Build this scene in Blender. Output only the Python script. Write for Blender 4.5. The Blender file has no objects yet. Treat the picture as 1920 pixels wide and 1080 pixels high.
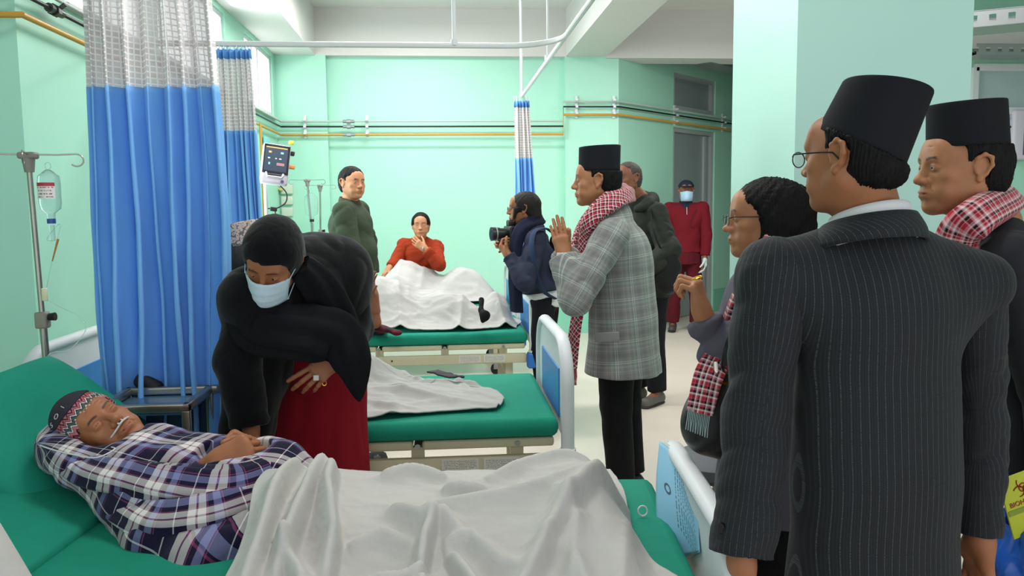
import bpy, math, random
import numpy as np
import openvdb as vdb
from mathutils import Vector, Matrix
random.seed(7); np.random.seed(7)
SC = bpy.context.scene
COL = SC.collection

# ---------------------------------------------------------------- camera
F_PX = 1500.0
YAW, PITCH, ROLL, CAM_H = math.radians(5.03), math.radians(5.71), 0.0108, 1.40
_f = Vector((math.sin(YAW)*math.cos(PITCH), math.cos(YAW)*math.cos(PITCH), -math.sin(PITCH)))
_r0 = Vector((math.cos(YAW), -math.sin(YAW), 0)); _u0 = _r0.cross(_f)
_r = _r0*math.cos(ROLL) - _u0*math.sin(ROLL); _u = _r.cross(_f)
CAMP = Vector((0, 0, CAM_H)); HF = Vector((math.sin(YAW), math.cos(YAW), 0)); HR = _r0.copy()
cam_d = bpy.data.cameras.new('camera'); cam = bpy.data.objects.new('camera', cam_d); COL.objects.link(cam)
cam.matrix_world = Matrix(((_r.x, _u.x, -_f.x, 0), (_r.y, _u.y, -_f.y, 0), (_r.z, _u.z, -_f.z, CAM_H), (0, 0, 0, 1)))
cam_d.lens = 36*F_PX/1920; cam_d.clip_start = 0.05
SC.camera = cam

def ray(px, py): return _f + _r*((px-960)/F_PX) - _u*((py-540)/F_PX)
def at(px, py, d):
    """world point seen at pixel px,py at horizontal forward distance d"""
    v = ray(px, py); return CAMP + v*(d/v.dot(HF))
def atz(px, py, z): v = ray(px, py); return CAMP + v*((z-CAM_H)/v.z)
def atX(px, py, X): v = ray(px, py); return CAMP + v*(X/v.x)
def atY(px, py, Y): v = ray(px, py); return CAMP + v*(Y/v.y)

# ---------------------------------------------------------------- world, lights, exposure
SC.view_settings.view_transform = 'Standard'; SC.view_settings.look = 'None'
SC.view_settings.gamma = 1.0; SC.view_settings.exposure = 0.0; SC.view_settings.use_curve_mapping = False
w = bpy.data.worlds.new('World'); SC.world = w; w.use_nodes = True
w.node_tree.nodes['Background'].inputs[0].default_value = (0.92, 0.97, 1.0, 1)
w.node_tree.nodes['Background'].inputs[1].default_value = 1.25
def area(name, loc, size, sizey, power, color=(1, 1, 1), rot=(0, 0, 0)):
    l = bpy.data.lights.new(name, 'AREA'); l.shape = 'RECTANGLE'; l.size = size; l.size_y = sizey; l.energy = power; l.color = color
    o = bpy.data.objects.new(name, l); o.location = loc; o.rotation_euler = rot; COL.objects.link(o); return o
LIGHTS = [
 area('ceiling_tube_light', (-0.2, 5.4, 3.36), 1.2, 0.3, 50, (1.0, 0.98, 0.95)),
 area('ceiling_tube_light', (-0.2, 7.3, 3.36), 1.2, 0.3, 50, (1.0, 0.98, 0.95)),
 area('ceiling_tube_light', (0.1, 2.6, 3.36), 1.2, 0.3, 36, (1.0, 0.98, 0.95)),
 area('ceiling_tube_light', (2.9, 6.6, 3.2), 1.2, 0.3, 55, (1.0, 0.98, 0.95)),
 area('ceiling_tube_light', (2.6, 3.9, 3.2), 1.2, 0.3, 30, (1.0, 0.98, 0.95)),
 area('window_daylight', (-1.62, 6.2, 2.5), 2.8, 1.0, 60, (0.9, 0.96, 1.0), (0, math.radians(-90), 0)),
]

# ---------------------------------------------------------------- materials
MATS = {}
def lin(c):
    """'#rrggbb' or 0-255 tuple (sRGB) to linear"""
    if isinstance(c, str): c = tuple(int(c[i:i+2], 16) for i in (1, 3, 5))
    return tuple(((x/255)/12.92 if x/255 <= 0.04045 else ((x/255+0.055)/1.055)**2.4) for x in c) + (1.0,)
class NT:
    def __init__(s, name):
        s.m = bpy.data.materials.new(name); s.m.use_nodes = True; s.t = s.m.node_tree
        s.b = s.t.nodes['Principled BSDF']; s.out = s.t.nodes['Material Output']
    def n(s, typ, **kw):
        x = s.t.nodes.new(typ)
        for k, v in kw.items():
            if k.startswith('i_'): x.inputs[k[2:].replace('_', ' ')].default_value = v
            else: setattr(x, k, v)
        return x
    def l(s, a, b): s.t.links.new(a, b)
    def math(s, op, a, b=None, c=None, clamp=False):
        x = s.t.nodes.new('ShaderNodeMath'); x.operation = op; x.use_clamp = clamp
        for i, v in enumerate((a, b, c)):
            if v is None: continue
            if isinstance(v, (int, float)): x.inputs[i].default_value = v
            else: s.l(v, x.inputs[i])
        return x.outputs[0]
    def mix(s, fac, a, b, typ='MIX'):
        x = s.t.nodes.new('ShaderNodeMix'); x.data_type = 'RGBA'; x.blend_type = typ
        for k, v in ((0, fac), (6, a), (7, b)):
            if isinstance(v, (int, float)): x.inputs[k].default_value = v
            elif isinstance(v, tuple): x.inputs[k].default_value = v
            else: s.l(v, x.inputs[k])
        return x.outputs[2]
    def coord(s, kind='Object', scale=(1, 1, 1)):
        if kind == 'pc': o = s.n('ShaderNodeAttribute', attribute_name='pc').outputs['Vector']
        else: o = s.n('ShaderNodeTexCoord').outputs[kind]
        if scale == (1, 1, 1): return o
        m = s.n('ShaderNodeMapping'); m.inputs['Scale'].default_value = scale; s.l(o, m.inputs[0]); return m.outputs[0]
    def noise(s, vec, scale, detail=3, rough=0.55, out=0):
        x = s.n('ShaderNodeTexNoise'); x.inputs['Scale'].default_value = scale; x.inputs['Detail'].default_value = detail
        x.inputs['Roughness'].default_value = rough; s.l(vec, x.inputs['Vector']); return x.outputs[out]
    def bump(s, h, strength=0.3, dist=0.002, prev=None):
        x = s.n('ShaderNodeBump'); x.inputs['Strength'].default_value = strength; x.inputs['Distance'].default_value = dist
        s.l(h, x.inputs['Height'])
        if prev is not None: s.l(prev, x.inputs['Normal'])
        return x.outputs[0]
    def fin(s, color=None, rough=None, normal=None, **kw):
        if color is not None:
            if isinstance(color, tuple): s.b.inputs['Base Color'].default_value = color
            else: s.l(color, s.b.inputs['Base Color'])
        if rough is not None:
            if isinstance(rough, (int, float)): s.b.inputs['Roughness'].default_value = rough
            else: s.l(rough, s.b.inputs['Roughness'])
        if normal is not None: s.l(normal, s.b.inputs['Normal'])
        for k, v in kw.items(): s.b.inputs[k.replace('_', ' ')].default_value = v
        return s.m
def paint(name, c, rough=0.5, var=0.04, nscale=4, bump=0.0, metal=0.0, spec=0.5, bs=60, kind='Object', **kw):
    if name in MATS: return MATS[name]
    t = NT(name); v = t.coord(kind); c = lin(c)
    nz = t.noise(v, nscale, 3)
    d = tuple(max(0, x*(1-var*2.2)) for x in c[:3])+(1,); u = tuple(min(1, x*(1+var*1.4)) for x in c[:3])+(1,)
    col = t.mix(nz, d, u)
    nrm = t.bump(t.noise(v, bs, 4), bump, 0.002) if bump > 0 else None
    MATS[name] = t.fin(col, rough, nrm, Metallic=metal, Specular_IOR_Level=spec, **kw)
    return MATS[name]
def fabric(name, c, rough=0.9, weave=900, wstr=0.25, crease=0.35, cs=14, var=0.06, sheen=0.0, spec=0.2, kind='Object', cscale=(1, 1, 1)):
    """cloth: slight tone variation, weave relief and small creases"""
    if name in MATS: return MATS[name]
    t = NT(name); v = t.coord(kind); c = lin(c)
    nz = t.noise(v, 7, 3)
    d = tuple(x*(1-var*2) for x in c[:3])+(1,); u = tuple(min(1, x*(1+var)) for x in c[:3])+(1,)
    col = t.mix(nz, d, u)
    b = t.bump(t.noise(t.coord(kind, cscale), cs, 3, 0.5), crease, 0.012)
    b = t.bump(t.noise(v, weave, 2), wstr, 0.0008, b)
    MATS[name] = t.fin(col, rough, b, Specular_IOR_Level=spec, Sheen_Weight=sheen)
    return MATS[name]
def skin(name, c, tint='#8a4038', brow='#15100e', rough=0.5):
    if name in MATS: return MATS[name]
    t = NT(name); v = t.coord('Object'); c = lin(c)
    n1 = t.noise(v, 18, 4); n2 = t.noise(v, 90, 3)
    d = (c[0]*0.8, c[1]*0.72, c[2]*0.68, 1); u = (min(1, c[0]*1.12), min(1, c[1]*1.12), min(1, c[2]*1.1), 1)
    col = t.mix(n1, d, u)
    a = t.n('ShaderNodeAttribute', attribute_name='ht'); sp = t.n('ShaderNodeSeparateColor'); t.l(a.outputs['Color'], sp.inputs[0])
    col = t.mix(sp.outputs[0], col, lin(tint)); col = t.mix(sp.outputs[1], col, lin(brow))
    b = t.bump(n2, 0.12, 0.002); b = t.bump(t.noise(v, 420, 2), 0.12, 0.0006, b)
    MATS[name] = t.fin(col, rough, b, Subsurface_Weight=0.06, Subsurface_Scale=0.006, Specular_IOR_Level=0.35)
    return MATS[name]
def hairmat(name, c, rough=0.6):
    if name in MATS: return MATS[name]
    t = NT(name); v = t.coord('Object', (160, 160, 14)); c = lin(c)
    nz = t.noise(v, 1.0, 4, 0.7)
    col = t.mix(nz, tuple(x*0.55 for x in c[:3])+(1,), tuple(min(1, x*1.5) for x in c[:3])+(1,))
    MATS[name] = t.fin(col, rough, t.bump(nz, 0.7, 0.003), Specular_IOR_Level=0.18)
    return MATS[name]
def bands(t, x, period, spans):
    """mask that is 1 where frac(x/period) lies inside one of the spans"""
    fr = t.math('FRACT', t.math('DIVIDE', x, period)); r = None
    for a, b in spans:
        q = t.math('MULTIPLY', t.math('GREATER_THAN', fr, a), t.math('LESS_THAN', fr, b))
        r = q if r is None else t.math('MAXIMUM', r, q)
    return r
def plaid(name, base, period, warps, wefts=None, rough=0.9, kind='pc', rot=0.0, crease=0.3, warp=0.0, axes=(0, 1)):
    """woven check: colour bands along both axes of the cloth, mixed half and half like thread"""
    if name in MATS: return MATS[name]
    t = NT(name); v = t.coord(kind)
    if rot:
        m = t.n('ShaderNodeMapping'); m.inputs['Rotation'].default_value = (0, 0, rot); t.l(v, m.inputs[0]); v = m.outputs[0]
    if warp:
        nz = t.noise(v, 6, 2, out=1); va = t.n('ShaderNodeVectorMath', operation='MULTIPLY_ADD'); t.l(nz, va.inputs[0])
        va.inputs[1].default_value = (warp,)*3; t.l(v, va.inputs[2]); v = va.outputs[0]
    s = t.n('ShaderNodeSeparateXYZ'); t.l(v, s.inputs[0])
    def axis(x, ws):
        col = lin(base)
        for c, spans in ws: col = t.mix(bands(t, x, period, spans), col, lin(c))
        return col
    a = axis(s.outputs[axes[0]], warps); b = axis(s.outputs[axes[1]], wefts or warps)
    col = t.mix(0.5, a, b)
    bp = t.bump(t.noise(v, 14, 3), crease, 0.01); bp = t.bump(t.noise(v, 700, 2), 0.3, 0.001, bp)
    MATS[name] = t.fin(col, rough, bp, Specular_IOR_Level=0.15, Sheen_Weight=0.1)
    return MATS[name]

# ---------------------------------------------------------------- objects
def tag(o, label=None, cat=None, group=None, kind=None):
    if label: o['label'] = label
    if cat: o['category'] = cat
    if group: o['group'] = group
    if kind: o['kind'] = kind
    return o
def thing(name, label, cat, loc=(0, 0, 0), rz=0.0, group=None):
    o = bpy.data.objects.new(name, None); COL.objects.link(o); o.empty_display_size = 0.1
    o.location = loc; o.rotation_euler = (0, 0, rz); return tag(o, label, cat, group)
def link(name, me, mats, parent=None, smooth=True, world=True):
    """world=True: vertices are in world coordinates and the object keeps them under its parent"""
    o = bpy.data.objects.new(name, me); COL.objects.link(o)
    for m in (mats if isinstance(mats, (list, tuple)) else [mats]): me.materials.append(m)
    if smooth and len(me.polygons): me.polygons.foreach_set('use_smooth', np.ones(len(me.polygons), bool))
    if parent is not None:
        o.parent = parent
        if world: o.matrix_parent_inverse = wm(parent).inverted()
    return o
def wm(o):
    m = Matrix.LocRotScale(o.location, o.rotation_euler, o.scale)
    return (wm(o.parent) @ o.matrix_parent_inverse @ m) if o.parent else m
class MB:
    """collects boxes, prisms and tubes into one mesh"""
    def __init__(s): s.v = []; s.f = []; s.fm = []; s.uv = []
    def add(s, vs, fs, mi=0):
        o = len(s.v); s.v += [tuple(v) for v in vs]; s.f += [tuple(i+o for i in f) for f in fs]; s.fm += [mi]*len(fs); return s
    def box(s, c, size, rot=None, mi=0, bev=0.0):
        c = Vector(c); hx, hy, hz = (size[0]/2, size[1]/2, size[2]/2)
        R = rot if rot is not None else Matrix.Identity(3)
        if bev <= 0:
            vs = [c + R @ Vector((x*hx, y*hy, z*hz)) for z in (-1, 1) for y in (-1, 1) for x in (-1, 1)]
            return s.add(vs, [(0, 2, 3, 1), (4, 5, 7, 6), (0, 1, 5, 4), (2, 6, 7, 3), (0, 4, 6, 2), (1, 3, 7, 5)], mi)
        b = min(bev, hx*0.98, hy*0.98, hz*0.98)
        prof = [(-hz, b*0.0 + 1), ]
        rings = []
        def ring(z, ins):
            pts = []
            for cx, cy, a0 in ((hx-b, hy-b, 0), (-hx+b, hy-b, 90), (-hx+b, -hy+b, 180), (hx-b, -hy+b, 270)):
                for k in range(4):
                    a = math.radians(a0 + 30*k); pts.append((cx + (b-ins)*math.cos(a), cy + (b-ins)*math.sin(a), z))
            return pts
        for z, ins in ((-hz, b), (-hz+b*0.13, b*0.5), (-hz+b*0.5, b*0.13), (-hz+b, 0), (hz-b, 0), (hz-b*0.5, b*0.13), (hz-b*0.13, b*0.5), (hz, b)): rings.append(ring(z, ins))
        vs = [c + R @ Vector(p) for r_ in rings for p in r_]; n = 16
        fs = [tuple(reversed(range(n)))] + [(i*n+j, i*n+(j+1) % n, (i+1)*n+(j+1) % n, (i+1)*n+j) for i in range(7) for j in range(n)] + [tuple(range(7*n, 8*n))]
        return s.add(vs, fs, mi)
    def tube(s, path, rad, n=10, closed=False, mi=0, flat=None, caps=True, up=None):
        P = [Vector(p) for p in path]; m = len(P)
        rads = rad if isinstance(rad, (list, tuple)) else [rad]*m
        vs = []; prev = None
        for i, p in enumerate(P):
            if closed: t = P[(i+1) % m] - P[i-1]
            else: t = P[min(i+1, m-1)] - P[max(i-1, 0)]
            t.normalize()
            ref = Vector(up) if up is not None else prev
            if ref is None: ref = Vector((0, 0, 1)) if abs(t.z) < 0.9 else Vector((1, 0, 0))
            a = (ref - t*ref.dot(t)); a = a.normalized() if a.length > 1e-6 else t.orthogonal().normalized()
            prev = a; b = t.cross(a)
            ra, rb = (rads[i] if isinstance(rads[i], (tuple, list)) else (rads[i], rads[i]*(flat or 1)))
            for k in range(n):
                q = 2*math.pi*k/n; vs.append(p + a*(ra*math.cos(q)) + b*(rb*math.sin(q)))
        fs = []
        for i in range(m if closed else m-1):
            j = (i+1) % m
            for k in range(n): fs.append((i*n+k, i*n+(k+1) % n, j*n+(k+1) % n, j*n+k))
        if caps and not closed: fs += [tuple(reversed(range(n))), tuple(range((m-1)*n, m*n))]
        return s.add(vs, fs, mi)
    def cyl(s, a, b, r, r2=None, n=16, mi=0): return s.tube([a, b], [r, r if r2 is None else r2], n=n, mi=mi)
    def poly(s, pts, off, mi=0):
        """closed outline extruded by the vector off"""
        P = [Vector(p) for p in pts]; off = Vector(off); n = len(P)
        return s.add(P + [p+off for p in P], [tuple(range(n)), tuple(reversed(range(n, 2*n)))] + [(i, n+i, n+(i+1) % n, (i+1) % n)[::-1] if False else (i, (i+1) % n, n+(i+1) % n, n+i)[::-1] for i in range(n)], mi)
    def build(s, name, mats, parent=None, smooth=False, world=True, auto=True):
        me = bpy.data.meshes.new(name); me.from_pydata(s.v, [], s.f)
        if any(s.fm): me.polygons.foreach_set('material_index', s.fm)
        o = link(name, me, mats, parent, smooth, world)
        import bmesh
        bm = bmesh.new(); bm.from_mesh(me); bmesh.ops.recalc_face_normals(bm, faces=bm.faces[:])
        if smooth and auto:
            for e in bm.edges:
                if len(e.link_faces) == 2 and e.calc_face_angle(0) > 0.7: e.smooth = False
        bm.to_mesh(me); bm.free(); return o
def mesh_np(name, V, Q, mats, parent=None, attrs=None, smooth=True, world=True):
    me = bpy.data.meshes.new(name); V = np.asarray(V, np.float32); Q = np.asarray(Q, np.int32)
    me.vertices.add(len(V)); me.vertices.foreach_set('co', V.ravel())
    k = Q.shape[1]; me.loops.add(Q.size); me.loops.foreach_set('vertex_index', Q.ravel())
    me.polygons.add(len(Q)); me.polygons.foreach_set('loop_start', np.arange(0, Q.size, k, dtype=np.int32))
    try: me.polygons.foreach_set('loop_total', np.full(len(Q), k, np.int32))
    except Exception: pass
    me.update(calc_edges=True); me.validate()
    if attrs:
        for an, (typ, arr) in attrs.items():
            a = me.attributes.new(an, typ, 'POINT')
            a.data.foreach_set('vector' if typ == 'FLOAT_VECTOR' else 'color' if typ == 'FLOAT_COLOR' else 'value', np.asarray(arr, np.float32).ravel())
    return link(name, me, mats, parent, smooth, world)
def grid(name, P, mats, parent=None, thick=0.0, pc=None, closed_u=False, world=True):
    """P: (m,n,3) array of points -> quad sheet, with real thickness if asked"""
    P = np.asarray(P, np.float32); m, n = P.shape[:2]
    iu = np.arange(m); jv = np.arange(n-1)
    def quads(off, flip):
        i = np.arange(m if closed_u else m-1); I, J = np.meshgrid(i, jv, indexing='ij'); I2 = (I+1) % m
        q = np.stack([I*n+J, I2*n+J, I2*n+J+1, I*n+J+1], -1).reshape(-1, 4)+off
        return q[:, ::-1] if flip else q
    if pc is None:
        L = np.zeros((m, n, 3), np.float32)
        L[1:, :, 0] = np.cumsum(np.linalg.norm(np.diff(P, axis=0), axis=2), 0); L[:, 1:, 1] = np.cumsum(np.linalg.norm(np.diff(P, axis=1), axis=2), 1); pc = L
    if thick <= 0:
        return mesh_np(name, P.reshape(-1, 3), quads(0, False), mats, parent, {'pc': ('FLOAT_VECTOR', pc)}, world=world)
    du = np.gradient(P, axis=0); dv = np.gradient(P, axis=1)
    if closed_u: du = (np.roll(P, -1, 0)-np.roll(P, 1, 0))
    N = np.cross(du, dv); N /= np.linalg.norm(N, axis=2, keepdims=True)+1e-9
    A = P + N*thick/2; B = P - N*thick/2; V = np.concatenate([A.reshape(-1, 3), B.reshape(-1, 3)]); o = m*n
    Q = [quads(0, False), quads(o, True)]
    def rim(ids):
        ids = np.asarray(ids); a, b = ids[:-1], ids[1:]; return np.stack([a, a+o, b+o, b], -1)
    Q.append(rim([i*n for i in range(m)] + ([0] if closed_u else []))); Q.append(rim([i*n+n-1 for i in range(m)] + ([n-1] if closed_u else []))[:, ::-1])
    if not closed_u: Q.append(rim(list(range(n)))[:, ::-1]); Q.append(rim([(m-1)*n+j for j in range(n)]))
    return mesh_np(name, V, np.concatenate(Q), mats, parent, {'pc': ('FLOAT_VECTOR', np.concatenate([pc.reshape(-1, 3)]*2))}, world=world)

# ---------------------------------------------------------------- implicit surfaces (for bodies and clothes)
def A3(v): return np.array(v, np.float32)
class SDF:
    def __init__(s): s.p = []
    def _add(s, fn, lo, hi, k, op): s.p.append((fn, A3(lo), A3(hi), k, op)); return s
    def cap(s, a, b, ra, rb=None, k=0.02, n=None, f=1.0, op='u'):
        """tapered limb from a to b; n,f: cross-section squashed to f along n"""
        a = A3(a); b = A3(b); rb = ra if rb is None else rb
        R = max(ra, rb); nn = None if n is None else A3(n)/np.linalg.norm(A3(n))
        def tr(q): return q if nn is None else q + (q@nn)[..., None]*nn*(1/f-1)
        a2 = tr(a[None])[0]; b2 = tr(b[None])[0]; ab = b2-a2; L = float(ab@ab)+1e-9
        def fn(P):
            q = tr(P) - a2; h = np.clip((q@ab)/L, 0, 1)
            return (np.linalg.norm(q - h[..., None]*ab, axis=-1) - (ra+(rb-ra)*h))*(min(1, f)*0.4+0.6*1 if f < 1 else 1)
        return s._add(fn, np.minimum(a, b)-R*max(1, f), np.maximum(a, b)+R*max(1, f), k, op)
    def ell(s, c, r, M=None, k=0.02, op='u'):
        c = A3(c); r = A3(r); M = np.eye(3, dtype=np.float32) if M is None else np.array(M, np.float32)
        def fn(P):
            q = (P-c)@M; k0 = np.linalg.norm(q/r, axis=-1); k1 = np.linalg.norm(q/(r*r), axis=-1)+1e-9
            return k0*(k0-1)/k1
        ext = np.sqrt(((M*r)**2).sum(1)); return s._add(fn, c-ext, c+ext, k, op)
    def box(s, c, h, M=None, rad=0.0, k=0.005, op='u'):
        c = A3(c); h = A3(h); M = np.eye(3, dtype=np.float32) if M is None else np.array(M, np.float32)
        def fn(P):
            q = np.abs((P-c)@M)-(h-rad); return np.linalg.norm(np.maximum(q, 0), axis=-1)+np.minimum(q.max(-1), 0)-rad
        ext = np.abs(M*h).sum(1); return s._add(fn, c-ext, c+ext, k, op)
    def plane(s, p, n, k=0.003):
        """cut away the side the normal points to"""
        p = A3(p); n = A3(n)/np.linalg.norm(A3(n))
        return s._add(lambda P: -((P-p)@n), A3((-99,)*3), A3((99,)*3), k, 's')
    def mesh(s, h, pad=0.02):
        us = [q for q in s.p if q[4] == 'u']
        lo = np.min([q[1] for q in us], 0)-pad-h*2; hi = np.max([q[2] for q in us], 0)+pad+h*2
        dim = np.ceil((hi-lo)/h).astype(int)+1; D = np.full(dim, 0.06, np.float32)
        ax = [lo[i]+h*np.arange(dim[i], dtype=np.float32) for i in range(3)]
        for fn, a, b, k, op in s.p:
            m = k + 3*h + (0.012 if op == 'u' else 0.0)
            i0 = np.clip(np.floor((a-m-lo)/h).astype(int), 0, dim-1); i1 = np.clip(np.ceil((b+m-lo)/h).astype(int)+1, 1, dim)
            if (i1 <= i0).any(): continue
            sl = tuple(slice(i0[j], i1[j]) for j in range(3))
            P = np.stack(np.meshgrid(ax[0][sl[0]], ax[1][sl[1]], ax[2][sl[2]], indexing='ij'), -1).astype(np.float32)
            d = fn(P).astype(np.float32); e = D[sl]
            if op == 's': d = -d; q = np.maximum(k-np.abs(e-d), 0)/max(k, 1e-6); D[sl] = np.maximum(e, d)+q*q*k*0.25
            else: q = np.maximum(k-np.abs(e-d), 0)/max(k, 1e-6); D[sl] = np.minimum(e, d)-q*q*k*0.25
        g = vdb.FloatGrid(0.06); g.copyFromArray(np.ascontiguousarray(D)); g.transform = vdb.createLinearTransform(1.0)
        pts, quads = g.convertToQuads(0.0)
        return pts.astype(np.float32)*h+lo, quads[:, ::-1].astype(np.int32)
def vnormals(V, Q):
    n = np.cross(V[Q[:, 2]]-V[Q[:, 0]], V[Q[:, 3]]-V[Q[:, 1]]); N = np.zeros_like(V)
    for i in range(4): np.add.at(N, Q[:, i], n)
    return N/(np.linalg.norm(N, axis=1, keepdims=True)+1e-12)
def wav(V, k, ph=0.0, warp=0.6):
    """smooth pseudo-noise in -1..1; k: frequency per axis (radians per metre)"""
    x, y, z = V[:, 0]*k[0], V[:, 1]*k[1], V[:, 2]*k[2]
    a = np.sin(y*0.9+z*1.1+ph)*warp; b = np.sin(x*1.2-z*0.7+1.7+ph)*warp; c = np.sin(x*0.8+y*1.3+3.1+ph)*warp
    return (np.sin(x*1.0+y*0.55+a*2+ph)+np.sin(y*1.1+z*0.8+b*2+ph*1.3)+np.sin(z*1.2-x*0.6+c*2+ph*0.7))/3
def wrinkle(V, Q, amt, k, ph=0.0):
    """fine ridges displaced along the normals: real cloth folds"""
    N = vnormals(V, Q); s = wav(V, k, ph); r = 1-np.abs(s)*2.2; r = np.clip(r, -0.4, 1)
    m = 0.5+0.5*wav(V, tuple(x*0.45 for x in k), ph+2)
    return V + N*(amt*(r*m))[:, None]
def rot_to(z, x=None):
    """3x3 (columns = local axes) whose z is z and whose x is near x"""
    z = Vector(z).normalized(); x = Vector(x) if x is not None else (Vector((1, 0, 0)) if abs(z.x) < 0.9 else Vector((0, 1, 0)))
    y = z.cross(x).normalized(); x = y.cross(z); return Matrix((x, y, z)).transposed()
def smoothpath(pts, n):
    """Catmull-Rom through pts"""
    P = [Vector(p) for p in pts]; out = []; m = len(P)-1
    for i in range(n):
        t = i/(n-1)*m; k = min(int(t), m-1); u = t-k
        a, b, c, d = P[max(k-1, 0)], P[k], P[k+1], P[min(k+2, m)]
        out.append(0.5*((2*b)+(c-a)*u+(2*a-5*b+4*c-d)*u*u+(3*b-a-3*c+d)*u*u*u))
    return out
# ---------------------------------------------------------------- people
def nv(v): v = np.array(v, np.float32); return v/(np.linalg.norm(v)+1e-9)
def basis(fwd, up):
    """columns: the person's right, forward, up"""
    f = nv(fwd); u = nv(up); r = nv(np.cross(f, u)); u = np.cross(r, f) if abs(f@u) < 0.99 else u
    return np.stack([r, f, u], 1)
def sk(J, k): return A3(J[k])
class Human:
    """joints in world space -> one continuous body mesh, with hair and garments as children"""
    def __init__(s, label, base, h=0.006, group=None, name='person'):
        s.root = thing(name, label, 'person', base, 0, group); s.h = h; s.J = {}; s.hands = []; s.W = 1.0; s.face = {}
        s.skin = None
    def stand(s, base, fwd, H=1.68, W=1.0, lean=0.0, side=0.0, twist=0.0, head_fwd=None, head_up=None, feet=0.09, shoulders=1.0):
        """base: point on the floor between the feet; lean: forward bend of the spine in radians"""
        J = s.J; s.W = W; s.H = H; f = nv((fwd[0], fwd[1], 0)); u = A3((0, 0, 1)); r = np.cross(f, u); b = A3(base); s.f, s.r = f, r
        bend = nv(u*math.cos(lean)+f*math.sin(lean)+r*side); f2 = nv(f*math.cos(lean)-u*math.sin(lean)); s.f2 = f2
        J['pelvis'] = b+u*0.53*H; J['waist'] = J['pelvis']+bend*0.09*H; J['chest'] = J['pelvis']+bend*0.20*H; J['neck'] = J['pelvis']+bend*0.302*H
        r2 = nv(r*math.cos(twist)+f2*math.sin(twist)); s.r2 = r2; s.bend = bend
        for n, q in (('r', 1), ('l', -1)):
            J['sh'+n] = J['neck']+r2*q*0.108*H*shoulders-bend*0.014*H; J['hip'+n] = J['pelvis']+r*q*0.046*H
            J['kn'+n] = b+r*q*(feet*0.9)+u*0.275*H+f*0.012; J['an'+n] = b+r*q*feet+u*0.045*H-f*0.02
            J['toe'+n] = J['an'+n]+f*0.13*H/1.7-u*0.035+r*q*0.02
            J['el'+n] = J['sh'+n]+r2*q*0.035-u*0.175*H; J['wr'+n] = J['el'+n]-u*0.145*H+f*0.03
        hf = nv(head_fwd) if head_fwd is not None else f2; hu = nv(head_up) if head_up is not None else nv(u*0.6+bend*0.4)
        s.Hm = basis(hf, hu); s.hs = H/1.70
        s.hc = J['neck']+bend*0.024*H+s.Hm[:, 2]*0.076*H+s.Hm[:, 1]*0.012*H
        return s
    def arm(s, n, wr, hint, el=None, l1=0.178, l2=0.15):
        """two-bone reach: elbow found from the wrist target and a hint direction"""
        J = s.J; a = J['sh'+n]; wr = A3(wr); L1, L2 = l1*s.H, l2*s.H; d = wr-a; D = float(np.linalg.norm(d))
        if D > (L1+L2)*0.995: wr = a+d/D*(L1+L2)*0.995; d = wr-a; D = float(np.linalg.norm(d))
        x = (L1*L1-L2*L2+D*D)/(2*D); y = math.sqrt(max(L1*L1-x*x, 0)); e = nv(d); hh = A3(hint); hh = nv(hh-e*(hh@e))
        J['el'+n] = A3(el) if el is not None else a+e*x+hh*y; J['wr'+n] = wr; return s
    def hp(s, x, y, z): return s.hc + s.Hm @ (A3((x, y, z))*s.hs)
    # ---- head
    def head(s, S, closed=False, wide=1.0, jaw=1.0, nose=1.0, age=0.0, ears=True, brow=1.0):
        P = s.hp; q = s.hs; M = s.Hm
        E = lambda c, r, k=0.02, op='u', MM=None: S.ell(P(*c), A3(r)*q, M if MM is None else MM, k*q, op)
        C = lambda a, b, ra, rb=None, k=0.02, op='u', n=None, f=1: S.cap(P(*a), P(*b), ra*q, (ra if rb is None else rb)*q, k*q, None if n is None else M@A3(n), f, op)
        w = wide
        E((0, -0.014, 0.028), (0.074*w, 0.094, 0.086), 0.01); E((0, 0.022, 0.0), (0.064*w, 0.066, 0.085), 0.03)
        E((0, 0.034, -0.052), (0.052*w*jaw, 0.048, 0.052), 0.03)
        for x in (-1, 1):
            C((x*0.054*w*jaw, -0.005, -0.045), (x*0.02, 0.062, -0.09), 0.019, 0.016, 0.03); E((x*0.04*w, 0.058, -0.018), (0.024, 0.02, 0.02), 0.02)
            E((x*0.036, 0.062, -0.055), (0.02, 0.018, 0.02), 0.02)
        E((0, 0.071, -0.094), (0.022, 0.02, 0.018), 0.02)
        C((-0.036, 0.078, 0.024), (0.036, 0.078, 0.024), 0.0105*brow, None, 0.016)
        E((0, 0.066, 0.05), (0.05, 0.022, 0.034), 0.03)
        for x in (-1, 1): E((x*0.031, 0.099, 0.004), (0.019, 0.013, 0.0125), 0.012, 's')
        for x in (-1, 1): E((x*0.031, 0.0785, 0.005), (0.0165, 0.0125, 0.0115 if closed else 0.0118), 0.004)
        if not closed:
            for x in (-1, 1): E((x*0.031, 0.0945, 0.0042), (0.0115, 0.0075, 0.0042), 0.002, 's')
        else:
            for x in (-1, 1): C((x*0.018, 0.0915, -0.001), (x*0.045, 0.087, -0.001), 0.0016, None, 0.002, 's')
        C((0, 0.087, 0.016), (0, 0.104*nose+0.0, -0.022), 0.0072, 0.0105, 0.012); E((0, 0.107, -0.027), (0.0125*nose, 0.0125, 0.0105), 0.008)
        for x in (-1, 1): E((x*0.0135*nose, 0.096, -0.03), (0.0085, 0.011, 0.0085), 0.006); E((x*0.007, 0.105, -0.038), (0.0036, 0.005, 0.003), 0.003, 's')
        E((0, 0.087, -0.06), (0.024, 0.012, 0.017), 0.016)
        E((0, 0.0955, -0.0565), (0.021, 0.0062, 0.0050), 0.006); E((0, 0.094, -0.0665), (0.018, 0.0068, 0.0058), 0.006)
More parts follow.
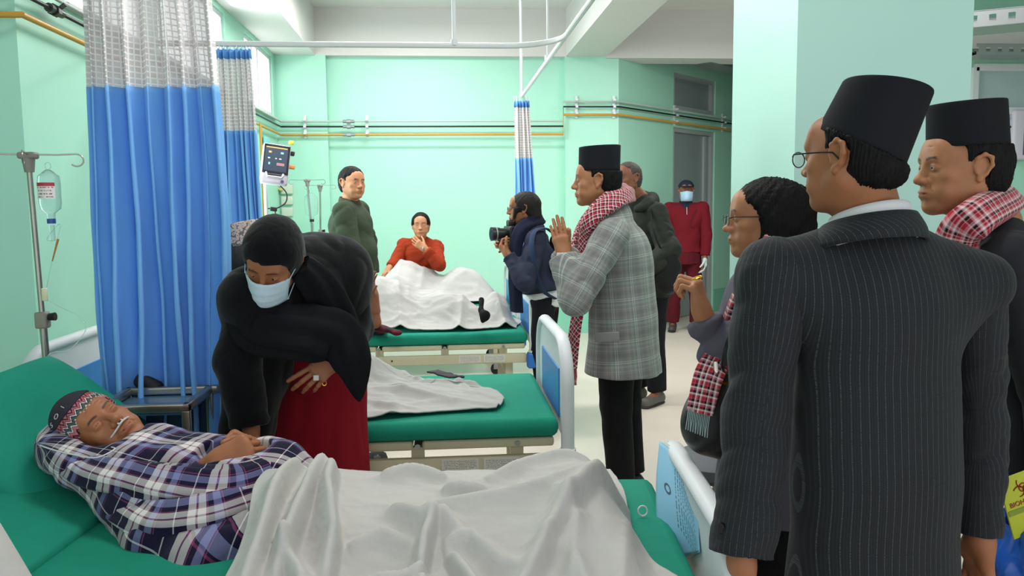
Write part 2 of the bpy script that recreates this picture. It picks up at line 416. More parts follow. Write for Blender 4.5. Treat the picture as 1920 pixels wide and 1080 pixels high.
        C((-0.021, 0.0968, -0.0615), (0.021, 0.0968, -0.0615), 0.0017, None, 0.003, 's'); E((0, 0.1, -0.078), (0.014, 0.006, 0.004), 0.006, 's')
        if age > 0:
            for x in (-1, 1):
                C((x*0.02, 0.094, -0.036), (x*0.034, 0.08, -0.064), 0.0022*age, None, 0.004, 's'); C((x*0.02, 0.09, -0.008), (x*0.044, 0.083, -0.01), 0.0018*age, None, 0.004, 's')
            for z in (0.044, 0.056): C((-0.034, 0.0885, z), (0.034, 0.0885, z), 0.0014*age, None, 0.004, 's')
        if ears:
            for x in (-1, 1):
                o = x*0.074*w
                pts = [(o, 0.008, 0.004), (o+x*0.006, 0.004, 0.024), (o+x*0.012, -0.01, 0.033), (o+x*0.016, -0.025, 0.025), (o+x*0.015, -0.027, 0.006), (o+x*0.009, -0.016, -0.014), (o+x*0.005, -0.004, -0.026)]
                for a, b in zip(pts, pts[1:]): C(a, b, 0.0048, None, 0.005)
                E((o+x*0.003, -0.011, 0.002), (0.006, 0.017, 0.027), 0.006); E((o+x*0.006, -0.003, -0.027), (0.0055, 0.0075, 0.009), 0.006)
                E((o+x*0.0125, -0.008, 0.0), (0.0065, 0.0095, 0.0145), 0.004, 's'); C((o+x*0.014, -0.014, 0.024), (o+x*0.015, -0.02, 0.008), 0.002, None, 0.004, 's')
                C((o+x*0.002, 0.006, -0.004), (o+x*0.004, 0.004, -0.012), 0.004, None, 0.004)
        nk = s.J['neck']
        S.cap(P(0, -0.022, -0.05), nk+s.bend*0.01, 0.052*q*s.nw, 0.057*q*s.nw, 0.03*q)
        S.cap(P(0, 0.01, -0.075), nk+s.bend*0.0, 0.036*q, 0.05*q*s.nw, 0.03*q)
        S.cap(nk+s.bend*0.0, nk-s.bend*0.06, 0.055*q, 0.075*q, 0.03, s.f2, 0.7)
    nw = 1.0
    def hand(s, S, n, d, pn, ts, curl=(25, 30, 20), thumb=(35, 20, 15), spread=4, sc=1.0, curls=None, thumb_out=45, elbow=True):
        """d: wrist to knuckles, pn: way the palm faces, ts: thumb side"""
        q = s.H/1.70*sc; w = s.J['wr'+n] if isinstance(n, str) else A3(n); d = nv(d); pn = nv(A3(pn)-d*(A3(pn)@d)); ts = nv(A3(ts)-d*(A3(ts)@d)-pn*(A3(ts)@pn))
        X = lambda a, b, c: w+(d*a+ts*b+pn*c)*q
        for b0, b1, ra in ((0.014, 0.027, 0.0135), (0.005, 0.009, 0.014), (-0.006, -0.010, 0.0135), (-0.015, -0.028, 0.012)): S.cap(X(0.012, b0, 0), X(0.083-abs(b1)*0.25, b1, -0.002), 0.0135*q, ra*q, 0.012*q)
        S.ell(X(0.032, 0.022, 0.008), A3((0.027, 0.016, 0.015))*q, np.stack([d, ts, pn], 1), 0.012*q); S.ell(X(0.03, -0.022, 0.006), A3((0.03, 0.012, 0.012))*q, np.stack([d, ts, pn], 1), 0.012*q)
        S.cap(X(-0.03, 0, 0), X(0.02, 0, 0), 0.025*q, 0.027*q, 0.02*q, pn, 0.7)
        fl = ((0.029, 0.086, (0.043, 0.026, 0.021), 0.0092), (0.0095, 0.091, (0.047, 0.03, 0.022), 0.0095), (-0.0105, 0.086, (0.043, 0.028, 0.022), 0.009), (-0.0285, 0.077, (0.034, 0.021, 0.019), 0.008))
        for i, (b, a, L, r) in enumerate(fl):
            cu = (curls[i] if curls else curl); sp = math.radians(spread*(1.5-i)); p = X(a-0.006, b, 0.0); ang = 0.0; fd = d*math.cos(sp)+ts*math.sin(sp)
            S.cap(X(0.05, b*0.8, -0.001), p, 0.009*q, r*q*1.04, 0.006*q)
            for jn in range(3):
                ang += math.radians(cu[jn]); t = fd*math.cos(ang)+pn*math.sin(ang); e = p+t*L[jn]*q
                S.cap(p, e, r*q*(1.0-0.07*jn), r*q*(0.93-0.08*jn), 0.0035*q); p = e
        a0 = math.radians(thumb_out); td = nv(d*math.cos(a0)+ts*math.sin(a0)+pn*0.35); p = X(0.018, 0.02, 0.006); e = p+td*0.042*q
        S.cap(p, e, 0.0145*q, 0.0115*q, 0.01*q); cd = nv(-ts*0.6+pn*0.6+d*0.2); ang = 0
        for L, g, r in ((0.034, thumb[1], 0.0105), (0.027, thumb[2], 0.0095)):
            ang += math.radians(g); t = nv(td*math.cos(ang)+cd*math.sin(ang)); p = e; e = p+t*L*q; S.cap(p, e, r*q, r*q*0.88, 0.004*q)
        return s
    def body(s, mat, hf=None, headkw=None, hands=(), full=True, arms=True, tint=None, headon=True):
        """coarse continuous body + fine head and hands fused into one mesh; hands: list of dicts"""
        J = s.J; q = s.H/1.7; W = s.W; S = SDF(); f2 = s.f2; P = lambda k: J[k]
        S.cap(P('pelvis')-s.bend*0.02, P('waist'), 0.10*q*W, 0.095*q*W, 0.05, f2, 0.75); S.cap(P('waist'), P('chest'), 0.095*q*W, 0.105*q*W, 0.05, f2, 0.7)
        for x in 'rl':
            m = (P('chest')+P('sh'+x))/2-s.bend*0.01; m = m-s.bend*0.02; S.cap(P('chest')-s.bend*0.04, m, 0.09*q*W, 0.06*q, 0.04, f2, 0.7); S.cap(m, P('sh'+x)-s.bend*0.01, 0.05*q, 0.042*q, 0.03)
            if arms: S.cap(P('sh'+x), P('el'+x), 0.046*q, 0.037*q, 0.03); S.cap(P('el'+x), P('wr'+x), 0.037*q, 0.024*q, 0.02)
            if full: S.cap(P('hip'+x), P('kn'+x), 0.068*q*W, 0.048*q, 0.03); S.cap(P('kn'+x), P('an'+x), 0.05*q, 0.034*q, 0.02); S.cap(P('an'+x), P('toe'+x), 0.034*q, 0.026*q, 0.02)
        S.cap(P('neck')-s.bend*0.05, P('neck')+s.bend*0.01, 0.085*q, 0.054*q, 0.04, f2, 0.8)
        for x in 'rl': S.cap(P('neck')-s.bend*0.01*q, P('sh'+x)-s.bend*0.005, 0.036*q, 0.032*q, 0.03)
        if headon and hf is None: s.head(S, **(headkw or {}))
        parts = [S.mesh(max(s.h*1.6, 0.008))]
        T = SDF()
        if headon: s.head(T, **(headkw or {}))
        if headon: parts.append(T.mesh(s.h*0.6 if hf is None else hf))
        for hd in hands:
            hd = dict(hd); hh = hd.pop('h', (hf or s.h*0.6)); T = SDF(); n = hd['n']; s.hand(T, **hd)
            if isinstance(n, str): T.cap(P('wr'+n), P('wr'+n)+(P('el'+n)-P('wr'+n))*0.55, 0.0265*q, 0.037*q, 0.02)
            parts.append(T.mesh(hh))
        V = []; Q = []; o = 0
        for v, qd in parts: V.append(v); Q.append(qd+o); o += len(v)
        V = np.concatenate(V); Q = np.concatenate(Q)
        L = (V-s.hc)@s.Hm/s.hs; ht = np.zeros((len(V), 4), np.float32); ht[:, 3] = 1
        x, y, z = np.abs(L[:, 0]), L[:, 1], L[:, 2]; sm = lambda a: np.clip(a, 0, 1)
        hd = y > 0.05
        ht[:, 0] = hd*sm(1.3-((x/0.022)**2+((z+0.0615)/0.0095)**2))*0.55*(tint if tint is not None else 1)
        arch = 0.023+0.004*np.sin(np.clip((x-0.014)/0.036, 0, 1)*2.6)-0.10*np.clip(x-0.04, 0, 1)
        ht[:, 1] = hd*sm((0.0042-np.abs(z-arch-0.002))/0.0015)*sm((x-0.011)/0.004)*sm((0.05-x)/0.006)*0.85*(s.face.get('brow', 1))
        ht[:, 1] = np.maximum(ht[:, 1], hd*sm((0.0016-np.abs(z-0.0092+3*(x-0.031)**2*3))/0.0012)*sm(1.2-np.abs(x-0.031)/0.0145)*0.8)
        s.body_o = mesh_np('body', V, Q, mat, s.root, {'ht': ('FLOAT_COLOR', ht)}); return s
    def eyes(s, iris='#20140f', look=(0, 0)):
        q = s.hs
        for x in (-1, 1):
            b = MB(); c = Vector(s.hp(x*0.031, 0.0785, 0.0045)); M = Matrix(s.Hm.tolist())
            def ball(c, r, mi, n=12, fz=1.0):
                vs = [c+M@Vector((r*math.sin(a)*math.cos(t), r*fz*math.cos(a), r*math.sin(a)*math.sin(t))) for a in [math.pi*(i+0.5)/8 for i in range(8)] for t in [2*math.pi*j/n for j in range(n)]]
                b.add(vs, [(i*n+j, i*n+(j+1) % n, (i+1)*n+(j+1) % n, (i+1)*n+j) for i in range(7) for j in range(n)]+[tuple(range(n)), tuple(range(7*n, 8*n))], mi)
            ball(c, 0.0118*q, 0); ball(c+M@Vector((look[0]*0.005, 0.0088, look[1]*0.004))*q, 0.0052*q, 1, fz=0.7)
            b.build('eye', [paint('eye_white', '#cfc6bd', 0.25, 0.02), paint('iris_'+iris[1:], iris, 0.15, 0.02)], s.root, True)
        return s
    def hair(s, mat, style='short', h=None, amp=0.003, extra=None, parent=None, cutp=None, grow=0.0, line=0.062, side=0.0):
        S = SDF(); P = s.hp; q = s.hs; M = s.Hm; E = lambda c, r, k=0.01, op='u': S.ell(P(*c), A3(r)*q, M, k*q, op)
        g = grow
        if style == 'short':
            E((0, -0.016, 0.032), (0.081+g, 0.101+g, 0.09+g)); E((0, -0.045, -0.01), (0.07+g, 0.068+g, 0.075+g), 0.02)
            S.box(P(0, 0.1, -0.06), A3((0.2, 0.075, 0.06+line))*q, M, 0.01*q, 0.012*q, 's')      # face
            for x in (-1, 1): S.box(P(x*0.09, 0.02, -0.062+side), A3((0.05, 0.036, 0.075))*q, M, 0.012*q, 0.01*q, 's'); S.ell(P(x*0.085, -0.008, 0.0), A3((0.03, 0.026, 0.036))*q, M, 0.008*q, 's')
            S.box(P(0, -0.05, -0.135), A3((0.2, 0.2, 0.065))*q, M, 0.01*q, 0.02*q, 's')
        if style == 'cap':
            E((0, -0.018, 0.03), (0.083+g, 0.102+g, 0.092+g)); E((0, -0.05, -0.02), (0.072+g, 0.068+g, 0.085+g), 0.02)
            S.box(P(0, 0.11, -0.06), A3((0.052, 0.07, 0.06+line))*q, M, 0.02*q, 0.015*q, 's')
            S.box(P(0, -0.0, -0.16), A3((0.2, 0.2, 0.08))*q, M, 0.01*q, 0.02*q, 's')
            for x in (-1, 1): S.ell(P(x*0.09, 0.03, -0.06), A3((0.06, 0.05, 0.07))*q, M, 0.01*q, 's')
        if extra: extra(S, P, q, M)
        if cutp: n_ = M@np.array(Matrix.Rotation(cutp[0], 3, 'X') @ Matrix.Rotation(cutp[1], 3, 'Y'))@A3((0, 0, 1)); S.plane(P(0, -0.014, cutp[2])+n_*0.003, n_)
        V, Q = S.mesh(h or s.h*0.6)
        L = (V-s.hc)@s.Hm/s.hs; N = vnormals(V, Q)
        a = np.arctan2(L[:, 0], L[:, 1]+0.02); n = np.sin(a*64+np.sin(L[:, 2]*50)*2.5+L[:, 1]*60)*0.4+np.sin(a*120+L[:, 2]*90)*0.3+np.sin(L[:, 2]*110+a*14+L[:, 0]*80)*0.3
        V = V+N*(n*amp)[:, None]
        s.hair_o = mesh_np('hair', V, Q, mat, parent or s.root); return s
    # ---- clothes
    def pc(s, V, a, b, front):
        ax = nv(A3(b)-A3(a)); q = V-A3(a); v = q@ax; f = nv(A3(front)-ax*(A3(front)@ax)); r = np.cross(ax, f); x = q@r; y = q@f
        ang = np.arctan2(x, y); R = np.sqrt(x*x+y*y); R = np.median(R); out = np.zeros((len(V), 3), np.float32); out[:, 0] = ang*R; out[:, 1] = v; return out
    def cloth(s, name, S, mat, h=None, amt=0.004, k=(14, 14, 22), ph=0.0, bone=None, front=None, parent=None, label=None, planar=None):
        V, Q = S.mesh(h or s.h)
        if amt: V = wrinkle(V, Q, amt*1.5, k, ph); V = wrinkle(V.astype(np.float32), Q, amt*0.5, tuple(x*2.3 for x in k), ph+1.5).astype(np.float32)
        if planar is not None:
            o, ex, ey = planar; pcv = np.zeros_like(V); pcv[:, 0] = (V-A3(o))@nv(ex); pcv[:, 1] = (V-A3(o))@nv(ey)
        elif bone is not None: pcv = s.pc(V, bone[0], bone[1], front if front is not None else -np.array(HF))
        else: pcv = V
        o = mesh_np(name, V, Q, mat, parent or s.root, {'pc': ('FLOAT_VECTOR', pcv)})
        if label: o['label'] = label
        return o
    def torso(s, g=0.02, hem=0.0, flare=0.0, depth=0.74, neck_r=0.0, belly=0.0, low=None, cutneck=True, slope=1.0, hemn=None):
        """SDF of a coat body from shoulders to `hem` metres below the pelvis joint"""
        J = s.J; q = s.H/1.7; W = s.W; S = SDF(); f2 = s.f2; b = s.bend; P = lambda k: J[k]
        bot = P('pelvis')-(A3((0, 0, 1)) if low is None else A3(low))*(hem+0.05)
        S.cap(P('pelvis'), bot, (0.135+g)*q*W, (0.135+g+flare)*q*W, 0.05, s.f, depth+0.06)
        S.cap(P('pelvis'), P('waist'), (0.135+g)*q*W, (0.13+g)*q*W, 0.06, f2, depth); S.cap(P('waist'), P('chest'), (0.128+g)*q*W, (0.14+g)*q*W, 0.06, f2, depth)
        if belly: S.ell(P('waist')+s.f2*0.07*q, (0.12*W, 0.09+belly, 0.13), basis(s.f2, b), 0.06)
        for x in 'rl':
            m = P('chest')*0.45+P('sh'+x)*0.55-b*0.012*q; S.cap(P('chest')-b*0.03, m, (0.115+g)*q*W, (0.08+g)*q, 0.05, f2, depth+0.04)
            S.cap(m, P('sh'+x)-b*0.004, (0.068+g)*q, (0.047+g*0.8)*q, 0.04, f2, 0.9); S.cap(P('neck')-b*0.022, P('sh'+x)-b*0.002, (0.056+g*0.6)*q*slope, (0.046+g*0.7)*q, 0.04)
        hp = P('pelvis')-(A3((0, 0, 1)) if low is None else A3(low))*hem; S.plane(hp, (-A3((0, 0, 1)) if low is None else -A3(low)) if hemn is None else hemn)
        return S
    def sleeve(s, n, g=0.018, cut=0.0, w=1.0, cuff=0.0, upto=1.0, SS=None, puff=0.0):
        J = s.J; q = s.H/1.7; S = SS or SDF(); a, e, c = J['sh'+n], J['el'+n], J['wr'+n]; d = nv(c-e)
        c2 = e+(c-e)*upto
        S.cap(a, e, (0.052+g)*q*w, (0.044+g)*q*w, 0.025); S.cap(e, c2-d*0.0, (0.045+g)*q*w, (0.032+g+cuff)*q*w, 0.02)
        if puff: S.ell((a+e)/2, (0.06+g, 0.06+g, 0.09), None, 0.05)
        Mx = np.array(rot_to(Vector(d.tolist())), np.float32); S.box(c2+d*(0.075-cut), (0.075, 0.075, 0.075), Mx, 0.0, 0.003, 's'); return S
    def trousers(s, g=0.012, cut=0.02, top=0.1, flare=0.0, k=0.02, tc=-0.02):
        J = s.J; q = s.H/1.7; W = s.W; S = SDF(); P = lambda k_: J[k_]
        S.cap(P('pelvis')+s.bend*top*0.5, P('pelvis')-s.bend*0.02, (0.108+g)*q*W, (0.118+g)*q*W, 0.04, s.f2, 0.74)
        for x in 'rl':
            S.cap(P('hip'+x), P('kn'+x), (0.078+g)*q*W, (0.058+g)*q, k); d = nv(P('an'+x)-P('kn'+x)); S.cap(P('kn'+x), P('an'+x)-d*cut+d*0.05, (0.058+g)*q, (0.05+g+flare)*q, k); S.plane(P('an'+x)-d*cut, d)
        if tc is not None: S.plane(P('pelvis')+s.bend*tc, s.bend)
        return S
    def shoes(s, mat, name='shoe', sole=None):
        q = s.H/1.7
        for x in 'rl':
            a, t = s.J['an'+x], s.J['toe'+x]; S = SDF(); f = nv(A3((t[0]-a[0], t[1]-a[1], 0))); fl = A3((a[0], a[1], 0))
            r = np.cross(f, A3((0, 0, 1))); M = np.stack([r, f, A3((0, 0, 1))], 1)
            S.cap(fl-f*0.03+A3((0, 0, 0.045)), fl+f*0.15+A3((0, 0, 0.03)), 0.04*q, 0.042*q, 0.02); S.cap(a, fl-f*0.02+A3((0, 0, 0.04)), 0.042*q, 0.04*q, 0.02); S.plane((0, 0, 0.012), (0, 0, -1))
            V, Q = S.mesh(max(s.h, 0.006)); o = mesh_np(name, V, Q, mat, s.root)
            T = SDF(); T.cap(fl-f*0.032+A3((0, 0, 0.012)), fl+f*0.155+A3((0, 0, 0.012)), 0.041*q, 0.046*q, 0.01, (0, 0, 1), 0.4); T.plane((0, 0, 0.001), (0, 0, -1)); T.plane((0, 0, 0.016), (0, 0, 1))
            V, Q = T.mesh(max(s.h, 0.005)); mesh_np('sole', V, Q, sole or mat, o)
        return s
    def hat(s, mat, hgt=0.105, front=0.012, tilt=(0, 0, 0), r=(0.084, 0.104), z0=0.045, taper=0.93, back=0.0, name='topi', crease=0.012, skew=(0, 0), tl=0.0, label=None):
        """brimless cap: elliptical wall with a creased, sloping crown"""
        rows = []; n = 64; R = Matrix.Rotation(tilt[0], 3, 'X') @ Matrix.Rotation(tilt[1], 3, 'Y')
        def ringp(t, rr, zf):
            L = []
            for k in range(n):
                a = 2*math.pi*k/n; cx, cy = math.cos(a), math.sin(a)
                zt = hgt+front*cy+tl*cx; z = zf*zt if zf <= 1 else zt+(zf-1)
                x = r[0]*rr*cx+skew[0]*zf; y = r[1]*rr*cy-0.014+skew[1]*zf
                L.append(s.hp(*(R@Vector((x, y, z))+Vector((0, 0, z0+(-back*(1-zf)*(1-cy)*0.5)))))); 
            return L
        for zf in (0.0, 0.02): rows.append(ringp(0, 0.965 if zf == 0 else 1.0, zf))
        for i in range(1, 10): zf = 0.02+0.95*i/9; rows.append(ringp(0, 1.0+(taper-1)*zf, zf))
        rows.append(ringp(0, taper*0.985, 0.995)); rows.append(ringp(0, taper*0.955, 1.0))
        for rr in (0.88, 0.75, 0.6, 0.45, 0.3, 0.15, 0.02):
            L = []
            for k in range(n):
                a = 2*math.pi*k/n; cx, cy = math.cos(a), math.sin(a); x = r[0]*taper*rr*cx+skew[0]; y = r[1]*taper*rr*cy
                zt = hgt+front*cy*rr+tl*cx*rr+0.004*(1-rr)-crease*math.exp(-(x/0.022)**2)*(1-abs(rr)**3)
                L.append(s.hp(*(R@Vector((x, y-0.014+skew[1], zt))+Vector((0, 0, z0)))))
            rows.append(L)
        P = np.array(rows).transpose(1, 0, 2)
        o = grid(name, P, mat, s.root, 0.0, closed_u=True)
        if label: o['label'] = label
        return o
def sweep(name, path, widths, mat, parent=None, n=20, thick=0.5, up=None, label=None, fold=0.0, folds=5, N=None, frames=None, uoff=0.0):
    """a bundle of cloth (scarf) following a path; widths: list of (half width, half thickness); frames: the outward side per path point"""
    m = N or len(path)*8; P = smoothpath(path, m); Wd = np.array([np.interp(np.linspace(0, len(widths)-1, m), range(len(widths)), [w_[c] for w_ in widths]) for c in (0, 1)]).T
    U = smoothpath(frames, m) if frames is not None else None
    G = np.zeros((m, n, 3), np.float32); pcv = np.zeros((m, n, 3), np.float32); L = 0
    for i in range(m):
        t = (P[min(i+1, m-1)]-P[max(i-1, 0)]).normalized(); ref = U[i] if U is not None else Vector(up or (0, 0, 1)); a = (ref-t*ref.dot(t)).normalized(); b = t.cross(a)
        if i: L += (P[i]-P[i-1]).length
        for k in range(n):
            q = 2*math.pi*k/n; rr = 1+fold*math.sin(q*folds+i*0.12)
            G[i, k] = P[i]+a*(Wd[i][1]*math.sin(q)*rr)+b*(Wd[i][0]*math.cos(q)*rr); pcv[i, k] = (L+uoff, -Wd[i][0]*math.cos(q)*1.15, 0)
    # ring closed around, capped ends
    V = G.reshape(-1, 3); Q = [(i*n+k, i*n+(k+1) % n, (i+1)*n+(k+1) % n, (i+1)*n+k) for i in range(m-1) for k in range(n)]
    h = n//2
    for base, fl in ((0, 1), ((m-1)*n, 0)):
        for k in range(h-1): q = (base+k, base+k+1, base+n-2-k, base+n-1-k); Q.append(q if fl else q[::-1])
    o = mesh_np(name, V, np.array(Q), mat, parent, {'pc': ('FLOAT_VECTOR', pcv.reshape(-1, 3))})
    if label: o['label'] = label
    return o
def spectacles(s, mat, glass, w=0.055, parent=None):
    """metal frame with two lenses and temples"""
    b = MB(); g = MB(); q = s.hs
    for x in (-1, 1):
        ring = [s.hp(x*0.033+0.0235*math.cos(a), 0.108, 0.0+0.0165*math.sin(a)) for a in [2*math.pi*i/20 for i in range(20)]]
        b.tube(ring, 0.0013*q, 6, closed=True); g.add(ring, [tuple(range(20))]); g.add([Vector(p)+Vector(s.Hm[:, 1].tolist())*0.0012 for p in ring], [tuple(range(20))])
        b.tube([s.hp(x*0.0565, 0.108, 0.006), s.hp(x*0.072, 0.095, 0.010), s.hp(x*0.082, 0.03, 0.01), s.hp(x*0.083, 0.0, 0.008), s.hp(x*0.081, -0.02, -0.012)], 0.0017*q, 6)
    b.tube([s.hp(-0.0095, 0.108, 0.004), s.hp(0, 0.111, 0.007), s.hp(0.0095, 0.108, 0.004)], 0.0014*q, 6)
    o = b.build('spectacles', mat, parent or s.root, True); g.build('lens', glass, o); return o
def mask_mesh(s, mat, label=None):
    """pleated face mask with ear loops"""
    m, n = 21, 15; P = np.zeros((m, n, 3)); 
    for i in range(m):
        u = i/(m-1)*2-1
        for j in range(n):
            v = j/(n-1); z = -0.012-0.1*v+0.0; ww = 0.072-0.012*v; x = u*ww
            y = 0.128-0.070*u*u*1.0-0.012*abs(2*v-1)**2 - 0.03*max(0, v-0.75)*2 + 0.0015*math.sin(v*26)
            y -= 0.012*(1-v)*(abs(u) < 0.25)*0; z += 0.012*(1-abs(u))*(1-v)
            P[i, j] = s.hp(x, y, z)
    o = grid('face_mask', P, mat, s.root, 0.0025)
    if label: o['label'] = label
    b = MB()
    for x in (-1, 1): b.tube(smoothpath([s.hp(x*0.071, 0.057, -0.014), s.hp(x*0.083, 0.01, 0.01), s.hp(x*0.088, -0.018, 0.012), s.hp(x*0.083, -0.018, -0.02), s.hp(x*0.062, 0.052, -0.1)], 14), 0.0013, 5)
    b.build('ear_loop', mat, o, True); return o
# ---------------------------------------------------------------- the room
XL, YB, ZC, ZB = -1.70, 8.75, 3.51, 3.02          # left wall, back wall, ceiling, underside of beams
MINT = paint('mint_paint', '#aee5d0', 0.42, 0.03, 1.2, 0.06, bs=150)
WHITE = paint('white_paint', '#dcd8d6', 0.6, 0.02, 1.0)
CEIL = paint('ceiling_white', '#e2e0de', 0.8, 0.015)
ALU = paint('white_aluminium', '#d9dde0', 0.35, 0.02, metal=0.1)
GREYM = paint('grey_metal', '#9b9fa1', 0.4, 0.03, metal=0.6)
STEEL = paint('brushed_steel', '#a9a49a', 0.28, 0.08, 12, metal=0.9)
FLOORM = paint('cream_vinyl', '#d6cabf', 0.33, 0.04, 2.5, 0.03, bs=30)
SKIRT = paint('teal_skirting', '#86cdb4', 0.4, 0.04)
def struct(o): o['kind'] = 'structure'; return o
def quadbox(name, x0, x1, y0, y1, z0, z1, m, parent=None, bev=0):
    return MB().box(((x0+x1)/2, (y0+y1)/2, (z0+z1)/2), (abs(x1-x0), abs(y1-y0), abs(z1-z0)), bev=bev).build(name, m, parent, bev > 0)
struct(quadbox('floor', -6, 9, -1.5, 15, -0.1, 0, FLOORM))
struct(quadbox('ceiling', -6, 9, -1.5, 15, ZC, ZC+0.1, CEIL))
# left wall with high windows between piers
wl = MB(); w0, w1 = 3.7, YB
def seg(b, y0, y1, z0, z1, x0=XL-0.22, x1=XL): b.box(((x0+x1)/2, (y0+y1)/2, (z0+z1)/2), (x1-x0, y1-y0, z1-z0))
SILL, WTOP = 2.36, 2.98
wins = [(3.95, 5.0), (5.2, atX(422, 60, XL).y), (atX(457, 60, XL).y, atX(511, 150, XL).y)]
seg(wl, w0, YB+0.3, 0, SILL); ys = [w0]+[v for q in wins for v in q]+[YB+0.3]
for a, b in zip(ys[::2], ys[1::2]): seg(wl, a, b, SILL, WTOP)
seg(wl, w0, YB+0.3, WTOP, ZC)
struct(wl.build('wall_left', MINT))
glass = NT('window_glass'); glass.b.inputs['Transmission Weight'].default_value = 1.0; glass.b.inputs['Roughness'].default_value = 0.02; glass.b.inputs['IOR'].default_value = 1.02
glass.b.inputs['Emission Color'].default_value = (0.97, 1.0, 0.98, 1); glass.b.inputs['Emission Strength'].default_value = 1.25; glass.b.inputs['Transmission Weight'].default_value = 0.3
GLASS = glass.fin((0.95, 0.98, 1, 1), 0.5)
for i, (a, b) in enumerate(wins):
    f = MB()
    for z in (SILL+0.02, WTOP-0.02): f.box((XL-0.045, (a+b)/2, z), (0.05, b-a, 0.04))
    for y in (a+0.02, b-0.02, (a+b)/2): f.box((XL-0.045, y, (SILL+WTOP)/2), (0.05, 0.04, WTOP-SILL-0.08))
    o = struct(f.build('window_%d' % (i+1), ALU))
    MB().box((XL-0.045, (a+b)/2, (SILL+WTOP)/2), (0.006, b-a-0.06, WTOP-SILL-0.06)).build('pane', GLASS, o)
    MB().box((XL+0.005, (a+b)/2, SILL-0.012), (0.05, b-a+0.04, 0.024), bev=0.004).build('window_sill', WHITE, o)
struct(quadbox('wall_left_front', -6, XL, 3.5, 3.7, 0, ZC, MINT))
struct(quadbox('trim_2', XL, XL+0.42, 3.7, YB, ZB, ZC, WHITE))              # beam above the windows
# back wall: recessed field between two piers, white beam over it
bx0, bx1 = atY(613, 200, YB).x, atY(1060, 200, YB).x
struct(quadbox('wall_back', XL-0.2, atY(1160, 200, YB).x, YB+0.1, YB+0.3, 0, ZC, MINT))
struct(quadbox('wall_back_left_pier', XL, bx0, YB, YB+0.12, 0, ZB, MINT)); xk = atY(1160, 200, YB).x
struct(quadbox('wall_back_right_pier', bx1, xk, YB, YB+0.12, 0, ZB, MINT))
struct(quadbox('trim_3', XL, xk, YB-0.0, YB+0.12, ZB, ZC, WHITE))
# skew wall with the door, running away to the right
k0 = Vector((xk, YB, 0)); kd = Vector((math.sin(math.radians(47)), math.cos(math.radians(47)), 0)); kn = Vector((kd.y, -kd.x, 0))
def onskew(px, py=300):
    v = ray(px, py); n = kn; t = (k0-CAMP).dot(n)/v.dot(n); p = CAMP+v*t; return (p-k0).dot(kd), p.z
s_a, s_b = onskew(1262)[0], onskew(1340)[0]; zdt, zdb, ztr = onskew(1300, 243)[1], onskew(1300, 210)[1], onskew(1300, 143)[1]
def skewbox(b, s0, s1, z0, z1, t=0.2, off=0.0, mi=0):
    c = k0+kd*((s0+s1)/2)-kn*(t/2-off)+Vector((0, 0, (z0+z1)/2)); R = Matrix((kd, -kn, Vector((0, 0, 1)))).transposed(); return b.box(c, (s1-s0, t, z1-z0), R, mi)
ws = MB(); skewbox(ws, 0, s_a, 0, ZC); skewbox(ws, s_b, 7.5, 0, ZC); skewbox(ws, s_a, s_b, ztr, ZC); skewbox(ws, s_a, s_b, zdt, zdb)
struct(ws.build('wall_back_right', MINT))
PANELG = paint('frosted_grey_panel', '#8d9a9b', 0.35, 0.04)
d1 = skewbox(MB(), s_a+0.06, s_b-0.06, 0.01, zdt-0.05, 0.04, -0.06).build('door_1', PANELG); struct(d1)
fr = MB()
for z0, z1 in ((0, zdt), (zdb, ztr)):
    skewbox(fr, s_a, s_a+0.06, z0, z1, 0.1, -0.02); skewbox(fr, s_b-0.06, s_b, z0, z1, 0.1, -0.02); skewbox(fr, s_a+0.06, s_b-0.06, z1-0.05, z1, 0.1, -0.02)
skewbox(fr, s_a+0.06, s_b-0.06, zdb, zdb+0.05, 0.1, -0.02); skewbox(fr, s_b-0.22, s_b-0.17, 0.02, zdt-0.06, 0.05, -0.03)
fr.build('door_frame', paint('door_aluminium', '#b9bebf', 0.35, 0.03, metal=0.2), d1); skewbox(MB(), s_a+0.06, s_b-0.06, zdb+0.05, ztr-0.05, 0.03, -0.07).build('transom_panel', PANELG, d1)
hb = MB(); p_ = k0+kd*(s_b-0.28)+kn*0.0+Vector((0, 0, 1.0)); hb.tube([p_-kn*0.03, p_+kn*0.04, p_+kn*0.04-kd*0.1], 0.01, 8); hb.build('door_handle', STEEL, d1, True)
sk_ = skewbox(MB(), s_b+0.0, 7.5, 0, 0.3, 0.012, 0.012).build('baseboard_right', SKIRT); struct(sk_)
sb = MB(); sb.box(((XL+xk)/2, YB-0.006, 0.15), (xk-XL, 0.012, 0.3)); skewbox(sb, 0, s_a, 0, 0.3, 0.012, 0.012); struct(sb.build('baseboard_back', SKIRT))
struct(quadbox('baseboard_left', XL, XL+0.012, 3.7, YB, 0, 0.3, SKIRT))
# beams and the big pillar
cx0 = (1492-960)/1500+0.0877; CD = 3.0; CX0 = cx0*CD; CX1 = CX0+0.66; CY0 = CD*0.996-CX0*0.0877
CX1 = atY(1818, 200, CY0).x; CX0 = atY(1492, 200, CY0).x; CY1 = atX(1373, 200, CX0).y
struct(quadbox('wall_pillar', CX0, CX1, CY0, CY1, 0, ZC, paint('pillar_mint', '#bce8dc', 0.42, 0.02, 1.2, 0.04, bs=150)))
struct(quadbox('trim_4', CX0+0.08, CX0+0.52, CY1, YB+0.1, ZB, ZC, WHITE))                       # beam from the pillar to the back wall
struct(quadbox('trim_5', CX0+0.52, 8.0, YB-0.05, YB+0.3, ZB-0.02, ZC, WHITE))                   # cross beam
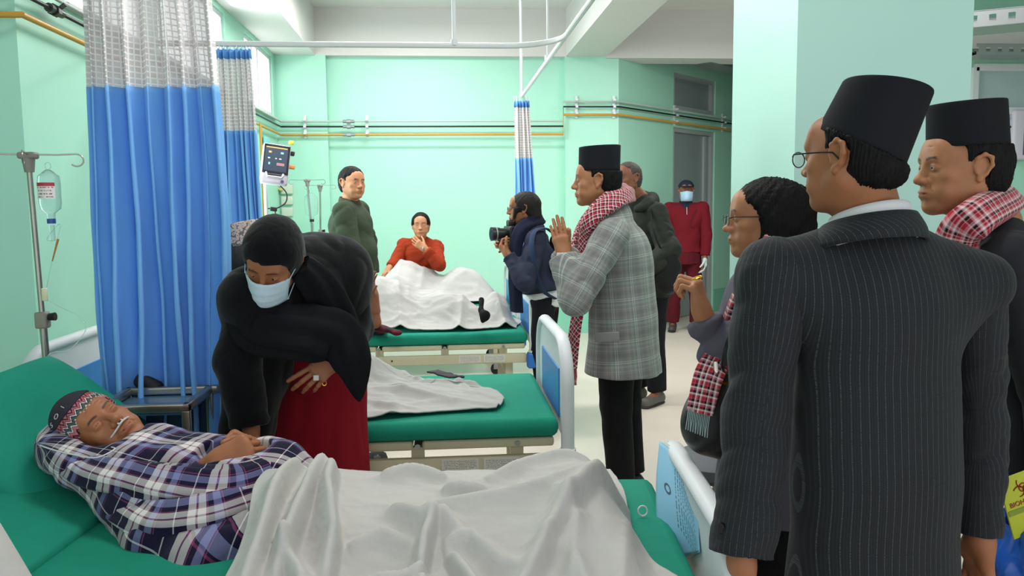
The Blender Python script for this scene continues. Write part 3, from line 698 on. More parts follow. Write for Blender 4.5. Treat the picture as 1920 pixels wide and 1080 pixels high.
# far right wall with the glazed strip
YR = 7.9
struct(quadbox('wall_right_far', 3.9, 9, YR, YR+0.2, 0, ZC, MINT))
gw = MB(); gz0, gz1 = atY(1870, 209, YR).z, atY(1870, 128, YR).z; gx0, gx1 = atY(1822, 180, YR).x, 7.2
for z in (gz0, gz1): gw.box(((gx0+gx1)/2, YR-0.03, z), (gx1-gx0, 0.06, 0.07))
for x in (gx0, gx1): gw.box((x, YR-0.03, (gz0+gz1)/2), (0.06, 0.06, gz1-gz0))
g_ = gw.build('window_4', ALU); struct(g_)
MB().box(((gx0+gx1)/2, YR-0.012, (gz0+gz1)/2), (gx1-gx0, 0.012, gz1-gz0)).build('pane', paint('glazed_strip', '#aebfc4', 0.12, 0.08, 1.2), g_)
struct(quadbox('trim_6', 3.9, 8.5, YR-0.35, YR, gz1+0.12, gz1+0.36, WHITE))
struct(quadbox('wall_right', 8.4, 8.6, -1.5, 15, 0, ZC, MINT)); struct(quadbox('wall_far', -2, 8.6, 14.6, 14.8, 0, ZC, MINT))
struct(quadbox('wall_left_near', -3.6, -3.4, -1.5, 3.6, 0, ZC, MINT))
# perforated cable trays
def tray(label, a, b, wd, h=0.09, n=26):
    a = Vector(a); b = Vector(b); t = thing('cable_tray', label, 'cable tray', a); d = (b-a).normalized(); s = d.cross(Vector((0, 0, 1))).normalized(); L = (b-a).length
    R = Matrix((d, s, Vector((0, 0, 1)))).transposed(); m = MB()
    m.box((a+b)/2-Vector((0, 0, h/2)), (L, wd, 0.004), R)
    for q in (-1, 1):
        c = (a+b)/2+s*q*wd/2
        m.box(c+Vector((0, 0, h*0.36)), (L, 0.004, h*0.28), R); m.box(c-Vector((0, 0, h*0.36)), (L, 0.004, h*0.28), R); m.box(c+Vector((0, 0, h*0.5)), (L, 0.014, 0.004), R)
        st = L/n
        for i in range(n): m.box(c+d*(-L/2+st*(i+0.5)), (st*0.62, 0.004, h*0.45), R)
    m.build('tray', GREYM, t)
    c = MB(); random.seed(3)
    for i in range(5):
        o = s*(wd*(-0.35+0.17*i)); P = [a+d*(L*j/12)+o+Vector((0, 0, -h/2+0.015+0.012*random.random()))+s*0.02*random.random() for j in range(13)]; c.tube(P, 0.009+0.004*(i % 2), 6)
    c.build('cable', paint('cable_black', '#1b1c1d', 0.5, 0.05), t, True)
    for j in (0.2, 0.8): p = a+d*L*j; MB().cyl(p+Vector((0, 0, h/2)), Vector((p.x, p.y, ZC)), 0.005, n=6).build('hanger_rod', GREYM, t, True)
tray('perforated grey cable tray under the ceiling beyond the door', (k0+kd*0.9+kn*0.5+Vector((0, 0, 3.05))), (k0+kd*5+kn*0.5+Vector((0, 0, 3.05))), 0.25, 0.1, 34)
pA = atY(1822, 45, 5.2); tray('near grey cable tray at the top right corner, full of black cables', pA, pA+Vector((2.2, -1.3, 0)), 0.3, 0.1, 24)
pB = atY(1815, 97, YR-0.5); tray('long level grey cable tray running across the far right wall', pB, pB+Vector((3.0, 0, 0)), 0.25, 0.1, 26)
# pipes along the walls
YEL = paint('ochre_pipe', '#c99a3f', 0.35, 0.04); BLK = paint('black_pipe', '#15191a', 0.35, 0.03); GRP = paint('pale_grey_pipe', '#b6bfbd', 0.35, 0.03)
def wallrun(z0, z1, off, xj):
    k = k0+kn*off; kk = k+kd*0.02
    return [(-3.3, 3.5-off, z0), (XL+off, 3.5-off, z0), (XL+off, YB-off, z0), (xj, YB-off, z0), (xj, YB-off, z1), (k0.x, YB-off, z1), tuple(k0+kd*7.0+kn*off+Vector((0, 0, z1)))]
xj = atY(1055, 230, YB).x
zy = atY(800, 253, YB).z; zk = atY(800, 238, YB).z; zg = atY(800, 232, YB).z; dz = atY(1100, 216, YB).z-zy
for nm, z, m, r, lab in (('gas_pipe', zy, YEL, 0.013, 'ochre yellow pipe running round the mint walls, lowest of three'), ('gas_pipe', zk, BLK, 0.009, 'black pipe running round the mint walls between grey and yellow ones'), ('gas_pipe', zg+0.02, GRP, 0.009, 'pale grey pipe running round the mint walls, topmost of three')):
    xo = xj-(zy-z)*0.0
    o = MB().tube([p for q in [wallrun(z, z+dz, 0.05, xo)] for p in q], r, 10).build(nm, m, None, True); tag(o, lab, 'pipe')
def bracket(p, n, d, lab):
    b = MB(); R = Matrix((d, n, Vector((0, 0, 1)))).transposed(); b.box(p+n*0.012, (0.03, 0.02, 0.24), R); b.box(p+n*0.045, (0.028, 0.05, 0.02), R); b.box(p+n*0.045+Vector((0, 0, 0.07)), (0.028, 0.05, 0.02), R); b.box(p+n*0.045-Vector((0, 0, 0.07)), (0.028, 0.05, 0.02), R)
    o = b.build('pipe_bracket', ALU); tag(o, lab, 'bracket', None)
for px, lab in ((573, 'white pipe bracket nearest the left window corner'), (689, 'white pipe bracket above the man in the green sweater')): bracket(Vector((atY(px, 240, YB).x, YB if px < 600 else YB, zk)), Vector((0, -1, 0)), Vector((1, 0, 0)), lab)
for px, lab in ((1080, 'white pipe bracket just right of the step in the pipes'), (1150, 'white pipe bracket left of the wall corner above the grey-haired man')): bracket(Vector((atY(px, 240, YB).x, YB, zk+dz)), Vector((0, -1, 0)), Vector((1, 0, 0)), lab)
for px, lab in ((1262, 'white pipe bracket at the left edge of the grey door'), (1352, 'white pipe bracket right of the grey door by the pillar')): p = k0+kd*onskew(px)[0]; p.z = zk+dz; bracket(p, kn, kd, lab)
t = thing('pipe_fittings', 'cluster of steel pipe couplings left of the second bracket', 'pipe fitting', atY(655, 240, YB-0.05))
for z in (zy, zk, zg+0.02):
    c = Vector((atY(655, 240, YB).x, YB-0.05, z)); MB().cyl(c-Vector((0.06, 0, 0)), c+Vector((0.06, 0, 0)), 0.017, n=10).cyl(c-Vector((0.02, 0, 0)), c+Vector((0.02, 0, 0)), 0.024, n=6).build('coupling', GREYM, t, True)
t = thing('pipe_valve', 'dark steel valve coupling on the black pipe at the top left', 'pipe fitting', (XL+0.05, 3.62, zk))
c = Vector((XL+0.05, 3.75, zk)); MB().cyl(c-Vector((0, 0.07, 0)), c+Vector((0, 0.05, 0)), 0.02, n=10).cyl(c+Vector((0, -0.03, 0)), c+Vector((0, 0.0, 0)), 0.028, n=6).cyl(c, c+Vector((0.04, 0, 0.03)), 0.01, n=8).build('valve_body', paint('dark_steel', '#4d4f50', 0.3, 0.1, metal=0.8), t, True)
# ------------------------------------------------------------ curtain rails
ZR = 2.3; XR = 0.675
def rail(name, pts, lab):
    o = MB().tube(pts, [(0.016, 0.012)]*len(pts), 8, up=(0, 0, 1)).build(name, paint('rail_white', '#d4d6d6', 0.35, 0.02), None, True); tag(o, lab, 'curtain rail'); return o
r2y = atz(700, 84, ZR).y
arc = [(XR-0.3+0.3*math.sin(a), r2y-0.3*(1-math.cos(a)) if False else r2y-0.3+0.3*math.cos(a), ZR) for a in [i*math.pi/16 for i in range(9)]]
rail('curtain_rail', [(XL+0.02, r2y, ZR)]+arc, 'white curtain rail crossing the room and curving into the long one')
r3y = atz(987, 180, ZR).y
rail('curtain_rail', [(XR, -0.4, ZR), (XR, r2y, ZR), (XR, r3y, ZR)], 'long grey-white curtain rail running away above the bed ends')
r1y = 2.92
rail('curtain_rail', [(XL+0.0-0.0-1.6, r1y, ZR), (XR, r1y, ZR)], 'near curtain rail holding the large blue curtain, above the frame')
for px, py, lab in ((852, 75, 'thin white hanger tube in the middle of the curtain rail'), (988, 176, 'white hanger tube above the narrow tied curtain'), (1027, 112, 'thin white hanger tube right of the thick one')):
    p = atz(px, py, ZR) if px != 852 else Vector((atz(852, 82, ZR).x, r2y, ZR))
    if px == 988: p = Vector((XR, r3y+0.03, ZR))
    if px == 1027: p = Vector((XR, atX(1027, 125, XR).y, ZR))
    o = MB().cyl(p, (p.x, p.y, ZC), 0.012 if px != 1027 else 0.006, n=10).cyl((p.x, p.y, ZC-0.01), (p.x, p.y, ZC), 0.035, n=14).cyl(p, p+Vector((0, 0, 0.03)), 0.02, n=10).build('ceiling_hanger', ALU, None, True); tag(o, lab, 'hanger')
# ------------------------------------------------------------ curtains
def meshmat(name, c, period=0.024, hole=0.62):
    t = NT(name); v = t.coord('pc'); s = t.n('ShaderNodeSeparateXYZ'); t.l(v, s.inputs[0])
    a = bands(t, s.outputs[0], period, [(0, hole)]); b = bands(t, s.outputs[1], period, [(0, hole)]); h = t.math('MULTIPLY', a, b)
    col = t.mix(h, lin('#fbfafa'), lin(c)); t.fin(col, 0.8, None, Specular_IOR_Level=0.1)
    tr = t.n('ShaderNodeBsdfTransparent'); mx = t.n('ShaderNodeMixShader'); t.l(t.math('MULTIPLY', h, 0.12), mx.inputs[0]); t.l(t.b.outputs[0], mx.inputs[1]); t.l(tr.outputs[0], mx.inputs[2]); t.l(mx.outputs[0], t.out.inputs[0]); return t.m
MESH = meshmat('curtain_mesh', '#dcd5d5', 0.02, 0.76); BLUE = fabric('curtain_blue', '#7dbaf8', 0.75, 500, 0.15, 0.12, 9, 0.03, 0.15); HEADB = fabric('curtain_header', '#6ba6e6', 0.8, 500, 0.15, 0.3, 30)
def drape(label, x0t, x1t, x0b, x1b, y, zt, zm, zb, nf, amp, seed, ampt=None, ybot=0.0, curve=None, extra=None, lean=0.0):
    """gathered curtain: header tape, open mesh top, plain blue body, each a real pleated sheet"""
    rnd = random.Random(seed); ph = [rnd.random()*6.28 for _ in range(6)]; m = 260; ampt = amp if ampt is None else ampt
    fp = np.cumsum([0]+[0.6+0.8*rnd.random() for _ in range(nf)]); fp /= fp[-1]
    t = thing('curtain', label, 'curtain', ((x0t+x1t)/2, y, zb))
    def pt(u, z):
        w = (zt-z)/(zt-zb); sft = 0.06*w*math.sin(5*u+ph[0])*(1-u)*u*4; uu = min(max(u+sft, 0), 1)
        k = np.interp(uu, fp, range(nf+1)); a = ampt+(amp-ampt)*min(1, w*1.6); a *= 0.55+0.45*math.sin(k*2.1+ph[1])**2+0.25*w*math.sin(k*0.9+ph[2])
        sn = math.sin(2*math.pi*k); c = math.cos(2*math.pi*k)
        x = (x0t+(x1t-x0t)*u)*(1-w)+(x0b+(x1b-x0b)*u)*w
        if curve: x += curve(u, w)
        x += 0.35*a*math.sin(4*math.pi*k)*0.7+0.012*math.sin(z*4+u*9+ph[3])*w
        yy = y+a*sn*(1-0.2*c)+0.018*w*math.sin(u*14+z*3+ph[4])+ybot*w+0.006*math.sin(z*17+u*30+ph[5])*w
        if extra: yy += extra(u, w)
        return (x, yy, z)
    def sheet(nm, z0, z1, mat, th, nz, off=0.0):
        us = np.linspace(0, 1, m); zs = np.linspace(z0, z1, nz); P = np.array([[pt(u, z) for z in zs] for u in us]); P[:, :, 1] += off
        L = np.zeros((m, nz, 3)); L[1:, :, 0] = np.cumsum(np.linalg.norm(np.diff(P[:, :1], axis=0), axis=2), 0); L[:, :, 1] = zs[None, :]
        grid(nm, P, mat, t, th, L)
    sheet('header_tape', zt, zt-0.05, HEADB, 0.004, 3); sheet('mesh_panel', zt-0.05, zm, MESH, 0.0, 24); sheet('blue_panel', zm+0.004, zb, BLUE, 0.003, 60)
    for i in range(0, nf*2+1):
        h = MB(); p = pt(i/(nf*2), zt); h.tube([(p[0], p[1], zt-0.01), (p[0], p[1]*0.5+y*0.5, zt+0.012), (p[0], y, ZR)], 0.003, 5); h.build('hook', ALU, t, True)
    return t
xa, xb = at(190, 165, 2.86).x, at(425, 165, 2.86).x; ya = r1y
zm1 = at(300, 168, 2.85).z
drape('large blue curtain with white mesh top hanging left, beside the woman in black', xa-0.02, xb-0.04, at(219, 700, 2.95).x, at(418, 790, 2.8).x, ya, ZR-0.02, zm1, 0.42, 8, 0.066, 5, 0.045, -0.02, lambda u, w: 0.05*math.sin(w*2.4)*(u > 0.0)*u, lambda u, w: -0.14*w*w*max(0, (u-0.78)/0.22))
zm2 = at(450, 245, 4.4).z
drape('second blue curtain with mesh top, farther back behind the monitor side', at(402, 95, 4.4).x, at(467, 95, 4.4).x, at(418, 420, 4.4).x, at(498, 420, 4.4).x, r2y, ZR-0.03, zm2, 0.45, 7, 0.05, 11, 0.03)
zm3 = at(985, 294, 6.35).z
c3 = drape('narrow bunched blue and white curtain at the end of the long rail', at(969, 182, 6.35).x, at(999, 182, 6.35).x, at(972, 400, 6.35).x, at(1024, 400, 6.35).x, r3y, ZR-0.04, zm3, 0.5, 5, 0.05, 23, 0.03, 0, None)
# ---------------------------------------------------------------- hospital beds
CREAM = paint('cream_steel', '#cbc3a6', 0.42, 0.03, 3); PLAST = paint('white_plastic', '#dfe2e6', 0.48, 0.015); BUMP = paint('blue_plastic', '#2f6fc4', 0.35, 0.03)
PANB = paint('blue_board_panel', '#3d86cf', 0.4, 0.03); RUBBER = paint('black_rubber', '#1b1b1c', 0.7, 0.05)
GREEN = fabric('green_sheet', '#1b8c74', 0.8, 700, 0.25, 0.5, 8, 0.07); LABEL = None
def labelmat(name, bg, fg, rows=7, sx=1.0):
    """a printed plate: rows of small dark print on a pale ground"""
    if name in MATS: return MATS[name]
    t = NT(name); v = t.coord('Generated'); s = t.n('ShaderNodeSeparateXYZ'); t.l(v, s.inputs[0])
    row = bands(t, s.outputs[2], 1.0/rows, [(0.3, 0.72)]); nz = t.noise(t.coord('Generated', (34*sx, 1, rows*0.9)), 1.0, 2, 0.8)
    ink = t.math('MULTIPLY', row, t.math('GREATER_THAN', nz, 0.48)); edge = t.math('MULTIPLY', t.math('GREATER_THAN', s.outputs[0], 0.05), t.math('LESS_THAN', s.outputs[0], 0.95))
    edge = t.math('MULTIPLY', edge, t.math('MULTIPLY', t.math('GREATER_THAN', s.outputs[2], 0.08), t.math('LESS_THAN', s.outputs[2], 0.92)))
    MATS[name] = t.fin(t.mix(t.math('MULTIPLY', ink, edge), lin(bg), lin(fg)), 0.5); return MATS[name]
LAB = labelmat('printed_plate', '#d8d5cd', '#77777a')
BL, BW, MT = 1.96, 0.88, 0.60
def board(t, x, nm, z1=0.885, inlay=True):
    """arched end board in the y-z plane at local x"""
    r = min(0.17, (z1-0.5)*0.7); z0 = 0.42; w = BW/2-0.02; out = []
    for a in range(0, 10): q = math.pi/2*a/9; out.append((x, -w+r-r*math.cos(q), z1-r+r*math.sin(q)))
    for a in range(0, 10): q = math.pi/2*a/9; out.append((x, w-r+r*math.sin(q), z1-r+r*math.cos(q)))
    path = [(x, -w, z0), (x, -w, 0.55)]+out+[(x, w, 0.55), (x, w, z0)]
    o = MB().tube(path, [(0.026, 0.022)]*len(path), 12, up=(1, 0, 0)).build(nm, PLAST, t, True, False)
    inner = [(x-0.009, y*0.96, z-0.0) for (_, y, z) in out]; pts = [(x-0.009, -w*0.96, 0.5)]+inner+[(x-0.009, w*0.96, 0.5)]
    MB().poly(pts, (0.018, 0, 0)).build('board_panel', PLAST, o, False, False)
    s = 1 if x > 0 else -1
    if inlay: MB().box((x-0.011*s, 0, 0.66), (0.008, w*1.3, 0.2), bev=0.003).build('blue_inlay', PANB, o, False, False)
    for y in (-w, w):
        MB().box((x, y, 0.41), (0.085, 0.075, 0.105), bev=0.018).build('corner_bumper', BUMP, t, True, False)
        MB().cyl((x, y, 0.455), (x, y, 0.475), 0.032, n=14).build('collar', PLAST, o, True, False)
def make_bed(label, loc, rz, head=True, foot=True, bz=0.885, inlay=True):
    t = thing('hospital_bed', label, 'bed', loc, rz); L = BL/2; W = BW/2; tw = dict(parent=t, world=False)
    # mattress under a green sheet: slightly sagging, with a few drawn wrinkles
    m = MB().box((0, 0, (MT+0.525)/2), (BL-0.04, BW, MT-0.525), bev=0.03).build('mattress', GREEN, t, True, False)
    for i in range(4):
        a, b = (-L+0.02, -0.33, -0.0, 0.42, L-0.02)[i:i+2]
        MB().box(((a+b)/2, 0, 0.505), (b-a-0.035, BW-0.03, 0.036), bev=0.012).build('platform_panel', CREAM, t, True, False)
    for y in (-1, 1): MB().box((0, y*(W-0.03), 0.425), (BL-0.06, 0.03, 0.062), bev=0.006).build('side_rail', CREAM, t, True, False)
    for x in (-0.85, -0.33, 0.0, 0.42, 0.8):
        b = MB()
        for y in (-1, 1): b.box((x, y*(W-0.05), 0.47), (0.05, 0.028, 0.05))
        b.box((x, 0, 0.472), (0.035, BW-0.12, 0.025)).build('cross_brace', CREAM, t, False, False)
        for y in (-1, 1): MB().cyl((x+0.0, y*(W-0.012), 0.505), (x, y*(W-0.006), 0.505), 0.011, n=8).build('bolt', GREYM, t, False, False)
    for x in (-L+0.14, L-0.14):
        for y in (-1, 1):
            lg = MB().box((x, y*(W-0.09), 0.27), (0.05, 0.04, 0.28), bev=0.005).build('leg', CREAM, t, True, False)
            MB().cyl((x, y*(W-0.09), 0.13), (x, y*(W-0.09), 0.1), 0.02, n=10).box((x, y*(W-0.09)-0.018, 0.085), (0.05, 0.006, 0.07)).box((x, y*(W-0.09)+0.018, 0.085), (0.05, 0.006, 0.07)).build('castor_fork', GREYM, lg, False, False)
            MB().cyl((x+0.0, y*(W-0.09)-0.013, 0.05), (x, y*(W-0.09)+0.013, 0.05), 0.05, n=18).build('castor_wheel', RUBBER, lg, True, False)
    for x in (-L+0.14, L-0.14): MB().box((x, 0, 0.28), (0.03, BW-0.24, 0.03)).build('axle_bar', CREAM, t, False, False)
    for i, (a, b) in enumerate(((L-0.47, L-0.33), (L-0.31, L-0.17))): MB().box(((a+b)/2, -(W-0.03)-0.0165, 0.428), (b-a, 0.003, 0.045)).build('rating_plate', LAB, t, False, False)
    MB().cyl((L-0.9, -(W-0.03)-0.012, 0.428), (L-0.9, -(W-0.03)-0.018, 0.428), 0.006, n=8).build('rail_hole', RUBBER, t, False, False)
    cr = MB().tube([(L+0.0, -0.2, 0.36), (L+0.09, -0.2, 0.36), (L+0.115, -0.235, 0.34), (L+0.115, -0.3, 0.33)], 0.008, 8).build('crank', STEEL, t, True, False); MB().tube([(L+0.115, -0.3, 0.33), (L+0.14, -0.31, 0.325), (L+0.2, -0.31, 0.325)], [0.008, 0.013, 0.013], 8).build('crank_grip', paint('grey_grip', '#8e8e8e', 0.4), cr, True, False)
    if foot: board(t, L+0.015, 'footboard', bz, inlay)
    if head: board(t, -L-0.015, 'headboard', 0.885 if bz > 0.8 else 0.74, inlay)
    return t
def bedM(t): return Matrix.Translation(t.location) @ Matrix.Rotation(t.rotation_euler.z, 4, 'Z')
def place_bed(label, footfar, footnear, **kw):
    """bed from the two top corners at the mattress foot"""
    a = Vector((footfar.x, footfar.y, 0)); b = Vector((footnear.x, footnear.y, 0)); d = (a-b).normalized(); ax = Vector((d.y, -d.x, 0)); mid = a-d*BW/2; c = mid-ax*(BL/2-0.02)
    return make_bed(label, (c.x, c.y, 0), math.atan2(ax.y, ax.x), **kw)
bed1 = place_bed('nearest green mattress hospital bed with the old man in purple plaid on it', atz(1222, 893, MT), atz(1312, 1080, MT), bz=0.735, inlay=False)
f2 = atz(1001, 697, MT); n2 = atz(1042, 772, MT); bed2 = place_bed('second hospital bed from the front, with a crumpled white sheet and blue corner guard', f2, n2)
n3 = atz(990, 622, MT); bed3 = place_bed('hospital bed of the patient wholly covered by a white sheet, third from the front', Vector((n3.x-0.0, n3.y+BW, 0)), Vector((n3.x, n3.y, 0)))
n4 = atz(958, 572, MT); bed4 = place_bed('farthest hospital bed, where the woman in the rust sweater sits', Vector((n4.x, n4.y+BW, 0)), Vector((n4.x, n4.y, 0)))
BED = [bed1, bed2, bed3, bed4]
for i, b in enumerate(BED): b['world_note'] = i; del b['world_note']

# ---------------------------------------------------------------- sheets and blankets
SHEET = fabric('white_blanket', '#c2bfbc', 0.95, 420, 0.4, 0.7, 13, 0.03); SHEET2 = fabric('white_sheet', '#b4b2b0', 0.9, 800, 0.2, 0.3, 18, 0.03)
def fold_field(X, Y, folds):
    """folds: (points, width, height[, sharp side]) ridges along polylines in bed coordinates"""
    Z = np.zeros_like(X)
    for fo in folds:
        pts, wd, hh = fo[0], fo[1], fo[2]; skew = fo[3] if len(fo) > 3 else 0.0
        best = np.full_like(X, 9.0); sgn = np.zeros_like(X); al = np.zeros_like(X); tot = sum(math.dist(a, b) for a, b in zip(pts, pts[1:])); acc = 0
        for a, b in zip(pts, pts[1:]):
            ax, ay = a; bx, by = b; dx, dy = bx-ax, by-ay; L2 = dx*dx+dy*dy+1e-9; h = np.clip(((X-ax)*dx+(Y-ay)*dy)/L2, 0, 1)
            d = np.hypot(X-ax-h*dx, Y-ay-h*dy); s = np.sign((X-ax)*dy-(Y-ay)*dx); m = d < best; best = np.where(m, d, best); sgn = np.where(m, s, sgn); al = np.where(m, (acc+h*math.sqrt(L2))/tot, al); acc += math.sqrt(L2)
        wl_ = wd*(1+skew*sgn); env = np.clip(np.sin(np.clip(al, 0, 1)*math.pi), 0, 1)**0.5*0.75+0.25
        q_ = best/np.maximum(wl_, 0.003); Z += hh*env*(0.55*np.exp(-q_**2)+0.45*np.exp(-q_*1.6))
    return Z
def cover(name, label, cat, bed, outline, base, folds, mat, nu=190, nv_=110, seed=0.0, thick=0.006, crease=0.006, pxfold=None, drop=None, group=None, kw=(9, 15), lvl=None):
    """cloth lying over a body on a bed; outline(u,v)->(x,y) bed coordinates, base(x,y)->height above the mattress"""
    U, V = np.meshgrid(np.linspace(0, 1, nu), np.linspace(0, 1, nv_), indexing='ij'); X, Y = outline(U, V)
    Z = base(X, Y); F = fold_field(X, Y, folds)
    P3 = np.stack([X*kw[0]+3*F, Y*kw[1], Z*9], -1).reshape(-1, 3); n = wav(P3, (1.0, 1.0, 1.0), seed, 1.1).reshape(X.shape); n2 = wav(P3*2.3, (1.0, 1.3, 1.0), seed+3, 1.1).reshape(X.shape)
    r = np.clip(1-np.abs(n)*2.5, 0, 1); r2 = np.clip(1-np.abs(n2)*2.5, 0, 1)
    edge = np.minimum(np.minimum(U, 1-U)*12, np.minimum(V, 1-V)*10).clip(0, 1)
    Z = Z + F + crease*(r+0.5*r2)*(0.5+0.5*edge); Z = np.maximum(Z, 0.006)
    for _ in range(2): Zp = np.pad(Z, 1, mode='edge'); Z = (Zp[1:-1, 1:-1]*2+Zp[:-2, 1:-1]+Zp[2:, 1:-1]+Zp[1:-1, :-2]+Zp[1:-1, 2:])/6
    if drop is not None: Z = drop(X, Y, Z)
    L = np.stack([X, Y, Z+(MT if lvl is None else lvl)], -1); M = bedM(bed); R = np.array(M.to_3x3()); T = np.array(M.translation)
    Pw = L@R.T+T; o = grid(name, Pw, mat, None, thick); return tag(o, label, cat, group)
def tobed(bed, px, py, z): p = bedM(bed).inverted() @ atz(px, py, z); return (p.x, p.y)
def foldpx(bed, z, pts, w, h, skew=0.0): return ([tobed(bed, x, y, z) for x, y in pts], w, h, skew)
def C7(*pts): return [(600+x*0.4444, 600+y*0.4444) for x, y in pts]
sstep = lambda a: (lambda t: t*t*(3-2*t))(np.clip(a, 0, 1))
def bump2(X, Y, cx, cy, rx, ry, h, p=2.0): return h*np.exp(-(np.abs((X-cx)/rx)**p+np.abs((Y-cy)/ry)**p))
# blanket of the nearest bed
LEGZ = 0.17
def base1(X, Y):
    far = np.clip((Y-0.02)/0.40, 0, 1.5); near = np.clip((-0.10-Y)/0.42, 0, 1.5)
    side = (1-sstep(far))*(1-sstep(near)*0.75)
    xx = 0.128+0.02*np.sin(X*5+1)+0.05*np.exp(-((X-0.70)/0.13)**2)-0.02*np.exp(-((X-0.25)/0.2)**2)+0.03*np.exp(-((X+0.45)/0.18)**2)
    endf = 1-sstep((X-0.74)/0.13); z = xx*side*endf
    return z+0.012
_q0 = tobed(bed1, 400, 1075, 0.70); _q1 = tobed(bed1, 548, 868, 0.72); _sl = (_q1[0]-_q0[0])/(_q1[1]-_q0[1]); B1L = (_q0[0]+_sl*(-0.46-_q0[1]), _q0[0]+_sl*(0.45-_q0[1])); print('B1L', B1L, _q0, _q1)
def outl1(U, V):
    y = -0.46+0.91*V; xl = B1L[0]+(B1L[1]-B1L[0])*V+0.025*np.sin(V*9); xr = 0.86-0.03*V+0.02*np.sin(V*7+2)+0.09*np.exp(-((V-0.1)/0.22)**2)
    return xl+(xr-xl)*U, y+0.012*np.sin(U*14)*(V > 0.9)
zf = 0.76; fp = lambda pts, w, h, s=0.0: foldpx(bed1, zf, C7(*pts), w, h, s)
F1 = [fp([(1310, 640), (1180, 700), (1000, 840), (860, 970), (740, 1080)], 0.030, 0.035, 0.4), fp([(1300, 700), (1290, 860), (1250, 1080)], 0.035, 0.02),
      fp([(470, 740), (700, 735), (950, 725), (1150, 680)], 0.022, 0.022, 0.5), fp([(60, 960), (200, 975), (330, 955), (430, 925)], 0.022, 0.036, 0.5),
      fp([(300, 760), (420, 800), (520, 790), (600, 830)], 0.028, 0.028), fp([(480, 800), (440, 870), (420, 930)], 0.018, 0.035, 0.3), fp([(540, 880), (640, 980), (740, 1075)], 0.02, 0.035, -0.4),
      fp([(430, 950), (410, 1020), (380, 1080)], 0.02, 0.035), fp([(480, 940), (560, 1010), (660, 1080)], 0.016, 0.025), fp([(520, 850), (640, 840), (760, 900), (840, 920)], 0.03, 0.022),
      fp([(60, 640), (40, 760), (60, 860), (20, 950)], 0.026, 0.045, 0.4), fp([(20, 660), (-40, 760), (-120, 850), (-200, 960)], 0.026, 0.04, 0.3), fp([(-90, 620), (-160, 720), (-240, 860), (-330, 980), (-400, 1060)], 0.03, 0.035, 0.3),
      fp([(-180, 880), (-100, 960), (-60, 1060)], 0.022, 0.035, -0.3), fp([(120, 860), (260, 830), (380, 850)], 0.025, 0.02), fp([(260, 640), (400, 625), (530, 640)], 0.022, 0.022), fp([(520, 690), (620, 700), (700, 690)], 0.016, 0.022), fp([(700, 650), (900, 610), (1130, 600)], 0.03, 0.02),
      fp([(1000, 740), (1080, 830), (1060, 960)], 0.03, 0.014), fp([(900, 880), (1020, 870), (1120, 800)], 0.02, 0.01), fp([(1080, 900), (1150, 1000), (1160, 1070)], 0.03, 0.016), fp([(130, 1000), (200, 1060), (260, 1075)], 0.03, 0.01)]
cover('blanket', 'rumpled off-white blanket over the legs of the old man in the nearest bed', 'blanket', bed1, outl1, base1, [(a, b*0.8, c*1.9, max(-0.72, min(0.72, d*1.5))) for a, b, c, d in F1], SHEET, 330, 190, 1.0, 0.008, 0.004)
# crumpled sheet on the empty bed
def outl2(U, V):
    y = -0.42+0.74*V+0.10*np.clip(U-0.62, 0, 1)*(V < 0.5)-0.13*sstep((U-0.55)/0.3)*sstep((V-0.55)/0.4)+0.02*np.sin(U*9); xl = -0.55+0.04*np.sin(V*11); xr = 0.70+0.07*np.sin(V*5+0.4)-0.20*sstep((V-0.5)/0.4)
    return xl+(xr-xl)*U, y+0.06*U*(1-V)
base2 = lambda X, Y: 0.012+bump2(X, Y, 0.16, 0.17, 0.17, 0.10, 0.13)+bump2(X, Y, -0.2, 0.12, 0.25, 0.13, 0.11)+bump2(X, Y, 0.42, -0.05, 0.22, 0.14, 0.035)+bump2(X, Y, -0.1, -0.14, 0.5, 0.16, 0.035)
fq = lambda pts, w, h, s=0.0: foldpx(bed2, 0.65, C7(*pts), w, h, s)
F2 = [fq([(180, 300), (350, 300), (560, 320), (780, 330)], 0.018, 0.03, 0.3), fq([(200, 360), (400, 370), (600, 365), (840, 350)], 0.02, 0.025), fq([(350, 240), (500, 270), (700, 250), (850, 260)], 0.02, 0.03), fq([(370, 215), (400, 170), (470, 160), (520, 200)], 0.02, 0.045), fq([(200, 180), (290, 200), (370, 240)], 0.02, 0.03), fq([(560, 250), (650, 290), (830, 320)], 0.015, 0.02), fq([(140, 330), (260, 340), (420, 345)], 0.015, 0.02), fq([(420, 230), (470, 210), (540, 190)], 0.02, 0.03)]
cover('sheet', 'white sheet left crumpled in a heap on the second bed', 'sheet', bed2, outl2, base2, F2, SHEET2, 200, 110, 4.0, 0.005, 0.008)
GC0 = tobed(bed2, 800, 678, 0.70); GC1 = tobed(bed2, 850, 706, 0.67); print(GC0, GC1)
ol3 = lambda U, V: (-0.02+0.17*U+0.25*V*0.2, 0.13+0.1*V-0.06*U)
cover('grey_cloth', 'small dark grey cloth lying on the crumpled white sheet', 'cloth', bed2, lambda U, V: (GC0[0]+(GC1[0]-GC0[0])*U+0.05*V, GC0[1]+(GC1[1]-GC0[1])*U+0.05*V), lambda X, Y: base2(X, Y)+0.035, [], fabric('dark_grey_cloth', '#4b474c', 0.9), 34, 20, 2.0, 0.008, 0.008)
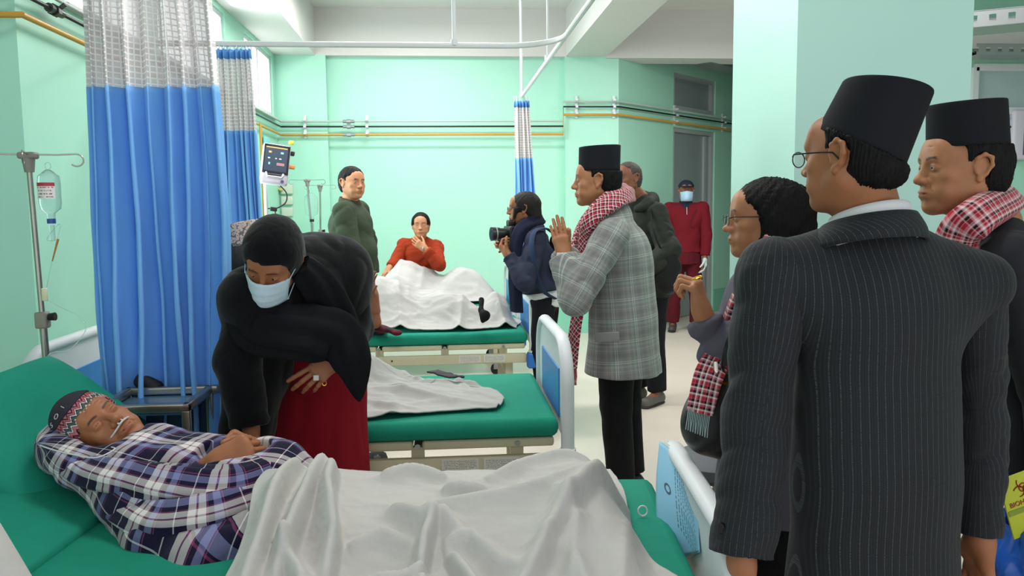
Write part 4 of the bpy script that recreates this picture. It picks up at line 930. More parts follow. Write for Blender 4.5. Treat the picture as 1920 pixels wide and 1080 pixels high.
# sheet over the third patient: belly, legs, feet
X3L = tobed(bed3, 708, 600, 0.64)[0]; print('X3L', X3L)
def outl3(U, V):
    y = -0.40+0.80*V+0.10*sstep((U-0.6)/0.4)*(1-V)*1.0-0.1*sstep((U-0.7)/0.3)*V; xl = X3L-0.10*V+0.03*np.sin(V*6.1); xr = 0.93-0.03*np.cos(V*6); return xl+(xr-xl)*U, y+0.05*(1-V)*(1-U)
def base3(X, Y):
    z = bump2(X, Y, -0.22, 0.02, 0.44, 0.27, 0.35, 2.8)+bump2(X, Y, -0.52, 0.1, 0.18, 0.25, 0.20, 2.4)+bump2(X, Y, 0.42, 0.08, 0.24, 0.17, 0.17)+bump2(X, Y, 0.50, -0.12, 0.22, 0.13, 0.13)+bump2(X, Y, 0.80, 0.02, 0.10, 0.2, 0.16, 3)+0.012
    return z*(1-sstep((X-0.84)/0.1))
ft = lambda pts, w, h, s=0.0: foldpx(bed3, 0.75, [(620+x*0.2038, 480+y*0.2038) for x, y in pts], w, h, s)
F3 = [ft([(520, 130), (600, 300), (640, 500), (700, 640)], 0.035, 0.035), ft([(640, 200), (700, 340), (720, 480)], 0.03, 0.025), ft([(860, 690), (1000, 600), (1150, 520), (1250, 400)], 0.03, 0.03), ft([(950, 700), (1100, 640), (1300, 630)], 0.025, 0.03), ft([(1150, 640), (1250, 560), (1350, 540)], 0.02, 0.03), ft([(1000, 340), (1150, 400), (1240, 420)], 0.02, 0.02), ft([(1500, 420), (1620, 470), (1750, 500)], 0.03, 0.03), ft([(1370, 560), (1450, 600), (1520, 640)], 0.03, 0.03), ft([(440, 560), (560, 620), (700, 680)], 0.03, 0.03), ft([(1260, 380), (1380, 370), (1480, 400)], 0.02, 0.03)]
cover('sheet', 'white sheet covering the big-bellied patient in the third bed', 'sheet', bed3, outl3, base3, F3, SHEET2, 220, 110, 7.0, 0.006, 0.012, kw=(7, 10))
# sheet over the knees of the woman on the farthest bed
def outl4(U, V): y = -0.36+0.66*V; return -0.28+1.14*U-0.10*V+0.05*np.sin(V*6), y+0.02*np.sin(U*9)
base4 = lambda X, Y: 0.012+bump2(X, Y, 0.02, 0.0, 0.2, 0.28, 0.15)+bump2(X, Y, 0.1, 0.0, 0.6, 0.3, 0.05)+bump2(X, Y, 0.20, 0.05, 0.26, 0.2, 0.18)+bump2(X, Y, 0.62, -0.02, 0.2, 0.2, 0.22, 2.6)
F4 = [([(0.0, -0.2), (0.05, 0.1), (0.2, 0.25)], 0.03, 0.03), ([(0.2, -0.25), (0.25, 0.0), (0.5, 0.2)], 0.03, 0.03), ([(0.4, -0.2), (0.6, -0.1), (0.8, -0.15)], 0.03, 0.02), ([(-0.15, -0.1), (0.1, -0.2), (0.3, -0.25)], 0.03, 0.03)]
cover('sheet', 'pale grey-white sheet over the knees of the woman in the rust sweater', 'sheet', bed4, outl4, base4, F4, SHEET2, 150, 80, 9.0, 0.006, 0.012, kw=(7, 10))
# pillow on the nearest bed, leaning on the head end
def pillow(label, M, L, W, T, mat, sag=0.0):
    nu, nv2 = 60, 44; U, V = np.meshgrid(np.linspace(-1, 1, nu), np.linspace(-1, 1, nv2), indexing='ij'); 
    e = ((1-U**4).clip(0)*(1-V**4).clip(0))**0.42; pin = 1-0.07*(np.abs(V)**2)*(1-np.abs(U)**6); pin2 = 1-0.09*(np.abs(U)**2)*(1-np.abs(V)**6)
    X = U*L/2*pin; Y = V*W/2*pin2; P3 = np.stack([U*4, V*4, U*0], -1).reshape(-1, 3); nz = wav(P3, (1.3, 1.6, 1), 2.0, 1.0).reshape(U.shape)
    top = np.stack([X, Y, T/2*e*(1+0.05*nz)-sag*np.exp(-((U-0.1)**2+(V-0.0)**2)/0.12)], -1); bot = np.stack([X, Y, -T/2*e], -1)
    n = nu*nv2; q = [(i*nv2+j, (i+1)*nv2+j, (i+1)*nv2+j+1, i*nv2+j+1) for i in range(nu-1) for j in range(nv2-1)]
    Vv = np.concatenate([top.reshape(-1, 3), bot.reshape(-1, 3)]); Q = np.array(q+[tuple(reversed([a+n for a in f])) for f in q])
    R = np.array(M.to_3x3()); Vv = Vv@R.T+np.array(M.translation); o = mesh_np('pillow', Vv, Q, mat, None); 
    import bmesh; bm = bmesh.new(); bm.from_mesh(o.data); bmesh.ops.remove_doubles(bm, verts=bm.verts[:], dist=0.0004); bm.to_mesh(o.data); bm.free(); return tag(o, label, 'pillow')
M1 = bedM(bed1)
_A, _B, _C = at(45, 912, 2.1), at(308, 815, 2.6), at(140, 690, 2.62); _x = (_C-_B).normalized(); _y = (_A-_B); _y = (_y-_x*_y.dot(_x)); _wd = _y.length; _y.normalize(); _n = _x.cross(_y); _n = _n if _n.z > 0 else -_n; _y = _n.cross(_x)
_L, _T = 0.50, 0.15; _s = 1 if (_A-_B).dot(_y) > 0 else -1
_c = _B+_x*(_L*0.47)+_y*_s*(_wd/2)-_n*(_T*0.35); PILM = Matrix.Translation(_c) @ Matrix((_x, _y, _n)).transposed().to_4x4()
pillow('plump green pillow propped at the head of the nearest bed', PILM, _L, _wd+0.08, _T, GREEN, 0.015)
bk = MB().box((-0.74, 0, MT+0.02), (0.44, BW-0.01, 0.05), Matrix.Rotation(math.radians(7), 3, 'Y'), bev=0.02).build('raised_backrest', GREEN, bed1, True, False)
# blue record book leaning on the footboard of bed one
def cm_book():
    t = thing('record_book', 'light blue hospital record book clipped to the near footboard', 'book', at(1275, 950, 1.95))
    fr_, br, tp, bt = at(1243, 838, 2.12), at(1290, 1075, 1.70), at(1232, 820, 2.15), at(1240, 1060, 1.72)
    corners = [at(1233, 822, 2.18), at(1309, 905, 1.93), at(1314, 1030, 1.80), at(1240, 1068, 1.86), at(1222, 985, 1.99)]
    A, B, C_, D = at(1237, 826, 2.16), at(1312, 925, 1.86), at(1306, 1050, 1.76), at(1228, 985, 1.93)
    n, m2 = 24, 24; P = np.zeros((n, m2, 3))
    for i in range(n):
        u = i/(n-1)
        for j in range(m2):
            v = j/(m2-1); a = A.lerp(B, u); b = at(1240, 1066, 1.93).lerp(at(1312, 1036, 1.76), u); p = a.lerp(b, v); nrm = Vector((-0.6, -0.5, 0.3)); P[i, j] = p+nrm*0.025*math.sin(v*math.pi)*(1-0.7*u)+Vector((0.02, 0.02, 0.0))*math.sin(u*math.pi)
    tb = NT('book_cover'); v = tb.coord('pc'); s = tb.n('ShaderNodeSeparateXYZ'); tb.l(v, s.inputs[0])
    x, y = s.outputs[0], s.outputs[1]
    rowm = bands(tb, x, 0.0125, [(0.3, 0.6)]); nz = tb.noise(tb.coord('pc', (1, 130, 1)), 1.0, 2, 0.8); zone = tb.math('MULTIPLY', tb.math('MULTIPLY', tb.math('GREATER_THAN', x, 0.07), tb.math('LESS_THAN', x, 0.2)), tb.math('MULTIPLY', tb.math('GREATER_THAN', y, 0.04), tb.math('LESS_THAN', y, 0.2)))
    ink = tb.math('MULTIPLY', tb.math('MULTIPLY', rowm, tb.math('GREATER_THAN', nz, 0.47)), zone)
    ring = tb.math('ABSOLUTE', tb.math('SUBTRACT', tb.math('SQRT', tb.math('ADD', tb.math('POWER', tb.math('SUBTRACT', x, 0.045), 2.0), tb.math('POWER', tb.math('SUBTRACT', y, 0.12), 2.0))), 0.011)); ringm = tb.math('LESS_THAN', ring, 0.003)
    col = tb.mix(tb.math('MAXIMUM', ink, ringm), lin('#8cc4e2'), lin('#3f5a6e')); tb.fin(col, 0.5)
    grid('cover', P, tb.m, t, 0.002)
    grid('page_block', P+np.array((0.012, 0.004, -0.002)), paint('paper', '#d9d4c4', 0.8), t, 0.012)
    grid('back_cover', P*1.0+np.array((0.024, 0.008, -0.003)), tb.m, t, 0.002); return t
cm_book()
r_ = MB().tube([at(1205, 958, 2.0)+Vector((0.012*math.cos(a), 0.012*math.sin(a)*0.3, 0.012*math.sin(a))) for a in [i*math.pi/8 for i in range(16)]], 0.0022, 6, closed=True).build('string_loop', paint('white_string', '#e6e4df', 0.6), None, True); tag(r_, 'tiny white string ring on the sheet beside the blue book', 'ring')
# ---------------------------------------------------------------- drip stands
CLAMP = paint('grey_clamp', '#8f8981', 0.5, 0.04)
def drip_stand(label, top, bot, sc=1.0, arms=4, clampz=None, base=True, a0=0.3):
    top = Vector(top); bot = Vector(bot); d = (top-bot).normalized(); foot = bot-d*((bot.z-0.09)/d.z) if base else bot
    t = thing('drip_stand', label, 'drip stand', (foot.x, foot.y, 0)); cz = clampz or bot.lerp(top, 0.3); c = foot.lerp(top, (cz-foot.z)/(top.z-foot.z))
    MB().cyl(foot, c+d*0.02, 0.0125*sc, n=14).build('lower_tube', STEEL, t, True); MB().cyl(c, top, 0.0095*sc, n=12).build('upper_tube', STEEL, t, True)
    k = MB().box(c, (0.042*sc, 0.042*sc, 0.06*sc), bev=0.008).build('clamp', CLAMP, t, True); MB().cyl(c+Vector((0.02, 0, 0.01)), c+Vector((0.045, 0, 0.012)), 0.012*sc, 0.015*sc, n=8).build('knob', RUBBER, k, True)
    MB().cyl(top-d*0.05, top, 0.016*sc, 0.022*sc, 12).box(top+d*0.008, (0.06*sc, 0.045*sc, 0.024*sc), bev=0.008).build('hook_head', CLAMP, t, True)
    for i in range(arms):
        a = a0+2*math.pi*i/arms; r = Vector((math.cos(a), math.sin(a), 0)); z = top+d*0.012
        P = [z+r*0.02, z+r*0.09, z+r*0.15+Vector((0, 0, 0.004))]+[z+r*(0.15+0.022*math.sin(q))+Vector((0, 0, -0.018+0.022*math.cos(q))) for q in [0.4*j for j in range(1, 11)]]
        MB().tube([z+(p-z)*sc for p in P], 0.0028*sc, 6).build('hook', STEEL, t, True)
    for i in range(5):
        a = 2*math.pi*i/5+0.2; r = Vector((math.cos(a), math.sin(a), 0)); b = Vector((foot.x, foot.y, 0)); lg = MB().tube([b+Vector((0, 0, 0.1)), b+r*0.13+Vector((0, 0, 0.085)), b+r*0.27+Vector((0, 0, 0.06))], [(0.012, 0.016)]*3, 8).build('leg', STEEL, t, True); w_ = b+r*0.27
        MB().cyl(w_+Vector((0, -0.01, 0.025)), w_+Vector((0, 0.01, 0.025)), 0.025, n=12).build('castor', RUBBER, lg, True)
    return t, c
s1, c1 = drip_stand('tall drip stand by the left wall behind the green pillow', at(53, 296, 2.85), at(88, 690, 2.85), 1.0, 4, at(80, 600, 2.85).z, True, 0.35)
s2, c2_ = drip_stand('far drip stand with the clear bag, left of the green-sweater man', at(576, 340, 7.85), at(586, 444, 7.85), 1.0, 4, 0.9, True, 0.1)
s3, c3_ = drip_stand('far bare drip stand, nearest to the green-sweater man', at(600, 350, 8.0), at(601, 444, 8.0), 0.9, 4, at(600, 435, 8).z, True, 0.0)
lens_t = NT('lens_clear'); tr_ = lens_t.n('ShaderNodeBsdfTransparent'); mx_ = lens_t.n('ShaderNodeMixShader'); mx_.inputs[0].default_value = 0.88; lens_t.fin(lin('#c8d4d6'), 0.05); lens_t.l(lens_t.b.outputs[0], mx_.inputs[1]); lens_t.l(tr_.outputs[0], mx_.inputs[2]); lens_t.l(mx_.outputs[0], lens_t.out.inputs[0]); LENS = lens_t.m
clear = NT('clear_plastic'); CLEAR = clear.fin(lin('#dfeeee'), 0.12, None, Transmission_Weight=0.85, IOR=1.15, Alpha=0.75)
def bottle(label, p, sc, lab=True, bag=False):
    t = thing('drip_bottle', label, 'drip bottle', p); prof = [(0.008, 0), (0.018, -0.008), (0.034, -0.022), (0.037, -0.05), (0.036, -0.115), (0.032, -0.135), (0.014, -0.15), (0.013, -0.168)]
    b = MB(); n = 20; p = Vector(p)
    vs = [p+Vector((r*math.cos(2*math.pi*k/n)*(1.15 if bag else 1), r*math.sin(2*math.pi*k/n)*(0.5 if bag else 1), z))*sc for r, z in prof for k in range(n)]
    b.add(vs, [(i*n+k, i*n+(k+1) % n, (i+1)*n+(k+1) % n, (i+1)*n+k) for i in range(len(prof)-1) for k in range(n)]+[tuple(range(n)), tuple(range((len(prof)-1)*n, len(prof)*n))]); b.build('bottle_body', CLEAR, t, True)
    MB().tube([p+Vector((0.01*math.cos(a), 0, 0.012+0.012*math.sin(a)))*sc for a in [i*math.pi/6 for i in range(12)]], 0.0018*sc, 5, closed=True).build('hanging_loop', CLEAR, t, True)
    MB().cyl(p+Vector((0, 0, -0.168))*sc, p+Vector((0, 0, -0.185))*sc, 0.014*sc, n=12).build('stopper', paint('blue_stopper', '#2b4fa0', 0.4) if not bag else RUBBER, t, True)
    if lab:
        arc_ = [p+Vector((0.0375*math.sin(a), -0.0375*math.cos(a), -0.045))*sc for a in [(-0.9+1.8*i/8) for i in range(9)]]
        b = MB(); b.add(arc_+[q+Vector((0, 0, -0.055))*sc for q in arc_], [(i, i+1, i+10, i+9) for i in range(8)]); b.build('paper_label', labelmat('bottle_label', '#e9e6e4', '#9c5560', 5, 0.4), t, True)
        c_ = [q+Vector((0, -0.0006, 0))*sc for q in arc_]; b = MB(); b.add(c_+[q+Vector((0, 0, -0.012))*sc for q in c_], [(i, i+1, i+10, i+9) for i in range(8)]); b.build('red_label_band', paint('label_red', '#b3343f', 0.5), t, True)
    b = MB().cyl(p+Vector((0, 0, -0.19))*sc, p+Vector((0, 0, -0.245))*sc, 0.009*sc, n=12).build('drip_chamber', CLEAR, t, True)
    return t
pb = at(90, 318, 2.78); bottle('clear drip bottle with red and white label on the near stand', pb, 1.0)
T1 = [pb+Vector((0.0, 0, -0.245)), at(88, 448, 2.78), at(112, 420, 2.78), at(106, 455, 2.77), at(97, 492, 2.76), at(86, 545, 2.75), at(84, 560, 2.74), at(110, 575, 2.74), at(150, 595, 2.72), at(160, 620, 2.7), at(130, 655, 2.68), at(95, 662, 2.66), at(80, 690, 2.6), at(60, 730, 2.5)]
tt = thing('drip_line', 'thin clear tube looping down from the near drip bottle', 'tube', T1[0]); MB().tube(smoothpath(T1, 90), 0.0016, 6).build('tube', CLEAR, tt, True)
MB().cyl(at(109, 448, 2.76), at(98, 490, 2.76), 0.004, 0.0022, 10).build('amber_connector', paint('amber', '#b98233', 0.4), tt, True); MB().box(at(84, 552, 2.74), (0.018, 0.012, 0.045), bev=0.003).build('flow_clamp', paint('ivory', '#d9dcb4', 0.5), tt, True)
bottle('clear drip bag hanging on the far stand', at(583, 362, 7.8), 1.5, False, True)
# ---------------------------------------------------------------- steel trolley behind the pillow
t = thing('steel_trolley', 'stainless steel bedside trolley under the large blue curtain', 'trolley', (at(300, 720, 2.8).x, 2.75, 0))
zt = at(300, 745, 2.66).z; xa_, xb_ = at(222, 740, 2.66).x, at(374, 740, 2.66).x; ya_, yb_ = 2.60, 2.86
for (p, q) in (((xa_, ya_, zt), (xb_, ya_, zt)), ((xa_, yb_, zt), (xb_+0.02, yb_, zt)), ((xa_, ya_, zt), (xa_, yb_, zt)), ((xb_, ya_, zt), (xb_, yb_, zt))):
    p, q = Vector(p), Vector(q); c = (p+q)/2; MB().box(c, (abs(q.x-p.x)+0.025, abs(q.y-p.y)+0.025, 0.028), bev=0.006).build('top_rail', STEEL, t, True)
MB().box(((xa_+xb_)/2, (ya_+yb_)/2, zt-0.02), (xb_-xa_, yb_-ya_, 0.008)).build('top_shelf', paint('blue_tinted_steel', '#5f86a8', 0.25, 0.05, metal=0.6), t)
MB().box(((xa_+xb_)/2, (ya_+yb_)/2, 0.25), (xb_-xa_, yb_-ya_, 0.012)).build('lower_shelf', STEEL, t)
for x in (xa_, xb_):
    for y in (ya_, yb_):
        lg = MB().box((x, y, (zt+0.06)/2), (0.024, 0.024, zt-0.08), bev=0.003).build('leg', STEEL, t, True); MB().cyl((x, y-0.012, 0.028), (x, y+0.012, 0.028), 0.028, n=14).build('castor', RUBBER, lg, True)
MB().box(((xa_+xb_)/2, yb_+0.012, zt-0.26), (xb_-xa_, 0.006, 0.46)).build('navy_rectangle', paint('navy_blue', '#1f3f66', 0.5), t)  # upright dark blue rectangle at the back, below the top shelf
tag(MB().box((xa_+0.06, 2.88, zt+0.02), (0.1, 0.05, 0.05), Matrix.Rotation(0.5, 3, 'Y'), bev=0.02).build('black_grip', RUBBER, t, True), None)
# ---------------------------------------------------------------- patient monitor, its pole, wall panel
t = thing('patient_monitor', 'white patient monitor with a dark screen on a pole by the curtain', 'monitor', at(516, 310, 6.0))
mc = at(516, 309, 6.0); Rm = Matrix.Rotation(math.radians(14), 3, 'Z') @ Matrix.Rotation(math.radians(8), 3, 'Y') @ Matrix.Rotation(math.radians(-6), 3, 'X')
MB().box(mc, (0.2, 0.07, 0.3), Rm, bev=0.02).build('housing', paint('monitor_grey', '#c9c2cb', 0.4), t, True)
def mp(x, y, z): return mc+Rm@Vector((x, y, z))
sf = MB().box(mp(0.003, -0.036, 0.035), (0.185, 0.006, 0.215), Rm, bev=0.004).build('screen_bezel', paint('bezel', '#1c2026', 0.25), t, True)
scr = NT('screen_glow'); scr.b.inputs['Emission Color'].default_value = lin('#39485c'); scr.b.inputs['Emission Strength'].default_value = 0.35
MB().box(mp(0.0, -0.040, 0.035), (0.16, 0.002, 0.18), Rm).build('screen', scr.fin(lin('#2e3a49'), 0.2), sf)
def glow(name, c, e=0.8):
    if name in MATS: return MATS[name]
    q = NT(name); q.b.inputs['Emission Color'].default_value = lin(c); q.b.inputs['Emission Strength'].default_value = e; MATS[name] = q.fin(lin(c), 0.4); return MATS[name]
for (x, z, w_, h_, nm, c) in ((0.0, 0.12, 0.15, 0.008, 'orange_bar', '#d9a36a'), (-0.045, 0.085, 0.02, 0.014, 'orange_digits', '#e0a070'), (0.04, 0.085, 0.02, 0.014, 'cyan_digits', '#7fd0d8'), (-0.05, 0.04, 0.016, 0.009, 'pale_digits', '#b9d2cf'), (0.0, 0.04, 0.012, 0.008, 'pale_digits', '#b9d2cf'), (0.03, 0.04, 0.016, 0.008, 'pale_digits', '#b9d2cf'), (-0.045, 0.0, 0.012, 0.016, 'cyan_digits', '#7fd0d8'), (0.035, 0.0, 0.055, 0.02, 'rose_field', '#a07078')):
    MB().box(mp(x, -0.042, z), (w_, 0.001, h_), Rm).build('screen_readout', glow(nm, c, 0.5), sf)
MB().tube([mp(-0.06, -0.035, -0.07), mp(-0.06, -0.06, -0.075), mp(-0.05, -0.065, -0.1), mp(0.05, -0.065, -0.1), mp(0.065, -0.06, -0.08), mp(0.06, -0.035, -0.07)], 0.008, 8).build('handle', paint('monitor_grey', '#c9c2cb', 0.4), t, True)
MB().box(mp(0.0, -0.037, -0.09), (0.1, 0.004, 0.026), Rm).build('vent_slot', RUBBER, t); MB().cyl(mp(0.06, -0.036, -0.125), mp(0.06, -0.044, -0.125), 0.012, n=12).build('dial', paint('violet_knob', '#5a4a78', 0.4), t, True)
MB().box(mp(0.115, 0, 0.1), (0.03, 0.04, 0.03), Rm, bev=0.006).build('side_connector', RUBBER, t, True); MB().box(mp(0.1, 0.02, 0.185), (0.035, 0.03, 0.03), Rm, bev=0.008).build('yellow_plug', paint('yellow_plug', '#e2d43a', 0.4), t, True); MB().box(mp(0.12, 0.0, 0.0), (0.045, 0.03, 0.03), Rm, bev=0.008).build('orange_plug', paint('orange_plug', '#e08a4a', 0.4), t, True)
ca = MB(); ca.tube(smoothpath([mp(0.05, 0, -0.15), mp(0.1, 0, -0.2), mp(0.1, 0, -0.27), mp(0.04, 0, -0.32), mp(-0.02, 0, -0.33)], 24), 0.005, 6); 
ca.build('cable', RUBBER, t, True); MB().tube(smoothpath([mp(0.03, 0, -0.33), mp(0.05, 0, -0.42), mp(0.07, 0, -0.52), mp(0.05, 0, -0.62)], 20), 0.004, 6).build('cable', RUBBER, t, True); MB().box(mp(0.02, 0, -0.33), (0.05, 0.03, 0.03), Rm, bev=0.006).build('cable_plug', RUBBER, t, True)
p0, p1 = at(497, 335, 6.05), at(500, 420, 6.05); pz = Vector((p1.x, p1.y, 0.0))
MB().cyl(pz, p0, 0.014, n=12).build('pole', PLAST, t, True); MB().cyl(pz, pz+Vector((0, 0, 0.04)), 0.2, 0.17, 20).build('base', PLAST, t, True)
t = thing('wall_supply_panel', 'cream wall panel with green bands and cables behind the monitor', 'wall panel', (XL+0.3, YB, 1.3))
for py0, py1 in ((346, 364), (368, 384), (389, 406)):
    a, b = atY(500, py1, YB-0.04), atY(548, py0, YB-0.04); MB().box(((XL+0.02+b.x)/2, YB-0.02, (a.z+b.z)/2), (b.x-XL-0.02, 0.04, b.z-a.z), bev=0.006).build('panel_strip', paint('cream_panel', '#d3dccb', 0.4), t, True)
a, b = atY(500, 388, YB), atY(520, 360, YB); MB().box(((a.x+b.x)/2, YB-0.06, (a.z+b.z)/2), (0.12, 0.05, b.z-a.z), bev=0.01).build('green_box', paint('box_green', '#5fae74', 0.4), t, True)
MB().box((atY(525, 363, YB).x, YB-0.06, atY(525, 354, YB).z), (0.09, 0.04, 0.025), Matrix.Rotation(0.4, 3, 'Y'), bev=0.006).build('yellow_connector', paint('pale_yellow', '#ccbf6a', 0.4), t, True)
o = MB().box(atX(500, 268, XL+0.02)+Vector((0, 0, 0)), (0.02, 0.22, 0.12), bev=0.006).build('wall_notice', paint('pale_blue_notice', '#8fd9e0', 0.5), None, True); tag(o, 'small pale blue notice on the left wall above the monitor', 'notice')
o = MB().tube([(XL+0.05, atX(489, 250, XL+0.05).y, zy), (XL+0.05, atX(489, 250, XL+0.05).y, 1.3)], 0.011, 8).tube([(XL+0.085, atX(487, 250, XL+0.08).y, zy), (XL+0.085, atX(487, 250, XL+0.08).y, 1.3)], 0.008, 8).build('drop_pipe', YEL, None, True); tag(o, 'pair of thin vertical pipes dropping behind the second curtain', 'pipe')
# gas alarm box on the far right wall
a, b = atY(1898, 300, YR-0.1), atY(1960, 205, YR-0.1); t = thing('gas_alarm_box', 'white gas control box at the right edge of the frame', 'control box', ((a.x+b.x)/2, YR, (a.z+b.z)/2))
MB().box(((a.x+b.x)/2, YR-0.05, (a.z+b.z)/2), (b.x-a.x, 0.1, b.z-a.z), bev=0.03).build('casing', paint('lilac_white', '#d6d0e0', 0.4), t, True)
MB().box(((a.x+b.x)/2+0.03, YR-0.103, (a.z+b.z)/2), (b.x-a.x-0.16, 0.012, b.z-a.z-0.1), bev=0.02).build('window_frame', paint('dark_bezel', '#4a484c', 0.4), t, True)
MB().box(((a.x+b.x)/2+0.03, YR-0.11, (a.z+b.z)/2), (b.x-a.x-0.2, 0.006, b.z-a.z-0.14)).build('gauge_window', paint('gauge_grey', '#8f9098', 0.4), t)
for py, m, lab in ((222, GRP, 'pale grey pipe entering the gas control box at the right'), (238, BLK, 'black pipe entering the gas control box at the right'), (255, YEL, 'yellow pipe entering the gas control box at the right')):
    p = atY(1830, py, YR-0.05); o = MB().cyl((3.95, YR-0.05, p.z), (a.x, YR-0.05, p.z), 0.012, n=10).build('gas_pipe', m, None, True); tag(o, lab, 'pipe')
# yellow biohazard bin with a blue liner, bottom right
t = thing('biohazard_notice', 'yellow-green biohazard card above the blue bag at bottom right', 'sign', at(1900, 960, 1.8))
bc = at(1930, 940, 1.72); Rb = Matrix.Rotation(math.radians(-18), 3, 'Y'); card = paint('acid_yellow', '#b5bf2b', 0.5, 0.04)
def bp(x, y, z): return bc+Rb@(Vector((x, y, z))*0.78)
MB().box(bc, (0.115, 0.005, 0.145), Rb, bev=0.002).build('card', card, t, True); redp = paint('sign_red', '#9b2f22', 0.5); blkp = paint('sign_black', '#1d2a1a', 0.5)
for k in range(3):
    q = math.radians(90+120*k); cx, cz = 0.017*math.cos(q)-0.01, 0.017*math.sin(q)+0.05; P = [bp(cx+0.016*math.cos(a), -0.004, cz+0.016*math.sin(a)) for a in [q+math.radians(55)+math.radians(250)*i/14 for i in range(15)]]
    MB().tube(P, [(0.0035*(0.35+0.65*math.sin(math.pi*(i+0.8)/15.6)), 0.001) for i in range(15)], 6, up=(0, 1, 0)).build('biohazard_arc', redp, t, True)
MB().tube([bp(-0.01+0.012*math.cos(a), -0.004, 0.05+0.012*math.sin(a)) for a in [i*math.pi/9 for i in range(18)]], 0.0016, 6, closed=True).build('biohazard_ring', redp, t, True)
def text(s_, p, R, size, mat, parent, name='lettering', ext=0.0006, align='CENTER'):
    c = bpy.data.curves.new(name, 'FONT'); c.body = s_; c.size = size; c.extrude = ext; c.align_x = align; c.align_y = 'CENTER'; tmp = bpy.data.objects.new('tmp', c); COL.objects.link(tmp)
    bpy.context.view_layer.update(); me = bpy.data.meshes.new_from_object(tmp.evaluated_get(bpy.context.evaluated_depsgraph_get())); bpy.data.objects.remove(tmp)
    me.transform(Matrix.Translation(p) @ R.to_4x4()); me.materials.clear(); return link(name, me, mat, parent, False)
RX = Matrix.Rotation(math.radians(90), 3, 'X')
text('BIOHAZARD', bp(-0.005, -0.0045, 0.008), Rb@RX, 0.0155, redp, t); MB().box(bp(0, -0.0045, -0.014), (0.11, 0.001, 0.012), Rb).build('green_band', paint('sign_green', '#7f8f26', 0.5), t); text('HIO', bp(0.0, -0.0045, -0.055), Rb@RX, 0.027, blkp, t)
t = thing('waste_bin', 'red bin lined with a shiny blue plastic bag at bottom right', 'bin', Vector((at(1940, 1020, 1.78).x, at(1940, 1020, 1.78).y, 0)))
b0 = t.location; zb1 = at(1930, 1015, 1.78).z; prof = [(0.11, 0.0), (0.135, zb1-0.05)]; b = MB().cyl(b0, b0+Vector((0, 0, zb1-0.05)), 0.075, 0.095, 24); b.build('bin_body', paint('bin_red', '#a02a20', 0.4), t, True)
n = 48; V = []
for i in range(12):
    w_ = i/11; z = zb1-0.085+0.14*w_; rr = 0.102+0.022*math.sin(w_*3.0)-0.03*w_*w_
    for k in range(n): a_ = 2*math.pi*k/n; V.append(tuple(b0+Vector(((rr+0.010*math.sin(a_*9+w_*5)+0.006*math.sin(a_*17-w_*7))*math.cos(a_), (rr+0.010*math.sin(a_*9+w_*5))*math.sin(a_), z+0.02*math.sin(a_*5)*w_))))
G = np.array(V).reshape(12, n, 3).transpose(1, 0, 2); bagm = NT('blue_plastic_bag'); grid('bag_liner', G, bagm.fin(lin('#2f6bd0'), 0.22, None, Transmission_Weight=0.25), t, 0.002, closed_u=True)
post = MB().cyl((bc.x+0.03, bc.y+0.012, 0), (bc.x+0.03, bc.y+0.012, bc.z+0.05), 0.008, n=10).build('post', GREYM, None, True); post.parent = bpy.data.objects['biohazard_notice']; post.matrix_parent_inverse = wm(post.parent).inverted()
# round stool by the woman with spectacles
sc_ = at(1345, 866, 2.6); t = thing('stool', 'round grey cushioned stool with steel ring behind the suited man', 'stool', (sc_.x, sc_.y, 0))
MB().cyl((sc_.x, sc_.y, sc_.z-0.035), (sc_.x, sc_.y, sc_.z-0.02), 0.145, 0.155, 30).cyl((sc_.x, sc_.y, sc_.z-0.02), (sc_.x, sc_.y, sc_.z+0.012), 0.155, 0.155, 30).cyl((sc_.x, sc_.y, sc_.z+0.012), (sc_.x, sc_.y, sc_.z+0.025), 0.155, 0.13, 30).build('seat', fabric('stool_grey', '#77777d', 0.7), t, True)
MB().tube([(sc_.x+0.15*math.cos(a), sc_.y+0.15*math.sin(a), sc_.z-0.05) for a in [i*math.pi/18 for i in range(36)]], 0.009, 8, closed=True).build('ring', STEEL, t, True); MB().cyl((sc_.x, sc_.y, 0.05), (sc_.x, sc_.y, sc_.z-0.03), 0.016, n=12).build('column', STEEL, t, True)
for i in range(4): a = i*math.pi/2+0.5; lg = MB().tube([(sc_.x, sc_.y, 0.12), (sc_.x+0.2*math.cos(a), sc_.y+0.2*math.sin(a), 0.02)], 0.011, 8).build('leg', STEEL, t, True)
# pairs of dark sandals under the second bed
for i, (px, py, yaw_) in enumerate(((680, 872, 0.3), (708, 872, 0.2))):
    c = atz(px, py, 0.0); t = thing('sandal', ('left' if i == 0 else 'right')+' one of two black sandals on the floor under the second bed', 'sandal', c, yaw_)
    S = SDF(); S.cap((-0.0, -0.08, 0.014), (0.005, 0.08, 0.014), 0.034, 0.042, 0.01, (0, 0, 1), 0.3); V, Q = S.mesh(0.006); mesh_np('sole', V, Q, RUBBER, t, world=False)
    MB().tube([(-0.04, 0.03, 0.015), (-0.025, 0.045, 0.05), (0.01, 0.05, 0.06), (0.04, 0.045, 0.04), (0.046, 0.03, 0.015)], [(0.004, 0.02)]*5, 8).build('strap', RUBBER, t, True, False)
